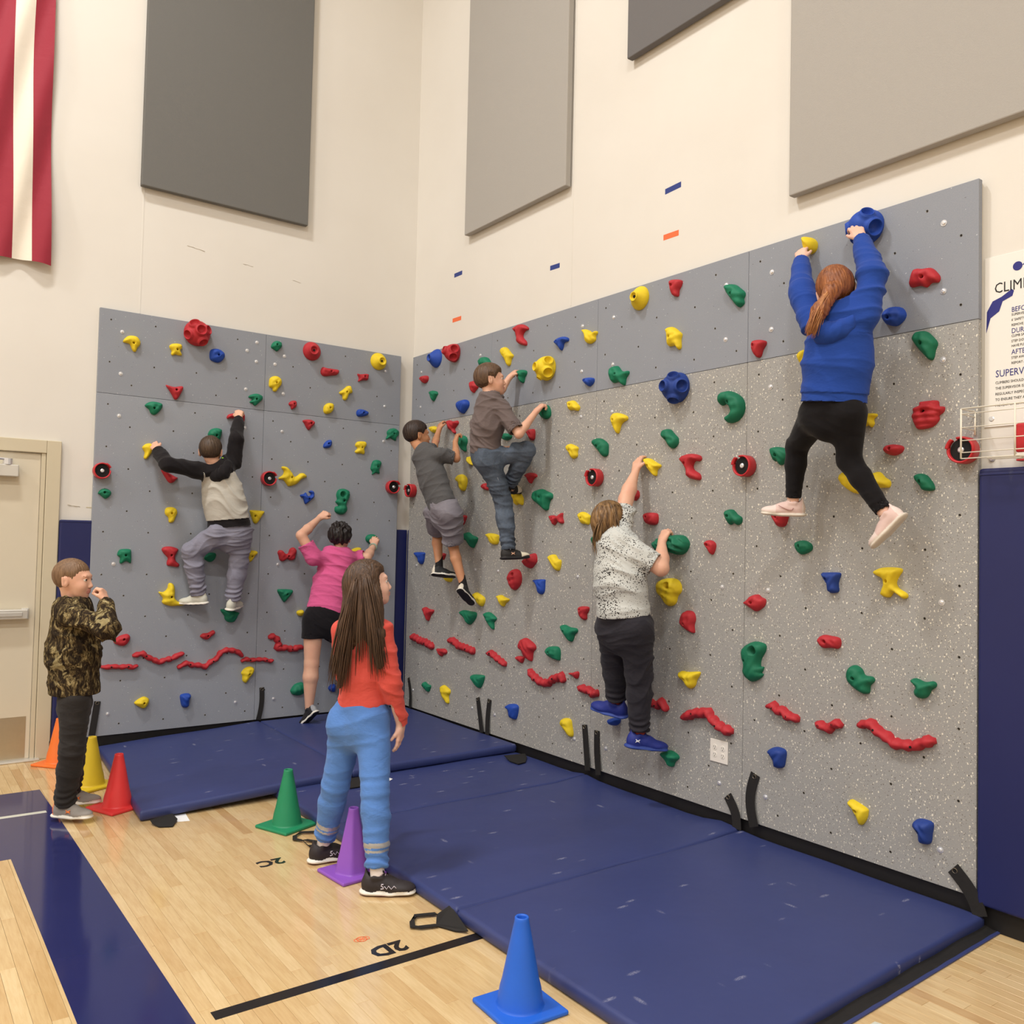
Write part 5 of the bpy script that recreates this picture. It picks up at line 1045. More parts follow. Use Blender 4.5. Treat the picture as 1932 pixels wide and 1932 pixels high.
cone('green plastic cone on the wooden floor left of the girl in blue sweatpants', -1.967, -2.236, 0, rgb(30, 134, 92), 0.38, 0.305, False)
cone('red plastic cone in front of the yellow cone by the left mat corner', -2.650, -1.426, 0, rgb(226, 58, 58), 0.42, 0.305, False)
cone('yellow plastic cone behind the legs of the boy in the camouflage jacket', -2.692, -0.900, 0, rgb(216, 186, 40), 0.45, 0.305, False)
cone("orange plastic cone near the door, partly hidden by the boy's dark trousers", -2.768, -0.218, 0, rgb(238, 120, 50), 0.7, 0.305, False)


# ------------------------------------------------------------------ acoustic panels
def acoustic(label, lo, hi, mat):
    r = thing('acoustic_panel', label, 'acoustic panel', tuple((a+b)/2 for a, b in zip(lo, hi)))
    child_box(r, 'fabric_face', lo, hi, mat, .006, 2)
    ctr = [(a+b)/2 for a, b in zip(lo, hi)]
    lo2 = [a+(.05 if abs(a-b) > .1 else 0) for a, b in zip(lo, hi)]; hi2 = [b-(.05 if abs(a-b) > .1 else 0) for a, b in zip(lo, hi)]
    i = 1 if lo[1] > -.2 else 0; lo2[i] = hi[i]; hi2[i] = 0.0
    child_box(r, 'mounting_frame', lo2, hi2, MAT['door_frame'])
acoustic('charcoal acoustic panel high above the left climbing wall', (-2.345, -.062, 4.115), (-1.055, -.014, 6.55), MAT['acou_dark'])
acoustic('light grey acoustic panel right of the corner, lower edge slanting in view', (-.062, -2.165, 4.035), (-.014, -.885, 6.5), MAT['acou_light'])
acoustic('mid grey acoustic panel at the top edge, only its lowest strip showing', (-.062, -3.98, 4.66), (-.014, -2.76, 6.5), MAT['acou_mid'])
acoustic('largest light grey acoustic panel above the girl in the blue hoodie', (-.062, -6.9, 3.385), (-.014, -3.995, 5.9), MAT['acou_light'])

# ------------------------------------------------------------------ flag
fl = thing('flag', 'red and white striped flag hanging vertically at the top left', 'flag', (-3.66, -.06, 3.42))
def flag_strip(i0, i1, zb, zt, mat, name):
    W_ = 1.524/13; vs = []; nx = 8; nz = 60
    for j in range(nz+1):
        z = zb+(zt-zb)*j/nz
        for i in range(nx+1):
            s = (i0+(i1-i0)*i/nx)*W_; tw = (z-3.4)
            x_ = -2.912-.035*math.sin(min(tw, 1.6)/1.6*1.57)-s*(1-.02*math.sin(tw*3)); y_ = -.055-.018*math.sin(s*26+z*5.5)-.010*math.sin(s*9-z*3.1)
            vs.append((x_, y_, z+.012*math.sin(s*9)))
    fs = [(j*(nx+1)+i, j*(nx+1)+i+1, (j+1)*(nx+1)+i+1, (j+1)*(nx+1)+i) for j in range(nz) for i in range(nx)]
    return child(fl, mesh_obj(name, vs, fs, mat, None, True))
for k in range(13): flag_strip(k, k+1, 3.395, 6.0 if k < 6 else 4.9, MAT['flag_red'] if k % 2 == 0 else MAT['flag_white'], 'stripe')
flag_strip(6, 13, 4.9, 6.0, MAT['flag_blue'], 'canton')
vs, fs = tube_mesh([(-2.9, -.05, 6.02), (-4.5, -.05, 6.02)], .014, 10); child(fl, mesh_obj('rod', vs, fs, MAT['steel']))

# ------------------------------------------------------------------ tape marks on the right wall
for (lab, y0, y1, z0, z1, mt) in (('longest blue tape strip on the wall, above an orange one', -3.055, -3.185, 3.722, 3.728, 'tape_blue'), ('orange tape strip below the middle blue tape strip', -3.047, -3.172, 3.44, 3.438, 'tape_orange'),
        ('middle blue tape strip, alone above the right climbing wall', -1.938, -2.045, 3.522, 3.518, 'tape_blue'), ('small blue tape strip nearest the room corner', -.65, -.77, 3.773, 3.772, 'tape_blue'), ('small orange tape strip nearest the room corner', -.64, -.772, 3.396, 3.394, 'tape_orange')):
    hgt = .017
    vs = [(-x_, y, z) for x_ in (0.0, .0008) for (y, z) in ((y0, z0-hgt), (y1, z1-hgt), (y1, z1+hgt), (y0, z0+hgt))]
    o = mesh_obj('tape_strip', vs, [(0, 1, 2, 3), (7, 6, 5, 4), (0, 4, 5, 1), (1, 5, 6, 2), (2, 6, 7, 3), (3, 7, 4, 0)], MAT[mt]); fix_normals(o); tag(o, lab, 'tape')

# ------------------------------------------------------------------ poster, basket, outlet, paper
ps = thing('poster', 'white climbing rules poster with navy arm figure at the right edge', 'poster', (-.004, -5.3, 2.5))
child_box(ps, 'board', (-.006, -5.80, 2.095), (-.0005, -4.958, 2.825), MAT['poster'], .001, 1)
def ptext(s, y, z, size, mt, bold=0.0, xs=1.0):
    o = text_obj(s, size, MAT[mt], frame_mat((-.0068, y, z), (0, -1, 0), (0, 0, 1), (-1, 0, 0)), None, 'lettering', 0.0002, bold, 'LEFT', xs); child(ps, o)
ptext('CLIMBING WALL RULES', -4.998, 2.665, .062, 'ink', .0, .82)
for t_, z_ in (('BEFORE', 2.572), ('DURING', 2.482), ('AFTER', 2.393)): ptext(t_, -5.068, z_, .030, 'navy_ink', .0, .80)
ptext('SUPERVISORS', -5.004, 2.305, .042, 'navy_ink', .0, .80)
for t_, z_ in (('SUPERVISION IS REQUIRED', 2.556), ('6\' SAFETY SURFACE', 2.534), ('REMOVE ALL JEWELRY', 2.512), ('CLIMB SAFELY', 2.466), ('STEP DOWN', 2.444), ('HAVE FUN', 2.424), ('STEP AWAY', 2.374), ('REPORT ANY DAMAGE', 2.352)): ptext(t_, -5.068, z_, .0145, 'ink', 0, .85)
for t_, z_ in (('CLIMBERS SHOULD BE SUPERVISED', 2.276), ('THE SUPERVISOR IS RESPONSIBLE', 2.252), ('REGULARLY INSPECT CLIMBING', 2.228), ('TO ENSURE THEY ARE IN USE', 2.204), ('PREVENT UNAUTHORIZED', 2.180)): ptext(t_, -5.004, z_, .0155, 'ink', 0, .85)
def pshape(name, poly, mt):
    n = len(poly); vs = [(-.0062, p[0], p[1]) for p in poly]+[(-.0070, p[0], p[1]) for p in poly]
    o = mesh_obj(name, vs, [tuple(range(n)), tuple(range(n, 2*n))]+[(k, (k+1) % n, n+(k+1) % n, n+k) for k in range(n)], MAT[mt]); fix_normals(o); child(ps, o)
pshape('navy_arm', [(-5.0691, 2.67), (-5.0775, 2.6614), (-5.0713, 2.6405), (-5.0323, 2.6254), (-5.0185, 2.5854), (-4.983, 2.562), (-4.9658, 2.5004), (-4.9683, 2.5911), (-4.9915, 2.6329), (-5.028, 2.6454)], 'navy_ink')
pshape('navy_arm', [(-5.1094, 2.7618), (-5.117, 2.7688), (-5.1512, 2.7734), (-5.1512, 2.7558), (-5.1227, 2.7618)], 'navy_ink')
a_, b_ = lathe((-.0066, -5.092, 2.762), (-1, 0, 0), [(.019, 0), (.019, .0006), (.0001, .0006)], 24); child(ps, mesh_obj('round_emblem', a_, b_, MAT['navy_ink']))
pshape('emblem_figure', [(-5.082, 2.775), (-5.088, 2.775), (-5.092, 2.767), (-5.096, 2.775), (-5.102, 2.775), (-5.096, 2.762), (-5.102, 2.749), (-5.096, 2.749), (-5.092, 2.757), (-5.088, 2.749), (-5.082, 2.749), (-5.088, 2.762)], 'paper')
bk = thing('wire_basket', 'white wire basket on the wall below the climbing rules poster', 'basket', (-.10, -5.3, 1.95))
def rod(pts, r=.0028): return tube_mesh(pts, r, 6)
by2 = -5.417
by0, by1, bz0, bz1, bd = -4.944, -5.157, 1.950, 2.159, 0.175
bparts = {'wire': []}
for k, z in enumerate([bz1, bz1-.022, bz0+(bz1-bz0)*.62, bz0+(bz1-bz0)*.36, bz0+(bz1-bz0)*.12]):
    fr_ = [(-.058, by0, z), (-bd, by0, z)] if z > 2.06 else [(-bd, by0, z)]
    bparts['wire'].append(rod(fr_+[(-bd, by2, z), (-.010, by2, z)], .0035 if k == 0 else .0024))
for (x_, y) in ((-.056, by0), (-bd, by0), (-bd, by1), (-bd, by2), (-.010, by2)): bparts['wire'].append(rod([(x_, y, bz0 if x_ != -.056 else 2.06), (x_, y, bz1)], .0042))
for y in (by1, by2, (by1+by2)/2): bparts['wire'].append(rod([(-.010, y, bz0), (-bd, y, bz0)]))
for x_ in (-bd, -bd*.75, -bd*.5): bparts['wire'].append(rod([(x_, by0 if x_ == -bd else by0-.085, bz0), (x_, by2, bz0)]))
for pr_ in bparts['wire']: child(bk, mesh_obj('wire', pr_[0], pr_[1], MAT['wire'], None, True))
for (y, z) in ((by0-.045, bz1-.03), (by0-.045, bz0+.01)):
    a_, b_ = lathe((-.001, y, z), (-1, 0, 0), [(.013, 0), (.013, .004), (.008, .008), (.0001, .008)], 14); child(bk, mesh_obj('screw', a_, b_, MAT['silver']))

ob = thing('first_aid_pouch', 'red mesh pouch with white strip held inside the white wire basket', 'pouch', (-.05, -5.25, 1.99))
bm = bmesh.new(); add_box(bm, (-.055, -5.36, 1.975), (-.012, -5.105, 2.095), .008, 2); child(ob, bm_obj('pouch_body', bm, MAT['red_plastic'], None, True))
child_box(ob, 'label_strip', (-.057, -5.36, 1.948), (-.014, -5.11, 1.974), MAT['white_plastic'], .003)
child_box(ob, 'pouch_base', (-.055, -5.36, 1.9395), (-.012, -5.108, 1.948), MAT['red_plastic'], .003)
ou = thing('wall_outlet', 'white four-socket electrical outlet plate low on the speckled climbing wall', 'outlet', (-.052, -3.58, .44))
child_box(ou, 'cover_plate', (-.056, -3.642, .381), (-.0502, -3.519, .504), MAT['white_plastic'], .0025, 2)
for oy in (-3.553, -3.608):
    for oz in (.462, .422):
        a_, b_ = lathe((-.0558, oy, oz), (-1, 0, 0), [(.016, 0), (.016, .0015), (.0145, .002), (.0001, .002)], 20); so = child(ou, mesh_obj('socket', a_, b_, MAT['white_plastic'])); fix_normals(so)
        V, F = [], []
        for (dy, dz, sy, sz) in ((-.006, .003, .0012, .005), (.006, .003, .0012, .004), (0, -.008, .0025, .0025)):
            b_ = len(V); V += [(-.0582, oy+dy+p*sy, oz+dz+q*sz) for p, q in ((-1, -1), (1, -1), (1, 1), (-1, 1))]; F.append((b_, b_+1, b_+2, b_+3))
        s2 = mesh_obj('slot', V, F, MAT['hole'], so)
o = mesh_obj('paper_sheet', [(-2.437, -1.856, 0.0006), (-2.374, -1.875, 0.0006), (-2.358, -1.733, 0.0006), (-2.417, -1.729, 0.0006), (-2.437, -1.856, 0.0014), (-2.374, -1.875, 0.0014), (-2.358, -1.733, 0.0014), (-2.417, -1.729, 0.0014)], [(3,2,1,0),(4,5,6,7),(0,1,5,4),(1,2,6,5),(2,3,7,6),(3,0,4,7)], MAT['paper']); fix_normals(o); tag(o, 'white paper slip on the floor beside the black flap of the left mat', 'paper')
o = mesh_obj('paper_sheet', [(-1.152, -1.833, 0.056600000000000004), (-1.141, -1.897, 0.056600000000000004), (-1.183, -1.927, 0.056600000000000004), (-1.194, -1.907, 0.056600000000000004), (-1.152, -1.833, 0.05740000000000001), (-1.141, -1.897, 0.05740000000000001), (-1.183, -1.927, 0.05740000000000001), (-1.194, -1.907, 0.05740000000000001)], [(3,2,1,0),(4,5,6,7),(0,1,5,4),(1,2,6,5),(2,3,7,6),(3,0,4,7)], MAT['paper']); fix_normals(o); tag(o, 'small white scrap lying on the big mat behind the blue sweatpants', 'paper')


# ------------------------------------------------------------------ lamps
for (lx, ly, pw) in LAMPS:
    r = thing('ceiling_lamp', 'rectangular gym ceiling lamp high above the floor', 'lamp', (lx, ly, CEIL-.25), 'ceiling lamps of the gym')
    box('housing', (-.62, -.22, .0), (.62, .22, .07), MAT['lamp_body'], r, .01)
    box('hanger', (-.02, -.02, .07), (.02, .02, .25), MAT['lamp_body'], r)
    ld = bpy.data.lights.new('lamp_light', 'AREA'); ld.shape = 'RECTANGLE'; ld.size = 1.15; ld.size_y = .4; ld.energy = pw; ld.color = (1.0, .995, .985)
    lo = bpy.data.objects.new('light_panel', ld); lo.location = (0, 0, -.01); link(lo, r)


# ------------------------------------------------------------------ people
# bodies and clothes are grown as distance fields and meshed with surface nets
KIDS = {"camo": {"hd": [-2.937,-1.525,1.304],"hf": [0.836,-0.549,-0.02],"hu": [0.016,-0.012,1.0],"nk": [-2.937,-1.52,1.182],"ch": [-2.933,-1.519,1.081],"pv": [-2.907,-1.52,0.654],"front": [0.926,-0.377,0.0],"sR": [-2.967,-1.657,1.122],"eR": [-2.823,-1.871,1.064],"wR": [-2.809,-1.713,1.19],"hR": [-0.21,0.27,0.94],"nR": [-0.803,0.587,-0.1],"sL": [-2.932,-1.36,1.112],"eL": [-2.829,-1.389,0.903],"wL": [-2.807,-1.476,0.809],"hL": [0.117,-0.318,-0.941],"nL": [-0.807,0.59,0.0],"pR": [-2.92,-1.597,0.648],"kR": [-2.923,-1.596,0.394],"aR": [-2.937,-1.524,0.094],"tR": [0.731,-0.682,0.0],"pL": [-2.893,-1.442,0.626],"kL": [-2.885,-1.4,0.379],"aL": [-2.86,-1.258,0.086],"tL": [0.886,-0.464,0.0]},"hoodie": {"hd": [-1.839,-0.26,2.183],"hf": [0.461,0.88,0.118],"hu": [-0.059,-0.08,0.995],"nk": [-1.8,-0.27,2.095],"ch": [-1.776,-0.27,1.974],"pv": [-1.671,-0.24,1.602],"front": [0.59,0.807,0.0],"sL": [-1.883,-0.27,2.03],"eL": [-2.147,-0.3,2.053],"wL": [-2.185,-0.13,2.169],"hL": [-0.268,0.685,0.677],"nL": [0.598,0.667,-0.446],"sR": [-1.668,-0.25,2.113],"eR": [-1.659,-0.28,2.288],"wR": [-1.602,-0.14,2.46],"hR": [0.191,0.412,0.891],"nR": [0.548,0.749,-0.371],"pL": [-1.757,-0.24,1.568],"kL": [-1.926,-0.17,1.438],"aL": [-1.862,-0.16,1.115],"tL": [-0.744,0.667,-0.04],"pR": [-1.582,-0.24,1.588],"kR": [-1.592,-0.22,1.363],"aR": [-1.62,-0.2,1.069],"tR": [0.664,0.741,0.099]},"pink": {"hd": [-0.809,-0.32,1.565],"hf": [0.589,0.806,0.05],"hu": [0.0,0.0,1.0],"nk": [-0.82,-0.34,1.446],"ch": [-0.84,-0.35,1.349],"pv": [-0.944,-0.36,0.932],"front": [0.59,0.807,0.0],"sL": [-1.039,-0.34,1.402],"eL": [-1.137,-0.31,1.575],"wL": [-0.926,-0.17,1.72],"hL": [0.765,-0.176,0.619],"nL": [0.598,0.667,-0.446],"sR": [-0.636,-0.34,1.401],"eR": [-0.595,-0.37,1.406],"wR": [-0.448,-0.2,1.5],"hR": [0.369,0.279,0.887],"nR": [0.565,0.773,-0.287],"pL": [-1.032,-0.36,0.915],"kL": [-1.039,-0.36,0.581],"aL": [-1.045,-0.35,0.223],"tL": [-0.295,0.699,-0.651],"pR": [-0.853,-0.36,0.9],"kR": [-0.732,-0.28,0.577],"aR": [-0.696,-0.24,0.334],"tR": [0.668,0.745,0.0]},"red": {"hd": [-1.958,-3.111,1.351],"hf": [0.948,-0.264,0.178],"hu": [-0.12,0.088,0.989],"nk": [-1.978,-3.09,1.188],"ch": [-1.983,-3.083,1.109],"pv": [-1.961,-3.083,0.753],"front": [0.957,0.292,0.0],"sR": [-1.926,-3.187,1.141],"eR": [-1.898,-3.235,0.904],"wR": [-1.826,-3.205,0.704],"hR": [-0.024,0.018,-1.0],"nR": [-0.604,0.797,0.0],"sL": [-2.031,-2.986,1.126],"eL": [-1.97,-2.91,0.913],"wL": [-1.807,-2.803,0.848],"hL": [0.98,-0.166,0.111],"nL": [-0.59,-0.807,0.0],"pR": [-1.938,-3.136,0.718],"kR": [-1.966,-3.24,0.433],"aR": [-1.976,-3.3,0.08],"tR": [0.819,-0.574,0.0],"pL": [-2.0,-3.016,0.708],"kL": [-2.021,-2.95,0.401],"aL": [-2.016,-2.817,0.08],"tL": [0.995,-0.099,0.0]},"grey": {"hd": [-0.4,-0.804,2.385],"hf": [0.978,-0.187,0.095],"hu": [-0.04,0.029,0.999],"nk": [-0.42,-0.919,2.254],"ch": [-0.42,-0.973,2.147],"pv": [-0.36,-1.148,1.807],"front": [1.0,0.012,0.0],"sL": [-0.4,-0.912,2.206],"eL": [-0.28,-0.859,2.303],"wL": [-0.15,-0.711,2.455],"hL": [0.328,0.215,0.92],"nL": [0.98,0.012,-0.196],"sR": [-0.38,-1.108,2.211],"eR": [-0.26,-1.16,2.188],"wR": [-0.18,-1.013,2.333],"hR": [0.349,0.128,0.928],"nR": [0.903,-0.175,-0.392],"pL": [-0.34,-1.024,1.777],"kL": [-0.2,-0.809,1.625],"aL": [-0.24,-0.921,1.341],"tL": [0.922,-0.375,-0.097],"pR": [-0.34,-1.239,1.759],"kR": [-0.26,-1.146,1.52],"aR": [-0.22,-1.254,1.202],"tR": [0.766,0.119,-0.632]},"brown": {"hd": [-0.42,-1.832,2.679],"hf": [0.869,-0.484,0.102],"hu": [-0.04,0.029,0.999],"nk": [-0.44,-1.853,2.552],"ch": [-0.44,-1.845,2.443],"pv": [-0.42,-1.775,2.163],"front": [0.997,0.083,0.0],"sL": [-0.38,-1.755,2.503],"eL": [-0.22,-1.641,2.623],"wL": [-0.14,-1.663,2.754],"hL": [0.649,0.028,0.761],"nL": [0.841,-0.061,-0.537],"sR": [-0.4,-1.938,2.473],"eR": [-0.34,-2.065,2.289],"wR": [-0.17,-2.032,2.466],"hR": [0.682,-0.115,0.722],"nR": [0.732,-0.008,-0.681],"pL": [-0.38,-1.789,2.15],"kL": [-0.22,-1.993,2.193],"aL": [-0.2,-1.782,1.972],"tL": [0.988,0.153,0.0],"pR": [-0.42,-1.829,2.122],"kR": [-0.3,-1.842,1.849],"aR": [-0.27,-1.883,1.506],"tR": [0.946,-0.319,0.05]},"pattern": {"hd": [-0.36,-3.015,1.693],"hf": [0.985,0.082,0.149],"hu": [-0.08,0.059,0.995],"nk": [-0.4,-3.101,1.576],"ch": [-0.4,-3.13,1.492],"pv": [-0.36,-3.136,1.145],"front": [0.988,0.153,0.0],"sL": [-0.36,-3.084,1.619],"eL": [-0.24,-3.01,1.828],"wL": [-0.13,-2.973,2.004],"hL": [0.318,0.117,0.941],"nL": [0.958,0.012,-0.287],"sR": [-0.36,-3.238,1.507],"eR": [-0.28,-3.342,1.433],"wR": [-0.16,-3.231,1.585],"hR": [0.57,0.089,0.817],"nR": [0.743,0.047,-0.668],"pL": [-0.36,-3.045,1.092],"kL": [-0.28,-2.982,0.881],"aL": [-0.22,-2.939,0.617],"tL": [-0.26,0.96,0.104],"pR": [-0.34,-3.228,1.093],"kR": [-0.27,-3.172,0.828],"aR": [-0.25,-3.168,0.477],"tR": [0.901,-0.418,-0.117]},"blue": {"hd": [-0.36,-4.475,2.721],"hf": [0.844,0.528,-0.092],"hu": [-0.061,0.167,0.984],"nk": [-0.38,-4.516,2.615],"ch": [-0.38,-4.504,2.534],"pv": [-0.36,-4.467,2.224],"front": [0.918,0.397,0.0],"sL": [-0.36,-4.359,2.601],"eL": [-0.3,-4.251,2.779],"wL": [-0.14,-4.129,2.992],"hL": [0.246,0.175,0.953],"nL": [0.946,0.147,-0.29],"sR": [-0.36,-4.617,2.579],"eR": [-0.31,-4.62,2.772],"wR": [-0.2,-4.496,2.991],"hR": [0.031,0.425,0.904],"nR": [0.777,0.552,-0.302],"pL": [-0.34,-4.367,2.179],"kL": [-0.22,-4.177,2.057],"aL": [-0.2,-4.142,1.785],"tL": [-0.64,0.768,0.029],"pR": [-0.34,-4.529,2.162],"kR": [-0.28,-4.495,1.965],"aR": [-0.26,-4.664,1.715],"tR": [-0.105,0.678,-0.728]}}
def limb(J, side):
    return J['s'+side], J['e'+side], J['w'+side]

SKIN = {k: skin_mat('skin_'+k, c, r) for k, c, r in (('fair', rgb(222, 174, 148), rgb(218, 158, 134)), ('pale', rgb(226, 184, 164), rgb(222, 168, 150)), ('tan', rgb(196, 142, 106), rgb(188, 128, 94)), ('olive', rgb(204, 156, 126), rgb(196, 140, 112)))}
LIP = plain('lip_skin', rgb(202, 134, 120), .45, .04, 60, .05); EYEW = plain('eye_white', rgb(225, 220, 214), .2, .02, 60, 0); IRIS = plain('iris_dark', rgb(52, 38, 30), .15, .05, 60, 0)

def hand_prims(w_, D, N, thumb_side, s=1.0, curl=(25, 50, 35), spread=.10, thumb=(.6, .35)):
    """palm, four fingers of different length and a thumb leaving the side of the palm; curls toward N"""
    D = unit(D); N = unit(A_(N)-D*(A_(N)@D)); S = np.cross(D, N)*thumb_side; w_ = A_(w_); P = []
    kn = []
    for i, (off, L_) in enumerate(((.026, .070), (.009, .075), (-.009, .070), (-.025, .060))):
        k_ = w_+D*L_*s+S*off*s; kn.append(k_); P.append(Cone(w_+S*off*.55*s+D*.008*s, k_, .0125*s, .0105*s, .012))
    P.append(Cone(w_-D*.02*s, w_+D*.02*s, .021*s, .023*s, .015, N, .72))
    P.append(Cone(w_+D*.02*s+S*.012*s+N*.004*s, w_+D*.045*s+S*.024*s+N*.006*s, .014*s, .011*s, .010))
    tips = []
    for i, (k_, L_) in enumerate(zip(kn, (.058, .064, .060, .048))):
        a = 0; p = k_; r = .0088-.0006*(i == 3)
        d0 = unit(D+S*spread*(1.5-i)*.6)
        for j, (fr, cu) in enumerate(zip((.45, .30, .25), curl)):
            a += math.radians(cu+(i-1.5)*3); q = p+(d0*math.cos(a)+N*math.sin(a))*L_*s*fr
            P.append(Cone(p, q, r*s, (r-.0009)*s, .0035)); p = q; r -= .0009
        tips.append(p)
    p = w_+D*.022*s+S*.022*s; q = p+(S*thumb[0]+D*.75+N*thumb[1])*.032*s; t = q+(S*(thumb[0]-.45)+D*.85+N*(thumb[1]+.25))*.026*s
    P.append(Cone(p, q, .0115*s, .0095*s, .008)); P.append(Cone(q, t, .0092*s, .0075*s, .003))
    return P
def head_prims(c, fr, s=1.0):
    fw, sd, up = fr; H = lambda a, b, e: A_(c)+(fw*a+sd*b+up*e)*s
    P = [Ell(H(-.012, 0, .022), fr3(fr), (.091*s, .073*s, .084*s), .02), Ell(H(.028, 0, -.030), fr3(fr), (.055*s, .056*s, .068*s), .03),
         Ell(H(.040, 0, -.073), fr3(fr), (.038*s, .040*s, .028*s), .03), Ell(H(.058, 0, -.090), fr3(fr), (.017*s, .020*s, .014*s), .02),
         Ell(H(.052, .030, -.035), fr3(fr), (.028*s, .024*s, .026*s), .02), Ell(H(.052, -.030, -.035), fr3(fr), (.028*s, .024*s, .026*s), .02),
         Cone(H(.078, 0, .004), H(.094, 0, -.032), .0075*s, .0095*s, .012), Cone(H(.090, .009, -.037), H(.090, -.009, -.037), .0065*s, .0065*s, .005),
         Ell(H(.077, 0, .020), fr3(fr), (.009*s, .038*s, .008*s), .02),
         Ell(H(.081, 0, -.056), fr3(fr), (.012*s, .020*s, .0050*s), .006), Ell(H(.079, 0, -.066), fr3(fr), (.012*s, .017*s, .0058*s), .006)]
    for b in (1, -1):
        e1 = unit(fw*.95+up*.0+sd*b*-.25); 
        P.append(Ell(H(-.010, b*.074, -.012), (unit(fw-sd*b*.35), unit(sd*b+fw*.35), up), (.017*s, .0075*s, .030*s), .006))
        P.append(Cone(H(-.022, b*.082, .010), H(-.018, b*.080, -.030), .0050*s, .0045*s, .005))
    return P
def fr3(fr): return (fr[0], fr[1], fr[2])

def make_person(key, label, skin, hair, top, bottom, shoes, s=1.0, loc=None, girth=1.0, group='children climbing and waiting at the climbing walls', hand=None, seed=1):
    J = {k: A_(v) for k, v in KIDS[key].items()}; fr = frame(J['hf'], J['hu']); fw, sd, up = fr; c = J['hd']; front = unit(J['front'])
    sk = SKIN[skin]; hs = top.get('head', 1.0)
    H = lambda a, b, e: c+(fw*a+sd*b+up*e)*hs
    tors = unit(J['pv']-J['nk'])
    body = []
    arm = {}
    for S_ in 'LR':
        a, e, w_ = limb(J, S_); ra = top.get('arm', .030)*girth
        arm[S_] = [Cone(a, e, ra*1.12, ra, .02), Cone(e, e+(w_-e)*.35, ra*1.0, ra*.98, .012), Cone(e+(w_-e)*.35, w_, ra*.98, .0195*s, .012)]
        body += arm[S_]
        p, k_, an = J['p'+S_], J['k'+S_], J['a'+S_]; rt = bottom.get('leg', .052)*girth
        cb = k_+(an-k_)*.3-front*.006
        body += [Cone(p, k_, rt*1.25, rt*.84, .03), Cone(k_, cb, rt*.84, rt*.88, .015), Cone(cb, an, rt*.88, .028*s, .015)]
    waist = J['nk']+tors*np.linalg.norm(J['pv']-J['nk'])*.62
    body += [Cone(J['ch'], waist, .095*girth, .085*girth, .04, front, .7), Cone(waist, J['pv'], .085*girth, .10*girth, .04, front, .75), Cone(J['sL'], J['sR'], .036, .036, .03)]
    body += [Cone(H(-.022, 0, -.055), J['nk']+tors*.02, .041*hs, .046*s, .02)]
    hp = head_prims(c, fr, hs)
    # coarse body for all that is mostly dressed, finer chunks for the head and hands, one mesh
    Vs, Fs, off = [], [], 0
    g1 = Grid(body, .006 if (not bottom['long'] or not top['long']) else .010); V, F = g1.mesh(); V = smooth(V, F, 1, .4); Vs.append(V); Fs.append(F); off += len(V)
    neckp = [body[-1]]
    g2 = Grid(hp+neckp, .0032, c-.145*hs, c+.15*hs)
    for b in (1, -1):
        g2.sub(Ell(H(.088, b*.030, .001), fr3(fr), (.010*hs, .016*hs, .009*hs)), .010)
        g2.sub(Ell(H(-.006, b*.084, -.010), fr3(fr), (.007*hs, .006*hs, .014*hs)), .003)
    g2.sub(Cone(H(.094, .016, -.0605), H(.094, -.016, -.0605), .0016, .0016), .002)
    V, F = g2.mesh(); V = smooth(V, F, 1, .35); Vs.append(V); Fs.append(F+off); lipo = (off, off+len(V)); off += len(V)
    hand = hand or {}
    for S_ in 'LR':
        hd = hand.get(S_, {}); ts = 1 if S_ == 'L' else -1
        hpz = hand_prims(J['w'+S_], J['h'+S_], J['n'+S_], hd.get('thumb_side', -ts), hd.get('s', .92*s), hd.get('curl', (30, 55, 40)), hd.get('spread', .1), hd.get('thumb', (.6, .35)))
        g3 = Grid([arm[S_][2]]+hpz, .0024, np.min([p.lo for p in hpz], 0)-.004, np.max([p.hi for p in hpz], 0)+.004)
        V, F = g3.mesh(); V = smooth(V, F, 1, .3); Vs.append(V); Fs.append(F+off); off += len(V)
    V = np.concatenate(Vs); F = np.concatenate(Fs)
    fc = V[F].mean(1); q = (fc-c)/hs; lf, ls, lu = q@fw, q@sd, q@up
    fm = ((lf > .080) & (np.abs(ls) < .021) & (lu < -.049) & (lu > -.073)).astype(int)
    root = np_mesh('person', V-J['pv'], F, None, None, [sk, LIP], fm); root.location = tuple(J['pv']); tag(root, label, 'person', group)
    inv = Matrix.Translation(-Vector(J['pv']))
    def attach(o): o.parent = root; o.matrix_parent_inverse = inv; return o
    # eyes and brows
    for b in (1, -1):
        e = H(.0715, b*.0300, .001)
        vs, fs = sph(e, .0112*hs, 12, 8); ey = attach(mesh_obj('eye', vs, fs, EYEW, None, True))
        vs, fs = sph(e+(fw*.0050+sd*b*.0012)*hs, .0074*hs, 10, 6); ir = mesh_obj('iris', vs, fs, IRIS, ey, True)
        lid, lf_ = tube_mesh([H(.0795, b*.018, .004), H(.0800, b*.028, .0085), H(.0725, b*.041, .004)], [.0030*hs, .0042*hs, .0028*hs], 7); attach(mesh_obj('eyelid', lid, lf_, sk, None, True))
        vs, fs = tube_mesh([H(.082, b*.016, .020), H(.081, b*.030, .024), H(.070, b*.044, .019)], [.0022*hs, .003*hs, .0015*hs], 6); attach(mesh_obj('eyebrow', vs, fs, hair['mat'], None, True))
    # hair
    hh = hair.get('h', .0038); th = hair.get('thick', .012)
    hpr = [Ell(H(-.014, 0, .024), fr3(fr), ((.091+th)*hs, (.073+th)*hs, (.084+th)*hs), .02)]+[Cone(*q_) for q_ in hair.get('extra', [])]
    gh = Grid(hpr, hh)
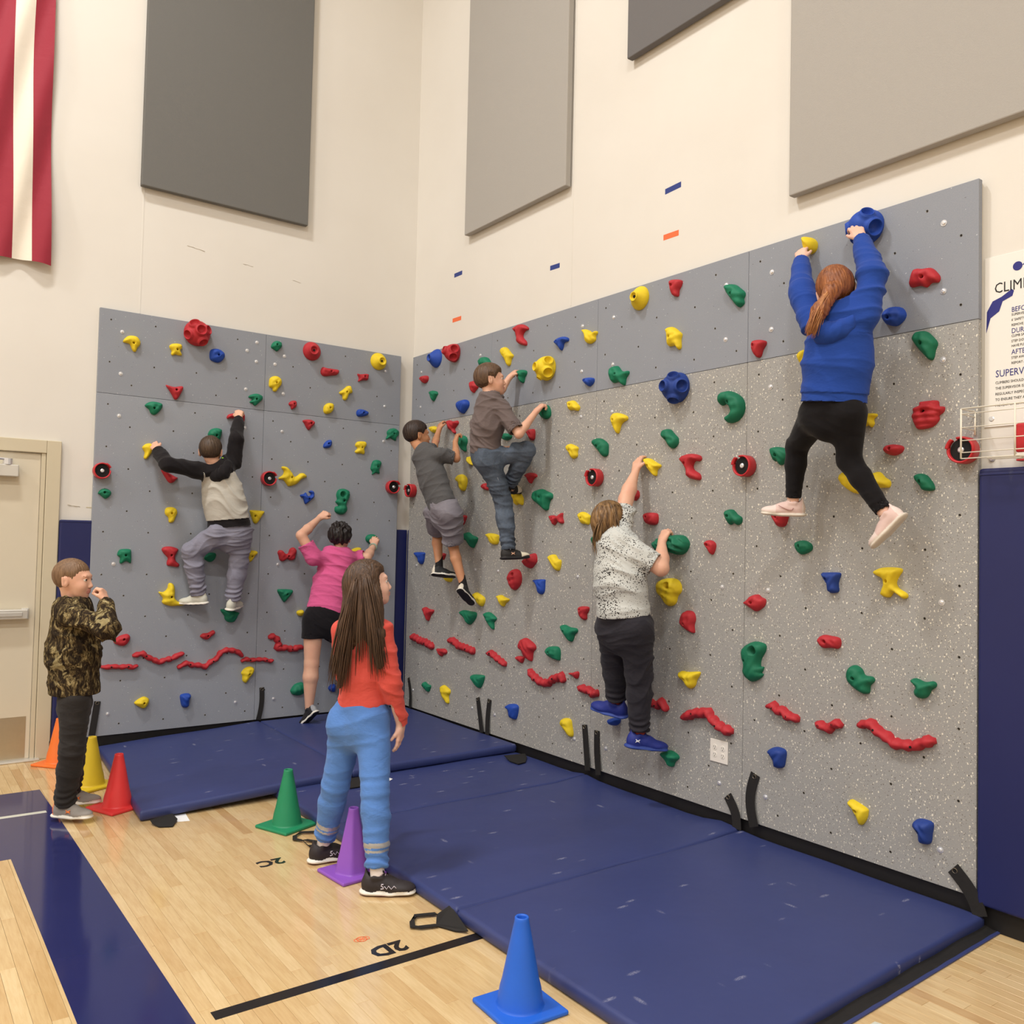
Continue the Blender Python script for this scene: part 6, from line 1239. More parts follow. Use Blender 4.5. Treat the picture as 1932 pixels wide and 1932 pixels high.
    px = (gh.X-c[0], gh.Y-c[1], gh.Z-c[2]); lf = (px[0]*fw[0]+px[1]*fw[1]+px[2]*fw[2])/hs; lu = (px[0]*up[0]+px[1]*up[1]+px[2]*up[2])/hs; ls = (px[0]*sd[0]+px[1]*sd[1]+px[2]*sd[2])/hs
    lf, lu, ls = lf.astype(np.float32), lu.astype(np.float32), ls.astype(np.float32)
    line = np.interp(lf, *hair.get('line', ([-.12, -.05, -.028, -.02, .012, .02, .05, .12], [-.055, -.062, -.05, .012, .014, -.004, .042, .052])))
    keep = hair.get('keep', None)
    line = line+.0015*np.sin(lf*900+3*np.sin(ls*400))+.0012*np.sin(ls*1300+lf*500)
    g_ = (line-lu)*hs
    if hair.get('long'): g_ = np.where((lf < hair['long']) | (lu < -.13), -1, g_)
    gh.D = gh.D+np.clip(1-(lu-line)/.028, 0, 1)*th*.75*hs*(lf > (-.2 if not hair.get('long') else hair['long'])).astype(np.float32)
    gh.D = np.maximum(gh.D, g_)
    V, F = gh.mesh()
    if len(V):
        V = smooth(V, F, 1, .4); N = vnormals(V, F); P = V-c; az = np.arctan2(P@sd, P@fw); el = P@up
        if hair.get('curly'):
            r = np.random.RandomState(3); dsp = sum(np.sin(P@(r.randn(3)*85)+r.rand()*6) for _ in range(5))*.0032
        else:
            st = hair.get('strand', 46); dsp = (np.abs(np.sin(az*st*.5+3*np.sin(el*14+az*3)))-.5)*hair.get('amp', .0022)+(np.sin(az*st*1.7+el*30))*.0007
        V = V+N*dsp[:, None]; ho = attach(np_mesh('hair', V, F, hair['mat']))
        lk = hair.get('locks')
        if lk:
            parts = []; rr = random.Random(5)
            for (a, b, e, n, spr) in lk:
                a, b, e = A_(a), A_(b), A_(e)
                for _ in range(n):
                    o1 = np.array([rr.gauss(0, 1) for _ in range(3)]); o1 *= spr/max(np.linalg.norm(o1), .5); o2 = np.array([rr.gauss(0, .35) for _ in range(3)])*spr
                    pts = []; ph = rr.uniform(0, 6)
                    for i in range(9):
                        t = i/8; p = a*(1-t)**2+b*2*t*(1-t)+e*t*t+o1*(.55+.45*t)+o2*t+sd*.004*math.sin(t*7+ph); pts.append(p)
                    parts.append(tube_mesh(pts, [.0035*(1-.85*(i/8)**2) for i in range(9)], 5))
            vs, fs = merge(parts); lo_ = attach(mesh_obj('hair_locks', vs, fs, hair.get('mat2', hair['mat']), None, True)); lo_['kind'] = 'stuff'
    # ---- top
    T = top; tr = []; slv = []
    chain = T['chain']; ratio = T.get('ratio', .7)
    for (a, b) in zip(chain, chain[1:]): tr.append(Cone(a[0], b[0], a[1], b[1], .05, front, ratio))
    shr = T.get('shoulder', .045); ends = {}
    tr.append(Cone(J['sL']*.8+J['sR']*.2, J['sL']*.2+J['sR']*.8, shr, shr, .05))
    tr.append(Cone(J['nk']+tors*.02, J['nk']+tors*.05, .055*s, .07*s, .04, front, .85))
    for S_ in 'LR':
        a, e, w_ = limb(J, S_); ru, re, rw = T['sleeve']
        if T['long']:
            endp = w_+unit(e-w_)*T.get('back', .012); dirv = unit(w_-e)
            slv += [Cone(a, e, ru, re, .03), Cone(e, endp+dirv*.01, re, rw, .02)]; inner = .019*s+.006
        else:
            t_ = T.get('frac', .72); endp = a+(e-a)*t_; dirv = unit(e-a); slv += [Cone(a, endp+dirv*.012, ru, re, .03)]; inner = re-.005
        ends[S_] = (endp, dirv, inner, w_, e)
    gt = Grid(tr+slv, .0052)
    hem = A_(chain[-1][0]); hn = unit(T.get('hemn', tors)); 
    cutp = Cone(chain[-1][0], A_(chain[-1][0])+hn*.12, chain[-1][1]+.03, chain[-1][1]+.03, 0, front, 1)
    gt.cut(hem, hn, cutp)
    for S_ in 'LR':
        endp, dirv, inner, w_, e = ends[S_]
        gt.cut(endp, dirv, Cone(endp, endp+dirv*.03, inner+.02, inner+.02, 0)); gt.sub(Cone(endp-dirv*.035, endp+dirv*.03, inner, inner, 0), .002)
    gt.sub(Cone(J['nk']-tors*.02+front*.0, H(-.02, 0, -.05), .050*s, .052*s, 0), .004)
    gt.sub(Ell(H(-.0, 0, -.01), fr3(fr), (.11*hs, .09*hs, .11*hs)), .004)
    V, F = gt.mesh(); V = smooth(V, F, 1, .5); N = vnormals(V, F)
    fd = folds(V, T.get('fold', .010), seed, T.get('ff', 1.0), T.get('fdir', tors))
    for S_ in 'LR':
        endp, dirv, inner, w_, e = ends[S_]; dd = np.linalg.norm(V-endp, axis=1); fd *= np.clip(dd/.05, .25, 1)
    hd_ = np.abs((V-hem)@hn); fd *= np.clip(hd_/.04, .15, 1)
    if T.get('band'): fd = fd-.007*np.clip(((V-hem)@hn+T['band'])/.004, 0, 1)
    if T.get('cuffs') or T.get('raglan'):
        for S_ in 'LR':
            endp, dirv, inner, w_, e = ends[S_]; t = (V-endp)@dirv; near = np.linalg.norm(V-endp, axis=1) < .085; fd = fd-.005*near*np.clip((t+T.get('cuffw', .045))/.004, 0, 1)
    V = V+N*fd[:, None]
    def cls(P):
        c_ = np.zeros(len(P), int)
        if T.get('raglan') or T.get('cuffs'):
            for S_ in 'LR':
                endp, dirv, inner, w_, e = ends[S_]
                t = (P-endp)@dirv; c_[(t > -T.get('cuffw', .045)) & (t < .04) & (np.linalg.norm(P-endp, axis=1) < .085)] = 2
            if T.get('raglan'):
                for S_ in 'LR':
                    a, e, w_ = limb(J, S_); rr_ = T['sleeve'][0]; ce = J['ch']
                    for (p0, p1) in ((a, e), (e, w_)):
                        ba = p1-p0; t = np.clip((P-p0)@ba/(ba@ba), 0, 1); dd = np.linalg.norm(P-p0-ba*t[:, None], axis=1)
                        lat = (P-ce)@unit(J['s'+S_]-ce-tors*((J['s'+S_]-ce)@tors)); c_[(dd < rr_*1.35) & ((lat > T.get('rag', .075)) | ((p1 is w_) & True))] = 1
                c_[((P-(J['nk']+tors*.085))@tors < 0) & (np.linalg.norm(P-J['nk'], axis=1) < .15)] = 1
        if T.get('band'): c_[((P-hem)@hn > -T['band']) & (np.linalg.norm(P-hem, axis=1) < chain[-1][1]+.06)] = 3
        return c_
    names = {0: (T['name'], T['mat']), 1: ('sleeve_panels', T.get('mat2', T['mat'])), 2: ('cuff', T.get('mat2', T['mat'])), 3: ('hem_band', T.get('mat3', T.get('mat2', T['mat'])))}
    base_o = None
    def sideT(P, k_): return np.zeros(len(P), int) if k_ == 3 else (np.linalg.norm(P-J['wR'], axis=1) < np.linalg.norm(P-J['wL'], axis=1)).astype(int)
    for k, v_, f_ in split(V, F, cls, sideT if not T.get('raglan') else (lambda P, k_: sideT(P, k_) if k_ == 2 else np.zeros(len(P), int))):
        o = np_mesh(names[k][0], v_, f_, names[k][1])
        if base_o is None: attach(o); base_o = o
        else: o.parent = base_o
    if T.get('hood'):
        hd0 = T['hood']; sdv = unit(np.cross(front, -tors)); nk_ = J['nk']; pts = []
        for i in range(9):
            u = math.pi*i/8; pts.append(nk_+sdv*math.cos(u)*hd0.get('w', .085)-front*math.sin(u)*hd0.get('b', .085)+tors*(.0+hd0.get('d', .085)*math.sin(u)**2)+tors*hd0.get('o', .01)+sdv*hd0.get('skew', 0)*math.sin(u))
        hg = Grid([Cone(pts[i], pts[i+1], .022+.016*math.sin(math.pi*i/8), .022+.016*math.sin(math.pi*(i+1)/8), .02) for i in range(8)]+[Cone(pts[3], pts[5]+tors*.035, .036, .030, .03)], .005)
        hg.sub(Cone(nk_+tors*.02, H(-.02, 0, -.06), .046*s, .056*s, 0), .006)
        V, F = hg.mesh(); V = smooth(V, F, 1, .5); N = vnormals(V, F); V = V+N*folds(V, .010, seed+7, 1.1, sdv)[:, None]
        o = np_mesh('hood', V, F, T.get('mat2', T['mat'])); o.parent = base_o
    # ---- bottoms
    B = bottom; pr = []; hipr, kr, ar = B['r']
    pr.append(Cone(J['pv'], (J['pL']+J['pR'])/2+tors*.01, B.get('hip', .115), B.get('hip', .115)*1.02, .04, front, B.get('ratio', .78)))
    if B.get('seat'): 
        for S_ in 'LR': pr.append(Ell(J['p'+S_]-front*B['seat']*.9+tors*.0, frame(front, -tors), (.07, .065, .075), .04))
    le = {}
    for S_ in 'LR':
        p, k_, an = J['p'+S_], J['k'+S_], J['a'+S_]
        if B['long']:
            en = an+unit(k_-an)*B.get('back', .0); dv = unit(an-k_); mid = k_+(en-k_)*.35
            pr += [Cone(p, k_, hipr, kr, .035), Cone(k_, mid, kr, (kr*.6+ar*.45), .02), Cone(mid, en+dv*.01, (kr*.6+ar*.45), ar, .02)]
        else:
            t_ = B['frac']; en = p+(k_-p)*t_; dv = unit(k_-p); pr += [Cone(p, en+dv*.012, hipr, kr, .035)]
        le[S_] = (en, dv)
    gb = Grid(pr, .0052)
    gb.cut(J['pv']-tors*B.get('rise', .07), -tors, Cone(J['pv']-tors*.02, J['pv']-tors*.25, .16, .16, 0, front, 1))
    for S_ in 'LR':
        en, dv = le[S_]; ir = (.034*s if B['long'] else kr-.006)
        gb.cut(en, dv, Cone(en, en+dv*.03, ir+.02, ir+.02, 0)); gb.sub(Cone(en-dv*.03, en+dv*.03, min(ir, (ar if B['long'] else kr)-.004), min(ir, (ar if B['long'] else kr)-.004), 0), .002)
    V, F = gb.mesh(); V = smooth(V, F, 1, .5); N = vnormals(V, F); fd = folds(V, B.get('fold', .007), seed+40, B.get('ff', 1.1), B.get('fdir', tors))
    for S_ in 'LR':
        if B['long']:
            an, k_ = J['a'+S_], J['k'+S_]; ax = unit(k_-an); t = (V-an)@ax; rd = np.linalg.norm(V-an-ax*t[:, None], axis=1)
            fd += np.where(rd < .08, B.get('bunch', .003)*np.sin(t*170+3*np.sin(V@A_((30, 22, 0))))*np.exp(-((t-.05)/.05)**2), 0)
            t2 = np.linalg.norm(V-k_, axis=1); fd += B.get('bunch', .003)*.8*np.sin(t*150)*np.exp(-(t2/.06)**2)
    V = V+N*fd[:, None]
    def cls2(P):
        c_ = np.zeros(len(P), int)
        if B.get('cuffw'):
            for S_ in 'LR':
                en, dv = le[S_]; t = (P-en)@dv; c_[(t > -B['cuffw']) & (t < .04) & (np.linalg.norm(P-en, axis=1) < .075)] = 1
        if B.get('stripes'):
            for S_ in 'LR':
                en, dv = le[S_]; t = -(P-en)@dv
                for a, b in B['stripes']: c_[(t > a) & (t < b) & (np.linalg.norm(P-en, axis=1) < .2)] = 2
        return c_
    nm = {0: (B['name'], B['mat']), 1: ('ankle_cuff', B.get('cuffm', B['mat'])), 2: ('reflective_stripe', B.get('stripem'))}
    base_o = None
    def sideB(P, k_):
        q_ = (np.linalg.norm(P-J['aR'], axis=1) < np.linalg.norm(P-J['aL'], axis=1)).astype(int)
        if k_ == 2:
            for S_, j in (('L', 0), ('R', 1)):
                en, dv = le[S_]; q_[(q_ == j) & (-(P-en)@dv > .076)] += 2
        return q_
    for k, v_, f_ in split(V, F, cls2, sideB):
        o = np_mesh(nm[k][0], v_, f_, nm[k][1])
        if base_o is None: attach(o); base_o = o
        else: o.parent = base_o
    # ---- socks and shoes
    for S_ in 'LR':
        an, k_ = J['a'+S_], J['k'+S_]; tv = unit(J['t'+S_]); shin = unit(k_-an); uu = shin-tv*(shin@tv)
        if np.linalg.norm(uu) < .2: uu = A_((0, 0, 1))-tv*tv[2]
        uu = unit(uu)
        if shoes.get('flat', {}).get(S_): tv = unit(tv*(1, 1, 0)); uu = A_((0, 0, 1))
        sv = np.cross(tv, uu); z = shoes.get('s', 1.0)
        if shoes.get('sock'):
            hgt, mt = shoes['sock']; g4 = Grid([Cone(an-shin*.01, an+shin*hgt, .031*s, .033*s, .01)], .004)
            g4.cut(an+shin*hgt, shin); V, F = g4.mesh(); attach(np_mesh('sock', smooth(V, F, 1), F, mt))
        Q = lambda a, b, e: an+(tv*a+sv*b+uu*e)*z
        ft = (tv, sv, uu)
        P = [Ell(Q(-.024, 0, -.032), ft, (.040*z, .034*z, .048*z), .02), Ell(Q(.028, 0, -.034), ft, (.062*z, .035*z, .038*z), .02), Ell(Q(.092, 0, -.046), ft, (.066*z, .040*z, .026*z), .02),
             Cone(Q(-.044, 0, -.02), Q(-.046, 0, .022), .011*z, .007*z, .015, tv, .6), Cone(Q(-.010, .026, .000), Q(.018, .020, -.002), .010*z, .009*z, .012), Cone(Q(-.010, -.026, .000), Q(.018, -.020, -.002), .010*z, .009*z, .012),
             Cone(Q(.028, 0, -.01), Q(.020, 0, .030), .017*z, .014*z, .008, tv, .35), Cone(Q(-.034, 0, -.061), Q(.055, 0, -.063), .0385*z, .040*z, .004, uu, .34), Cone(Q(.055, 0, -.063), Q(.122, 0, -.060), .040*z, .038*z, .004, uu, .28)]
        g5 = Grid(P, .0034)
        g5.sub(Cone(Q(-.012, 0, .004), Q(-.006, 0, .06), .024*z, .034*z, 0), .004)
        g5.cut(Q(0, 0, -.073), -uu)
        V, F = g5.mesh(); V = smooth(V, F, 1, .4)
        def cls3(P_):
            q_ = (P_-an)/z; a_, b_, e_ = q_@tv, q_@sv, q_@uu; wv = .003*np.sin(a_*shoes.get('wave', 60)); c_ = np.zeros(len(P_), int)
            c_[e_ < -.052+wv+np.clip(a_-.1, 0, 1)*.10] = 1
            if shoes.get('toe'): c_[(a_ > .085) & (c_ == 0)] = 2
            if shoes.get('heel'): c_[(a_ < -.045) & (c_ == 0)] = 2
            if shoes.get('tread'): c_[e_ < -.067+wv*.6] = 3
            return c_
        nm3 = {0: ('shoe', shoes['mat']), 1: ('sole', shoes['sole']), 2: ('toe_cap', shoes.get('toem')), 3: ('tread', shoes.get('treadm', shoes['sole']))}
        so = None; pieces = list(split(V, F, cls3)); pieces.sort(key=lambda q_: q_[0])
        for k, v_, f_ in pieces:
            o = np_mesh(nm3[k][0], v_, f_, nm3[k][1])
            if so is None: attach(o); so = o
            else: o.parent = so
        pl = []
        for i in range(4):
            a = .028+i*.017; hz = .004-.013*i; w2 = .020
            pl.append(tube_mesh([Q(a, -w2, hz-.010), Q(a+.006, 0, hz+.0035), Q(a+.002, w2, hz-.010)], .0024, 5))
            pl.append(tube_mesh([Q(a, w2, hz-.010), Q(a+.012, 0, hz-.002), Q(a+.014, -w2, hz-.014)], .0022, 5))
        for sg in (1, -1): pl.append(tube_mesh([Q(.022, 0, .008), Q(.026, sg*.016, .016), Q(.014, sg*.026, .008), Q(.022, 0, .008)], .002, 5))
        vs, fs = merge(pl); o = mesh_obj('laces', vs, fs, shoes.get('lace', shoes['mat']), so, True)
        if shoes.get('logo') and S_ in shoes.get('logo_side', 'LR'):
            lm, sg, a0, e0, kind = shoes['logo'][S_] if isinstance(shoes['logo'], dict) else shoes['logo']
            pl = []
            nrm = sv*sg
            def L_(pts, r=.0016): pl.append(tube_mesh([Q(a0, 0, e0)+tv*p_[0]+uu*p_[1]+nrm*(.0385*z+p_[2] if len(p_) > 2 else .0385*z) for p_ in pts], r, 5))
            if kind == 'arcs':
                L_([(-.012, .009), (-.007, .003), (.007, .003), (.012, .009)], .0024); L_([(-.012, -.009), (-.007, -.003), (.007, -.003), (.012, -.009)], .0024); L_([(-.009, 0), (.009, 0)], .0024)
            elif kind == 'swoosh': L_([(-.030, .004), (-.022, -.006), (-.010, -.007), (.010, .000), (.040, .014)], .0020)
            else:
                L_([(-.010, .010), (-.018, .010), (-.020, .003), (-.012, -.001), (-.010, -.008), (-.022, -.010)], .0028)
                L_([(-.006, .002), (.004, -.010), (.012, .004), (.024, -.010), (.036, .004), (.046, -.006)], .0018)
            vs, fs = merge(pl); o = mesh_obj('emblem', vs, fs, lm, so, True)
    return root, attach, J
def sph(c, r, n=12, m=8):
    vs = [tuple(A_(c)+A_((0, 0, r)))]
    for i in range(1, m):
        a = math.pi*i/m
        for k in range(n): vs.append(tuple(A_(c)+r*A_((math.sin(a)*math.cos(2*math.pi*k/n), math.sin(a)*math.sin(2*math.pi*k/n), math.cos(a)))))
    vs.append(tuple(A_(c)-A_((0, 0, r)))); fs = [(0, 1+k, 1+(k+1) % n) for k in range(n)]
    for i in range(m-2): fs += [(1+i*n+k, 1+(i+1)*n+k, 1+(i+1)*n+(k+1) % n, 1+i*n+(k+1) % n) for k in range(n)]
    e = len(vs)-1; fs += [(e, e-n+(k+1) % n, e-n+k) for k in range(n)]
    return vs, fs

def K_(k, j): return A_(KIDS[k][j])
def ch(k, *spec):
    """torso chain: fraction from neck to pelvis (may exceed 1), radius, optional offset"""
    n, p = K_(k, 'nk'), K_(k, 'pv'); out = []
    for q in spec:
        pt = n+(p-n)*q[0]+(A_(q[2]) if len(q) > 2 else 0); out.append((pt, q[1]))
    return out
HB = dict(dark=hair_mat('dark_brown_hair', rgb(40, 30, 26), rgb(66, 50, 42)), brown=hair_mat('brown_hair', rgb(74, 54, 40), rgb(112, 86, 64)), light=hair_mat('light_brown_hair', rgb(104, 78, 56), rgb(140, 110, 82)),
          long=hair_mat('long_brown_hair', rgb(52, 38, 30), rgb(104, 78, 58), (60, 60, 3)), streak=hair_mat('streaked_hair', rgb(66, 46, 30), rgb(168, 130, 84), (34, 34, 6)), red=hair_mat('auburn_hair', rgb(100, 52, 30), rgb(176, 112, 66), (50, 50, 5)),
          red2=hair_mat('auburn_ponytail', rgb(134, 78, 44), rgb(204, 146, 92), (50, 50, 5)), black=hair_mat('black_curly_hair', rgb(22, 18, 18), rgb(44, 36, 36), (40, 40, 40)), cut=hair_mat('short_brown_hair', rgb(62, 48, 38), rgb(92, 74, 58)))
CL = lambda n, c, **k: cloth(n, rgb(*c), **k)
white_sole = plain('white_rubber_sole', rgb(226, 222, 212), .6, .05, 20, .1); black_rub = plain('black_rubber_sole', rgb(28, 26, 28), .6, .1, 20, .1)

# boy in camouflage jacket, standing at the left
make_person('camo', 'boy in camouflage jacket and dark trousers standing at the left, hand at his nose', 'fair',
    dict(mat=HB['light'], thick=.004, h=.0034), dict(name='jacket', mat=camo_mat(), long=True, back=.0, chain=ch('camo', (.10, .115), (.5, .140), (.94, .142)), sleeve=(.055, .058, .036), ratio=.9, fold=.012, shoulder=.052, head=1.02, hemn=(0, 0, -1), cuffs=False, fdir=(0.3, 0, 1)),
    dict(name='trousers', mat=CL('charcoal_trousers', (48, 45, 44)), long=True, r=(.075, .062, .050), hip=.11, fold=.008, bunch=.006, ff=.8),
    dict(mat=plain('grey_running_shoe', rgb(146, 140, 134), .8, .08, 60, .3), sole=white_sole, s=1.02, flat={'L': 1, 'R': 1}, tread=False, lace=plain('grey_laces', rgb(110, 100, 96)), heel=True, toem=plain('orange_heel', rgb(226, 120, 84)), logo=(plain('orange_emblem', rgb(244, 136, 70), .5), 1, .045, -.030, 'arcs')),
    s=1.0, hand={'R': dict(curl=(60, 70, 45), thumb=(.2, .7))}, seed=3)
# boy in grey and black raglan hoodie on the left wall
bh = CL('black_fleece', (30, 27, 29), scale=7); gh_ = CL('heather_grey_fleece', (190, 186, 176), scale=7)
n_, s1 = K_('hoodie', 'nk'), 1
r_, att, J = make_person('hoodie', 'boy in grey and black hoodie and grey sweatpants climbing the left wall', 'fair',
    dict(mat=HB['cut'], thick=.008), dict(name='hoodie', mat=gh_, mat2=bh, mat3=bh, raglan=True, rag=.115, band=.062, long=True, back=.0, cuffs=True, cuffw=.05, chain=ch('hoodie', (.14, .125), (.55, .145), (.96, .165)), sleeve=(.062, .052, .040), ratio=.72, fold=.014, shoulder=.055, ff=.75, fdir=(.7, 0, 1), hemn=(.12, 0, -1), solid_hem=True,
        hood=dict(w=.085, b=.075, d=.09, skew=.03)),
    dict(name='sweatpants', mat=CL('grey_sweatpants', (132, 131, 146)), long=True, r=(.082, .070, .052), hip=.135, fold=.010, bunch=.007, cuffw=.035, seat=.05, ff=.8),
    dict(mat=plain('white_trainer', rgb(205, 205, 192), .7, .05, 60, .3), sole=white_sole, s=1.0, wave=160, tread=True, treadm=black_rub, lace=plain('white_laces', rgb(220, 218, 206))),
    s=1.05, girth=1.1, hand={'L': dict(curl=(45, 60, 40)), 'R': dict(curl=(50, 60, 40))}, seed=11)
lining = CL('lime_lining', (150, 214, 60)); vs, fs = tube_mesh([n_+A_((.025, -.045, .035)), n_+A_((.06, -.06, .012)), n_+A_((.085, -.062, -.018))], [.012, .018, .008], 8); o = att(mesh_obj('hood_lining', vs, fs, lining, None, True)); o['label'] = 'lime green hood lining'
# child in pink shirt
make_person('pink', 'climbing child in a pink T-shirt and black shorts near the room corner', 'fair',
    dict(mat=HB['black'], thick=.020, curly=True, line=([-.12, -.05, -.028, -.02, .012, .02, .05, .12], [-.050, -.055, -.04, .0, .0, -.0, .035, .04])), dict(name='t_shirt', mat=CL('pink_jersey', (208, 92, 142)), long=False, frac=.62, arm=.036, chain=ch('pink', (.12, .13), (.5, .140), (.90, .155)), sleeve=(.068, .062, 0), ratio=.72, fold=.013, shoulder=.056, ff=.8),
    dict(name='shorts', mat=CL('black_shorts', (24, 22, 26)), long=False, frac=.42, r=(.088, .088, 0), hip=.155, fold=.004, leg=.062),
    dict(mat=plain('black_trainer', rgb(34, 32, 36), .7, .1, 60, .3), sole=white_sole, s=.98, wave=90, tread=True, treadm=black_rub, heel=True, toem=plain('grey_heel_mesh', rgb(150, 152, 158), .8), lace=black_rub),
    s=1.05, girth=1.08, hand={'L': dict(curl=(60, 75, 50)), 'R': dict(curl=(45, 60, 40))}, seed=21)
w_ = K_('pink', 'wR'); e_ = K_('pink', 'eR'); d_ = unit(w_-e_); a1 = unit(np.cross(d_, (0, 1, 0))); b1 = np.cross(d_, a1); pts = [w_-d_*.022+(a1*math.cos(t)+b1*math.sin(t))*.029 for t in np.linspace(0, 2*math.pi, 18)]
vs, fs = tube_mesh(pts, .0085, 6, False); pk = [o for o in bpy.data.objects if o.get('label', '').startswith('climbing child in a pink')][0]; o = mesh_obj('bracelet', vs, fs, plain('sage_scrunchie', rgb(160, 176, 160), .8), None, True); o.parent = pk; o.matrix_parent_inverse = Matrix.Translation(-Vector(pk.location))
# girl in red shirt and blue sweatpants
hdp = K_('red', 'hd'); nk = K_('red', 'nk'); pv = K_('red', 'pv'); CRa, CFa = A_(CR), A_(CF)
R2 = lambda r, f, u: hdp+CRa*r+CFa*f+A_((0, 0, u))
make_person('red', 'girl with long brown hair, red shirt and blue sweatpants standing by the mat', 'pale',
    dict(mat=HB['long'], thick=.014, h=.0042, strand=60, amp=.005, long=.035, line=([-.12, -.05, -.03, .0, .02, .05, .12], [-.30, -.30, -.30, -.06, .0, .045, .05]),
         extra=[(R2(-.035, -.02, -.02), R2(-.055, -.05, -.20), .075, .070, .04, A_((.4, .9, 0)), .75), (R2(-.055, -.05, -.20), R2(-.10, -.05, -.36), .068, .030, .03, A_((.4, .9, 0)), .6), (R2(-.10, -.05, -.36), R2(-.115, -.05, -.46), .030, .010, .02),
                (R2(.02, -.05, -.06), R2(.045, -.09, -.22), .055, .040, .04), (R2(.045, -.09, -.22), R2(.075, -.10, -.36), .040, .016, .03)],
         locks=[(R2(-.05, -.08, .02), R2(-.08, -.12, -.2), R2(-.11, -.09, -.45), 60, .035), (R2(.0, -.1, .04), R2(.05, -.13, -.15), R2(.075, -.12, -.38), 60, .032), (R2(-.06, -.06, 0), R2(-.13, -.08, -.2), R2(-.15, -.06, -.42), 30, .02), (R2(-.02, -.1, .02), R2(-.01, -.14, -.15), R2(-.01, -.12, -.33), 22, .02)]),
    dict(name='shirt', mat=CL('coral_red_knit', (208, 84, 74)), long=True, back=.0, chain=ch('red', (.12, .100), (.5, .110), (.93, .128)), sleeve=(.052, .046, .036), ratio=.78, fold=.010, shoulder=.05, cuffs=True, cuffw=.04, hemn=(.18, -.1, -1), arm=.028, head=.97),
    dict(name='sweatpants', mat=CL('sky_blue_sweatpants', (88, 130, 196)), long=True, r=(.082, .064, .050), hip=.132, fold=.009, bunch=.005, cuffw=.045, seat=.05, ff=.75, back=.042, stripes=[(.060, .072), (.080, .102)], stripem=plain('silver_reflective', rgb(176, 178, 180), .3, .05, 30, 0, .5, .4)),
    dict(mat=plain('black_pattern_trainer', rgb(44, 38, 40), .6, .25, 80, .4), sole=white_sole, tread=True, treadm=plain('plum_tread', rgb(140, 66, 100), .5), s=1.08, wave=80, flat={'L': 1, 'R': 1}, sock=(.07, plain('white_sock', rgb(232, 222, 218), .9, .04, 80, .4)), lace=plain('pale_pink_laces', rgb(206, 180, 190)), logo=(plain('silver_emblem', rgb(208, 200, 212), .4), 1, .040, -.030, 'swirl')),
    s=1.0, hand={'R': dict(curl=(12, 22, 20), thumb_side=-1), 'L': dict(curl=(20, 30, 20))}, seed=31)
# boy in dark grey shirt
make_person('grey', 'climbing boy in dark grey T-shirt, grey shorts and black socks', 'tan',
    dict(mat=HB['dark'], thick=.013), dict(name='t_shirt', mat=CL('dark_grey_jersey', (86, 85, 86)), long=False, frac=.85, chain=ch('grey', (.12, .115), (.5, .125), (.99, .135)), sleeve=(.056, .052, 0), ratio=.72, fold=.011, shoulder=.05, ff=.8),
    dict(name='shorts', mat=CL('grey_satin_shorts', (124, 120, 128), rough=.5), long=False, frac=.86, r=(.088, .080, 0), hip=.128, fold=.008, leg=.046, seat=.04),
    dict(mat=plain('black_white_trainer', rgb(36, 36, 38), .7, .1, 60, .3), sole=white_sole, s=.92, wave=70, tread=True, treadm=black_rub, heel=True, toem=plain('cream_heel', rgb(214, 206, 190), .7), sock=(.10, plain('black_sock', rgb(26, 24, 26), .9, .08, 80, .4)), lace=black_rub),
    s=.95, hand={'L': dict(curl=(35, 45, 30)), 'R': dict(curl=(50, 60, 40))}, seed=41)
# boy in brown shirt and jeans
dj = denim_mat('blue_denim', rgb(44, 52, 66), rgb(86, 98, 116))
make_person('brown', 'climbing boy in brown T-shirt and blue jeans with one knee raised', 'fair',
    dict(mat=HB['brown'], thick=.015), dict(name='t_shirt', mat=CL('taupe_jersey', (106, 94, 92)), long=False, frac=.85, chain=ch('brown', (.12, .108), (.5, .120), (.99, .118)), sleeve=(.056, .054, 0), ratio=.78, fold=.013, shoulder=.05, ff=.9),
    dict(name='jeans', mat=dj, long=True, r=(.078, .062, .048), hip=.112, fold=.009, bunch=.005, seat=.04),
    dict(mat=plain('cream_black_trainer', rgb(40, 38, 38), .7, .1, 60, .3), sole=black_rub, s=.95, toe=True, toem=plain('cream_toe', rgb(222, 212, 190), .7, .08, 60, .3), lace=black_rub, logo=(plain('peach_emblem', rgb(226, 180, 150)), 1, .02, -.030, 'arcs')),
    s=1.0, hand={'L': dict(curl=(45, 60, 40)), 'R': dict(curl=(45, 60, 40))}, seed=51)
bj = [o for o in bpy.data.objects if o.get('label', '').startswith('climbing boy in brown')][0]
for S_, off in (('R', .062), ('L', .058)):
    a, b, c = K_('brown', 'p'+S_), K_('brown', 'k'+S_), K_('brown', 'a'+S_); o_ = (-CFa*.9+CRa*.25)
    pts = [a+(b-a)*.1+o_*.082, a+(b-a)*.5+o_*.072, b+o_*off, b+(c-b)*.5+o_*.053, c+o_*.046]
    vs, fs = tube_mesh(pts, .0028, 5); o = mesh_obj('side_seam', vs, fs, plain('pale_stitching', rgb(150, 158, 168), .9), None, True); o.parent = bj; o.matrix_parent_inverse = Matrix.Translation(-Vector(bj.location))
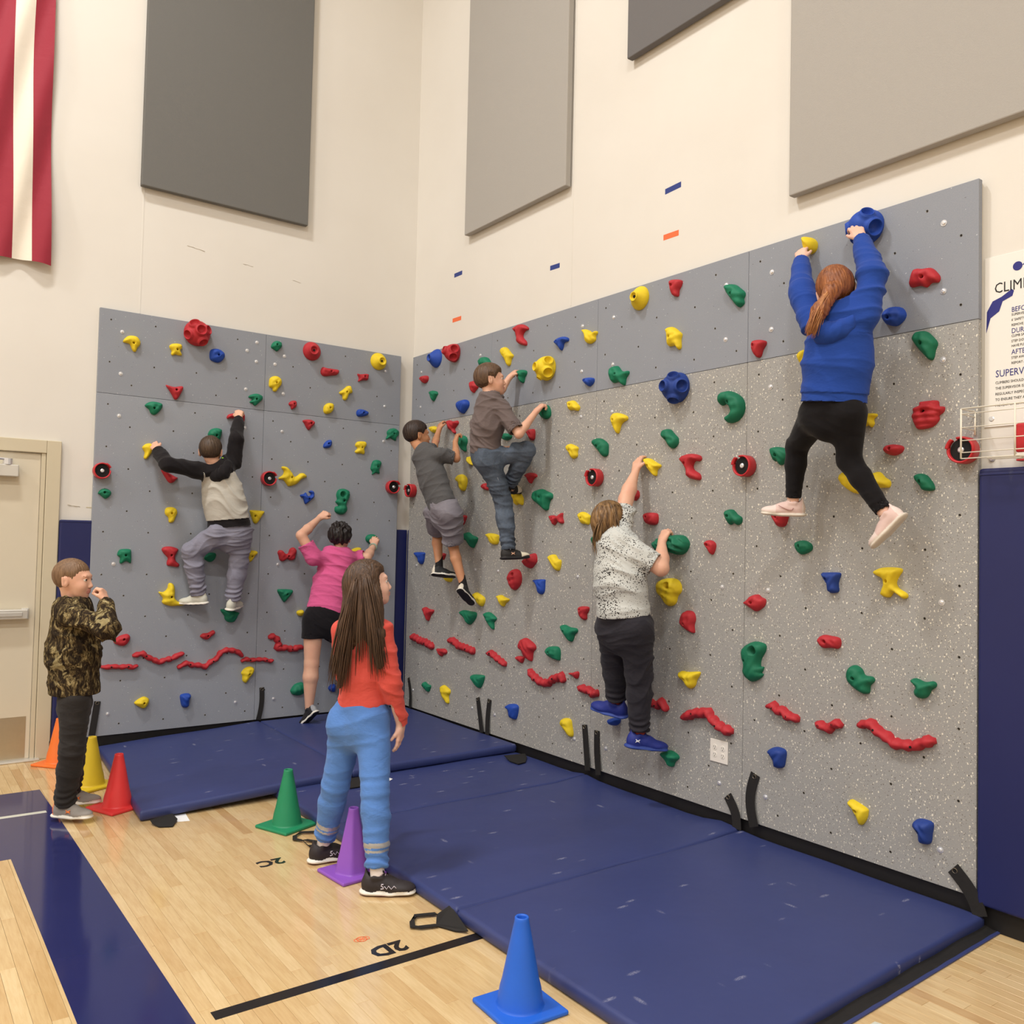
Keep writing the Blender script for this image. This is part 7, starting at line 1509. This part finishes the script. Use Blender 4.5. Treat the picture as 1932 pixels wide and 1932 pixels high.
# child in patterned shirt
hq = K_('pattern', 'hd'); R3 = lambda r, f, u: hq+CRa*r+CFa*f+A_((0, 0, u))
make_person('pattern', 'climbing child with streaked hair, black-spattered grey T-shirt and dark trousers', 'fair',
    dict(mat=HB['streak'], thick=.017, strand=36, amp=.006, long=.0, line=([-.12, -.05, -.03, .0, .02, .05, .12], [-.20, -.20, -.18, -.05, .0, .04, .05]),
         extra=[(R3(-.03, -.02, -.02), R3(-.035, -.02, -.12), .080, .060, .04), (R3(-.035, -.02, -.12), R3(-.015, -.02, -.185), .055, .022, .03)],
         locks=[(R3(-.05, -.08, .04), R3(-.10, -.10, -.06), R3(-.07, -.08, -.19), 40, .03), (R3(.0, -.09, .05), R3(.03, -.12, -.05), R3(.0, -.09, -.18), 40, .03)]),
    dict(name='t_shirt', mat=spatter_mat(), long=False, frac=.72, arm=.040, chain=ch('pattern', (.10, .125), (.5, .150), (.98, .162)), sleeve=(.068, .066, 0), ratio=.85, fold=.014, shoulder=.055, ff=.8, hemn=(.1, -.06, -1), band=.0),
    dict(name='trousers', mat=CL('black_track_trousers', (46, 44, 50)), long=True, r=(.092, .078, .054), hip=.152, fold=.008, bunch=.007, seat=.05, leg=.060, back=.022),
    dict(mat=plain('royal_blue_trainer', rgb(34, 48, 130), .6, .1, 60, .3), sole=plain('blue_foam_sole', rgb(52, 74, 150), .6), tread=True, treadm=plain('cream_green_tread', rgb(202, 200, 150), .6), s=1.14, sock=(.05, plain('brick_sock', rgb(140, 52, 42), .9)), lace=plain('navy_laces', rgb(24, 30, 90)), logo=(plain('white_emblem', rgb(232, 232, 236)), 1, -.020, -.025, 'arcs')),
    s=1.05, girth=1.12, hand={'L': dict(curl=(25, 35, 25)), 'R': dict(curl=(40, 50, 35))}, seed=61)
# girl in blue hoodie
hb = K_('blue', 'hd'); n5 = K_('blue', 'nk'); R5 = lambda r, f, u: hb+CRa*r+CFa*f+A_((0, 0, u))
bl = CL('royal_blue_fleece', (36, 68, 148), scale=6)
make_person('blue', 'climbing girl with auburn ponytail, royal blue hoodie and black leggings', 'pale',
    dict(mat=HB['red'], thick=.010, strand=70, amp=.003, extra=[(R5(-.02, -.07, .0), R5(-.06, -.10, -.02), .03, .032, .03), (R5(-.05, -.10, -.02), R5(-.11, -.10, -.11), .030, .034, .02), (R5(-.11, -.10, -.11), R5(-.150, -.09, -.20), .034, .014, .02)],
         locks=[(R5(-.04, -.09, .0), R5(-.10, -.13, -.04), R5(-.155, -.11, -.21), 70, .020)], mat2=HB['red2'], long=-.05, line=([-.12, -.05, -.028, -.02, .012, .02, .05, .12], [-.055, -.062, -.05, .0, .0, -.0, .042, .052])),
    dict(name='hoodie', mat=bl, long=True, back=.0, chain=ch('blue', (.10, .125), (.5, .138), (1.02, .150)), sleeve=(.062, .060, .042), ratio=.72, fold=.0095, shoulder=.056, ff=.75, fdir=(.5, .3, 1), cuffs=True, cuffw=.045, band=.045,
        hood=dict(w=.09, b=.085, d=.10, skew=-.02)),
    dict(name='leggings', mat=CL('black_leggings', (22, 20, 22), bump=.15), long=True, r=(.076, .052, .036), hip=.115, fold=.002, bunch=.001, leg=.046, seat=.02, back=.022),
    dict(mat=plain('pale_pink_trainer', rgb(212, 184, 176), .65, .05, 40, .2), toe=True, heel=True, toem=plain('cream_pink_overlay', rgb(224, 206, 198), .6, .04, 40, .2), sole=plain('cream_sole', rgb(214, 204, 190), .6), s=.94, wave=0, logo={'L': (plain('rose_stitching', rgb(176, 130, 124)), -1, .030, -.030, 'swoosh'), 'R': (plain('rose_stitching', rgb(176, 130, 124)), 1, .030, -.030, 'swoosh')}, lace=plain('cream_laces', rgb(224, 210, 198))),
    s=.98, hand={'L': dict(curl=(45, 60, 40)), 'R': dict(curl=(35, 50, 35))}, seed=71)
